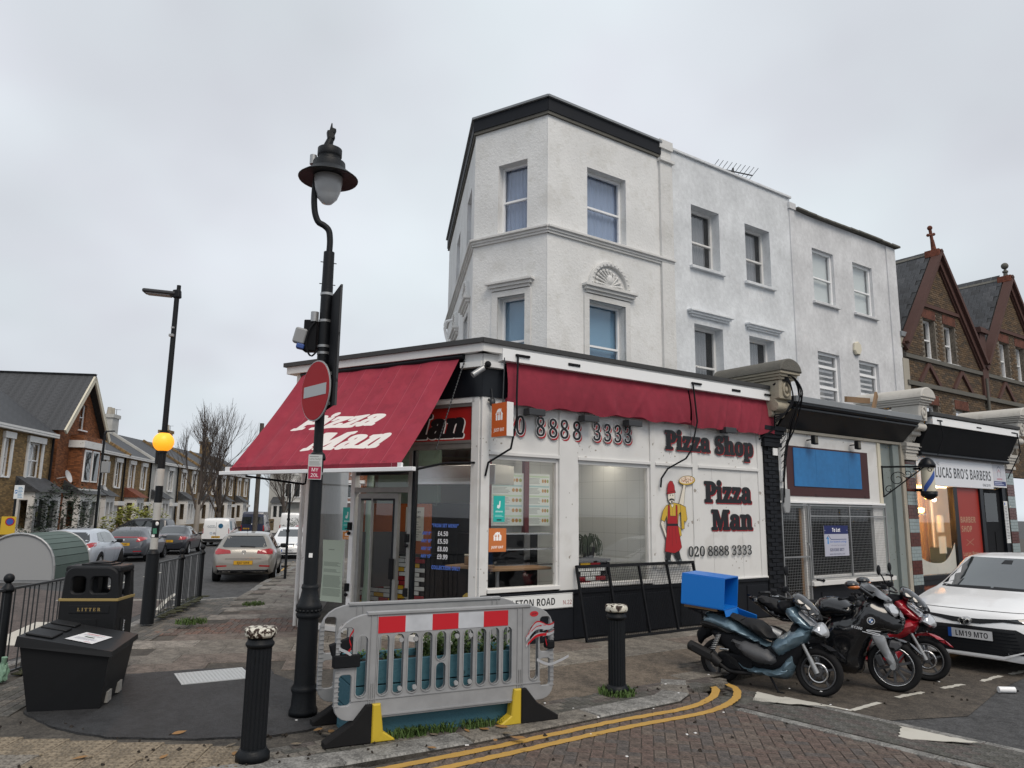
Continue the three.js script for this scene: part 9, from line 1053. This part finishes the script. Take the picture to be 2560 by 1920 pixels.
// ---------- houses and trees along the side street ----------
const brickTex = (() => { const t = canvasTex(512, 512, (x, w, h) => { x.fillStyle = '#8f8672'; x.fillRect(0, 0, w, h); const r = rng(9); for (let j = 0; j < 24; j++) for (let i = -1; i < 9; i++) { const k = 0.75 + 0.4 * r(); x.fillStyle = `rgb(${190 * k | 0},${165 * k | 0},${120 * k | 0})`; x.fillRect(i * 64 + (j & 1) * 32, j * 21.3, 60, 17.5); } }); t.wrapS = t.wrapT = THREE.RepeatWrapping; t.repeat.set(0.55, 0.55); return t; })();
mat('stockbrick', [0.46, 0.40, 0.33], 0.9, { map: brickTex }); mat('redbrick', [0.42, 0.20, 0.14], 0.9, { map: brickTex }); mat('greybrick', [0.36, 0.32, 0.27], 0.9, { map: brickTex }); mat('houserender', [0.5, 0.5, 0.48], 0.9, { map: tGrime });
function sideHouse(label, P, az, w, o = {}) {
const { eave = 5.6, ridge = 7.7, wall = M.stockbrick, gable, base = -0.7, wins = [[0.9, 1.9], [3.2, 4.2]], bay = [0.7, 2.4], bayM = M.whitewood, bayRoof = M.slate, dish, chim } = o;
const t = thing('terraced_house', label, 'house', [P[0], 0, P[1]], R(90 - az)), m = null, top = gable ? ridge : eave, D = 7, h = wins.map(([a, c]) => rectHole(a, c, 3.2, 5.0));
B().shape(gable ? [[0, base], [w, base], [w, eave], [w / 2, gable - 0.3], [0, eave]] : [[0, base], [w, base], [w, eave], [0, eave]], -0.3, 0, gable ? [...h, rectHole(w / 2 - 0.4, w / 2 + 0.4, 6.2, 7.7)] : h).mesh('wall', wall, t); B().box(0, 0.25, base, eave, -D, -0.3).box(w - 0.25, w, base, eave, -D, -0.3).mesh('side_wall', wall, t);
const strips = (mm, len, L, name) => { const b = B(mm); for (let j = 0; j * 0.3 < L; j++) b.cb(len / 2, j * 0.3 + 0.15, 0.02, len, 0.34, 0.02, 0.05, 0, 0); return b.mesh(name, M.slate, t); };
if (!gable) { const d = V(0, ridge - eave, -D / 2).normalize(), L = Math.hypot(ridge - eave, D / 2) + 0.2, roof = strips(basis(V(-0.05, eave - 0.1, 0.3), V(1, 0, 0), d, V(1, 0, 0).cross(d)), w + 0.1, L, 'roof'); B(basis(V(-0.05, eave - 0.1, 0.3), V(1, 0, 0), d, V(1, 0, 0).cross(d))).box(0, 0.22, 0, L, 0, 0.22).mesh('party_parapet', wall, t); B().box(-0.05, w + 0.05, eave - 0.2, eave + 0.02, 0, 0.32).mesh('gutter', M.whitewood, t); }
else { for (const s of [0, 1]) { const e = V(s ? w + 0.25 : -0.25, eave - 0.1, s ? 0.5 : -D), d = V(w / 2 - e.x, gable - e.y, 0).normalize(), L = Math.hypot(w / 2 - e.x, gable - e.y), z = V(0, 0, s ? -1 : 1); strips(basis(e, z, d, z.clone().cross(d)), D + 0.5, L, 'roof'); B().cb((e.x + w / 2) / 2, (e.y + gable) / 2 - 0.1, 0.45, L, 0.28, 0.1, 0, 0, s ? -Math.atan2(gable - e.y, w / 2 + 0.25) : Math.atan2(gable - e.y, w / 2 + 0.25)).mesh('barge_board', M.cream, t); } windowAt(t, T(0, 0, 0), w / 2 - 0.4, w / 2 + 0.4, 6.2, 7.7, -0.12, { fm: M.whitegloss, curtain: M.netcurtain, cover: 0.5 }); }
for (const [a, c] of wins) { windowAt(t, T(0, 0, 0), a, c, 3.2, 5.0, -0.1, { fm: M.whitegloss, curtain: M.netcurtain, cover: 0.6, fw: 0.08, mull: c - a > 0.9 ? [0.5] : [], reveal: 0.1 }); B().box(a - 0.2, c + 0.2, 5.0, 5.3, 0, 0.14).box(a - 0.16, a, 3.2, 5.0, 0, 0.08).box(c, c + 0.16, 3.2, 5.0, 0, 0.08).mesh('window_surround', M.whitewood, t); }
const [b0, b1] = bay, q = B(); q.box(b0, b1, base, 0.7, 0, 0.9).box(b0, b1, 2.1, 2.5, 0, 0.9); for (const x of [b0, (b0 + b1) / 2 - 0.12, b1 - 0.24]) q.box(x, x + 0.24, 0.7, 2.1, 0.6, 0.9); q.box(b0, b0 + 0.2, 0.7, 2.1, 0, 0.2); q.mesh('bay_window', bayM, t); B().box(b0 + 0.2, b1 - 0.2, 0.7, 2.1, 0.68, 0.72).mesh('pane', M.carglass, t);
B().shape([[0, 0], [1.2, 0], [0, 0.75]], 0, b1 - b0 + 0.3).mesh('bay_roof', bayRoof, t).applyMatrix4(new THREE.Matrix4().makeRotationY(-Math.PI / 2).setPosition(b1 + 0.15, 2.5, 0)); B().box(w - 1.9, w - 0.8, base, 1.9, 0, 0.08).box(w - 2.0, w - 0.7, 1.9, 2.2, 0, 0.5).mesh('door', M.whitewood, t); B().cyl([w - 0.12, base, 0.1], [w - 0.12, eave, 0.1], 0.06).mesh('drainpipe', M.blackmatte, t);
if (gable) { B().box(w / 2 - 1.3, w / 2 + 1.3, 2.7, 5.8, 0, 0.7).mesh('upper_bay', wall, t); for (const a of [-1.0, 0.1]) B().box(w / 2 + a, w / 2 + a + 0.9, 3.2, 5.0, 0.7, 0.76).mesh('bay_frame', M.whitegloss, t); for (const a of [-0.9, 0.2]) B().box(w / 2 + a, w / 2 + a + 0.7, 3.3, 4.9, 0.76, 0.78).mesh('pane', M.carglass, t); B().box(w / 2 - 1.45, w / 2 + 1.45, 5.1, 5.5, 0, 0.85).box(w / 2 - 1.45, w / 2 + 1.45, 2.6, 2.8, 0, 0.85).mesh('bay_mould', M.whitewood, t); }
if (dish) B(T(dish[0], dish[1], 0.5)).lathe([[0, 0], [0.2, 0.03], [0.36, 0.1]], [0, 0, 0], 18, new THREE.Matrix4().makeRotationX(1.2)).cyl([0, 0, 0], [0, -0.1, -0.5], 0.03).mesh('satellite_dish', mat('dish', [0.5, 0.5, 0.5], 0.5, { side: THREE.DoubleSide }), t);
if (chim) { const c = B().box(chim - 0.6, chim + 0.6, ridge - 1, ridge + 1.7, -4.2, -3.3).box(chim - 0.7, chim + 0.7, ridge + 1.4, ridge + 1.7, -4.3, -3.2).mesh('chimney', wall, t); for (const x of [-0.3, 0.25]) B().cyl([chim + x, ridge + 1.7, -3.75], [chim + x, ridge + 2.3, -3.75], 0.22, 0.17).mesh('chimney_pot', M.stone, c); B().cyl([chim + 0.9, ridge, -3.7], [chim + 0.9, ridge + 2.3, -3.7], 0.02).cyl([chim + 0.4, ridge + 2.2, -3.7], [chim + 1.7, ridge + 2.35, -3.7], 0.015).mesh('roof_aerial', M.darksteel, t); }
return t;
}
const along = (p, az, s) => [p[0] + Math.sin(R(az)) * s, p[1] - Math.cos(R(az)) * s];
const PA = [-24.7, -40.0], PB = [-27.8, -49.2];
sideHouse('yellow brick house with white hooded windows at the far left edge', along(PA, -8, -8.6), -8, 8.4, { wins: [[1.0, 1.6], [3.6, 4.2], [5.9, 7.3]], bay: [5.2, 8.0], chim: 4.4, ridge: 8.2 });
sideHouse('red brick gabled house with upper bay window and satellite dish, left of the terrace', along(PA, -8, 0.4), -8, 5.6, { wall: M.redbrick, gable: 9.4, ridge: 9.3, eave: 6.0, wins: [], bay: [1.4, 4.2], dish: [0.4, 3.4] });
sideHouse('grey terraced house with chimney and large white dish beside the gabled house', PB, -9.5, 6.4, { wall: M.greybrick, wins: [[1.6, 2.7], [4.6, 5.6]], dish: [1.4, 2.9], chim: 1.4 });
['stock brick terraced house with a red bay roof behind the amber globe', 'pale rendered terraced house behind the bare birch tree', 'brown brick terraced house just right of the birch trunk', 'yellowish brick terraced house left of the telegraph pole', 'grey brick terraced house behind the dark blue van', 'last terraced house before the bend, behind the tall white van'].forEach((l, i) => { const p = i ? along(along(PB, -9.5, 12.8), -5, (i - 1) * 6.3) : along(PB, -9.5, 6.4); sideHouse(l, p, i ? -5 : -9.5, 6.3, { wall: [M.stockbrick, M.houserender, M.greybrick, M.stockbrick, M.greybrick, M.stockbrick][i], bayRoof: i ? M.slate : M.terracotta, wins: [[1.2, 2.2], [4.1, 5.1]], chim: i % 2 ? 0.3 : undefined, base: -1 }); });
sideHouse('white bay-fronted house facing the camera at the end of the side street', [-31, -96], 90, 6.5, { wall: M.houserender, gable: 9.5, eave: 6.4, ridge: 9.4, wins: [], base: -1.4 });
sideHouse('second white bay-fronted house at the street end, nearer the shop edge', [-23.6, -97], 90, 6.5, { wall: M.redbrick, gable: 9.5, eave: 6.4, ridge: 9.4, wins: [], base: -1.4 });
{ const b = thing('garden_wall', 'low dark garden wall along the front of the terrace', 'wall', [0, 0, 0]); const pts = [along([-20.6, -33], -9, 0), along([-20.6, -33], -9, 12), along([-24.2, -55], -7, 4), along([-24.2, -55], -7, 36)]; for (let i = 0; i < 3; i++) { const a = pts[i], c = pts[i + 1], L = Math.hypot(c[0] - a[0], c[1] - a[1]); B(new THREE.Matrix4().makeRotationY(Math.atan2(-(c[1] - a[1]), c[0] - a[0])).setPosition(a[0], -0.8, a[1])).box(0, L, 0, 1.35, -0.12, 0.12).mesh('wall', M.greybrick, b); } }
function bareTree(label, p, h, seed, barkM) {
const t = thing('bare_tree', label, 'tree', p, 0, 'bare trees of the side street'), tr = B(), cr = B(), r = rng(seed);
const grow = (a, d, len, rad, lv) => { const e = a.clone().addScaledVector(d, len); (lv < 1 ? tr : cr).cyl(a.toArray(), e.toArray(), rad, rad * 0.7, lv < 2 ? 7 : 3); if (lv > 4) return; const n = lv < 1 ? 6 : 4; for (let i = 0; i < n; i++) { const k = i === 0 ? 0.25 : 0.45 + 0.35 * r(), q = r() * 6.28, nd = d.clone().add(V(Math.cos(q) * k, 0.28 + 0.2 * r(), Math.sin(q) * k)).normalize(); grow(i ? a.clone().lerp(e, 0.55 + 0.45 * r()) : e, nd, len * (0.62 + 0.16 * r()), rad * (i ? 0.42 : 0.65), lv + 1); } };
grow(V(0, 0, 0), V(0.02, 1, 0).normalize(), h * 0.36, h * 0.022, 0); tr.mesh('trunk', barkM, t); cr.mesh('crown', M.twig, t); return t;
}
bareTree('bare birch with pale trunk on the far pavement behind the banded post', [-22.1, -0.6, -53], 9.6, 5, M.birch); bareTree('smaller bare tree right of the birch, above the white van', [-25.2, -0.8, -65], 8, 15, M.bark); bareTree('thin bare tree far down the street under the awning edge', [-24.2, -1.0, -80], 8.5, 25, M.bark);
function shrub(label, p, rx, ry, n, m, seed, ls = 0.16) { const t = thing('shrub', label, 'shrub', p), r = rng(seed), v = []; for (let i = 0; i < n; i++) { const a = r() * 6.28, c = 2 * r() - 1, q = (0.55 + 0.5 * Math.cbrt(r())) * (1 + 0.2 * Math.sin(a * 3 + c * 4)), s = Math.sqrt(1 - c * c), x = Math.cos(a) * s * rx * q, y = ry + c * ry * q, z = Math.sin(a) * s * rx * q, b = r() * 6.28, l = ls * (0.6 + r()), ux = Math.cos(b) * l, uz = Math.sin(b) * l, uy = (r() - 0.4) * l; v.push(x, y, z, x + ux * 0.5 - uz * 0.25, y + uy * 0.6, z + uz * 0.5 + ux * 0.25, x + ux, y + uy, z + uz, x, y, z, x + ux, y + uy, z + uz, x + ux * 0.5 + uz * 0.25, y + uy * 0.6, z + uz * 0.5 - ux * 0.25); } const g = new THREE.BufferGeometry(); g.setAttribute('position', new THREE.Float32BufferAttribute(v, 3)); g.computeVertexNormals(); B().add(g).mesh('foliage', m, t); B().cyl([0, -0.3, 0], [0, ry, 0], 0.06).mesh('stem', M.bark, t); return t; }
shrub('round yellow-green variegated shrub in front of the terrace', [-22.6, -0.3, -45.5], 1.6, 1.05, 2600, M.leafyellow, 3, 0.22); shrub('tall dark evergreen bush before the red gabled house', [-22.3, -0.3, -37.5], 1.3, 1.55, 3200, M.leafdark, 5); shrub('low clipped dark hedge bush left of the tall evergreen', [-22.2, -0.3, -34.2], 1.0, 0.6, 1600, M.leafdark, 7, 0.1); shrub('dark green hedge far down the street by the red bin', [-18.2, -0.9, -66], 1.6, 0.9, 1500, M.leafdark, 9);
scene.traverse(o => { if (o.isMesh) { o.castShadow = true; o.receiveShadow = true; } });
renderer.render(scene, camera);
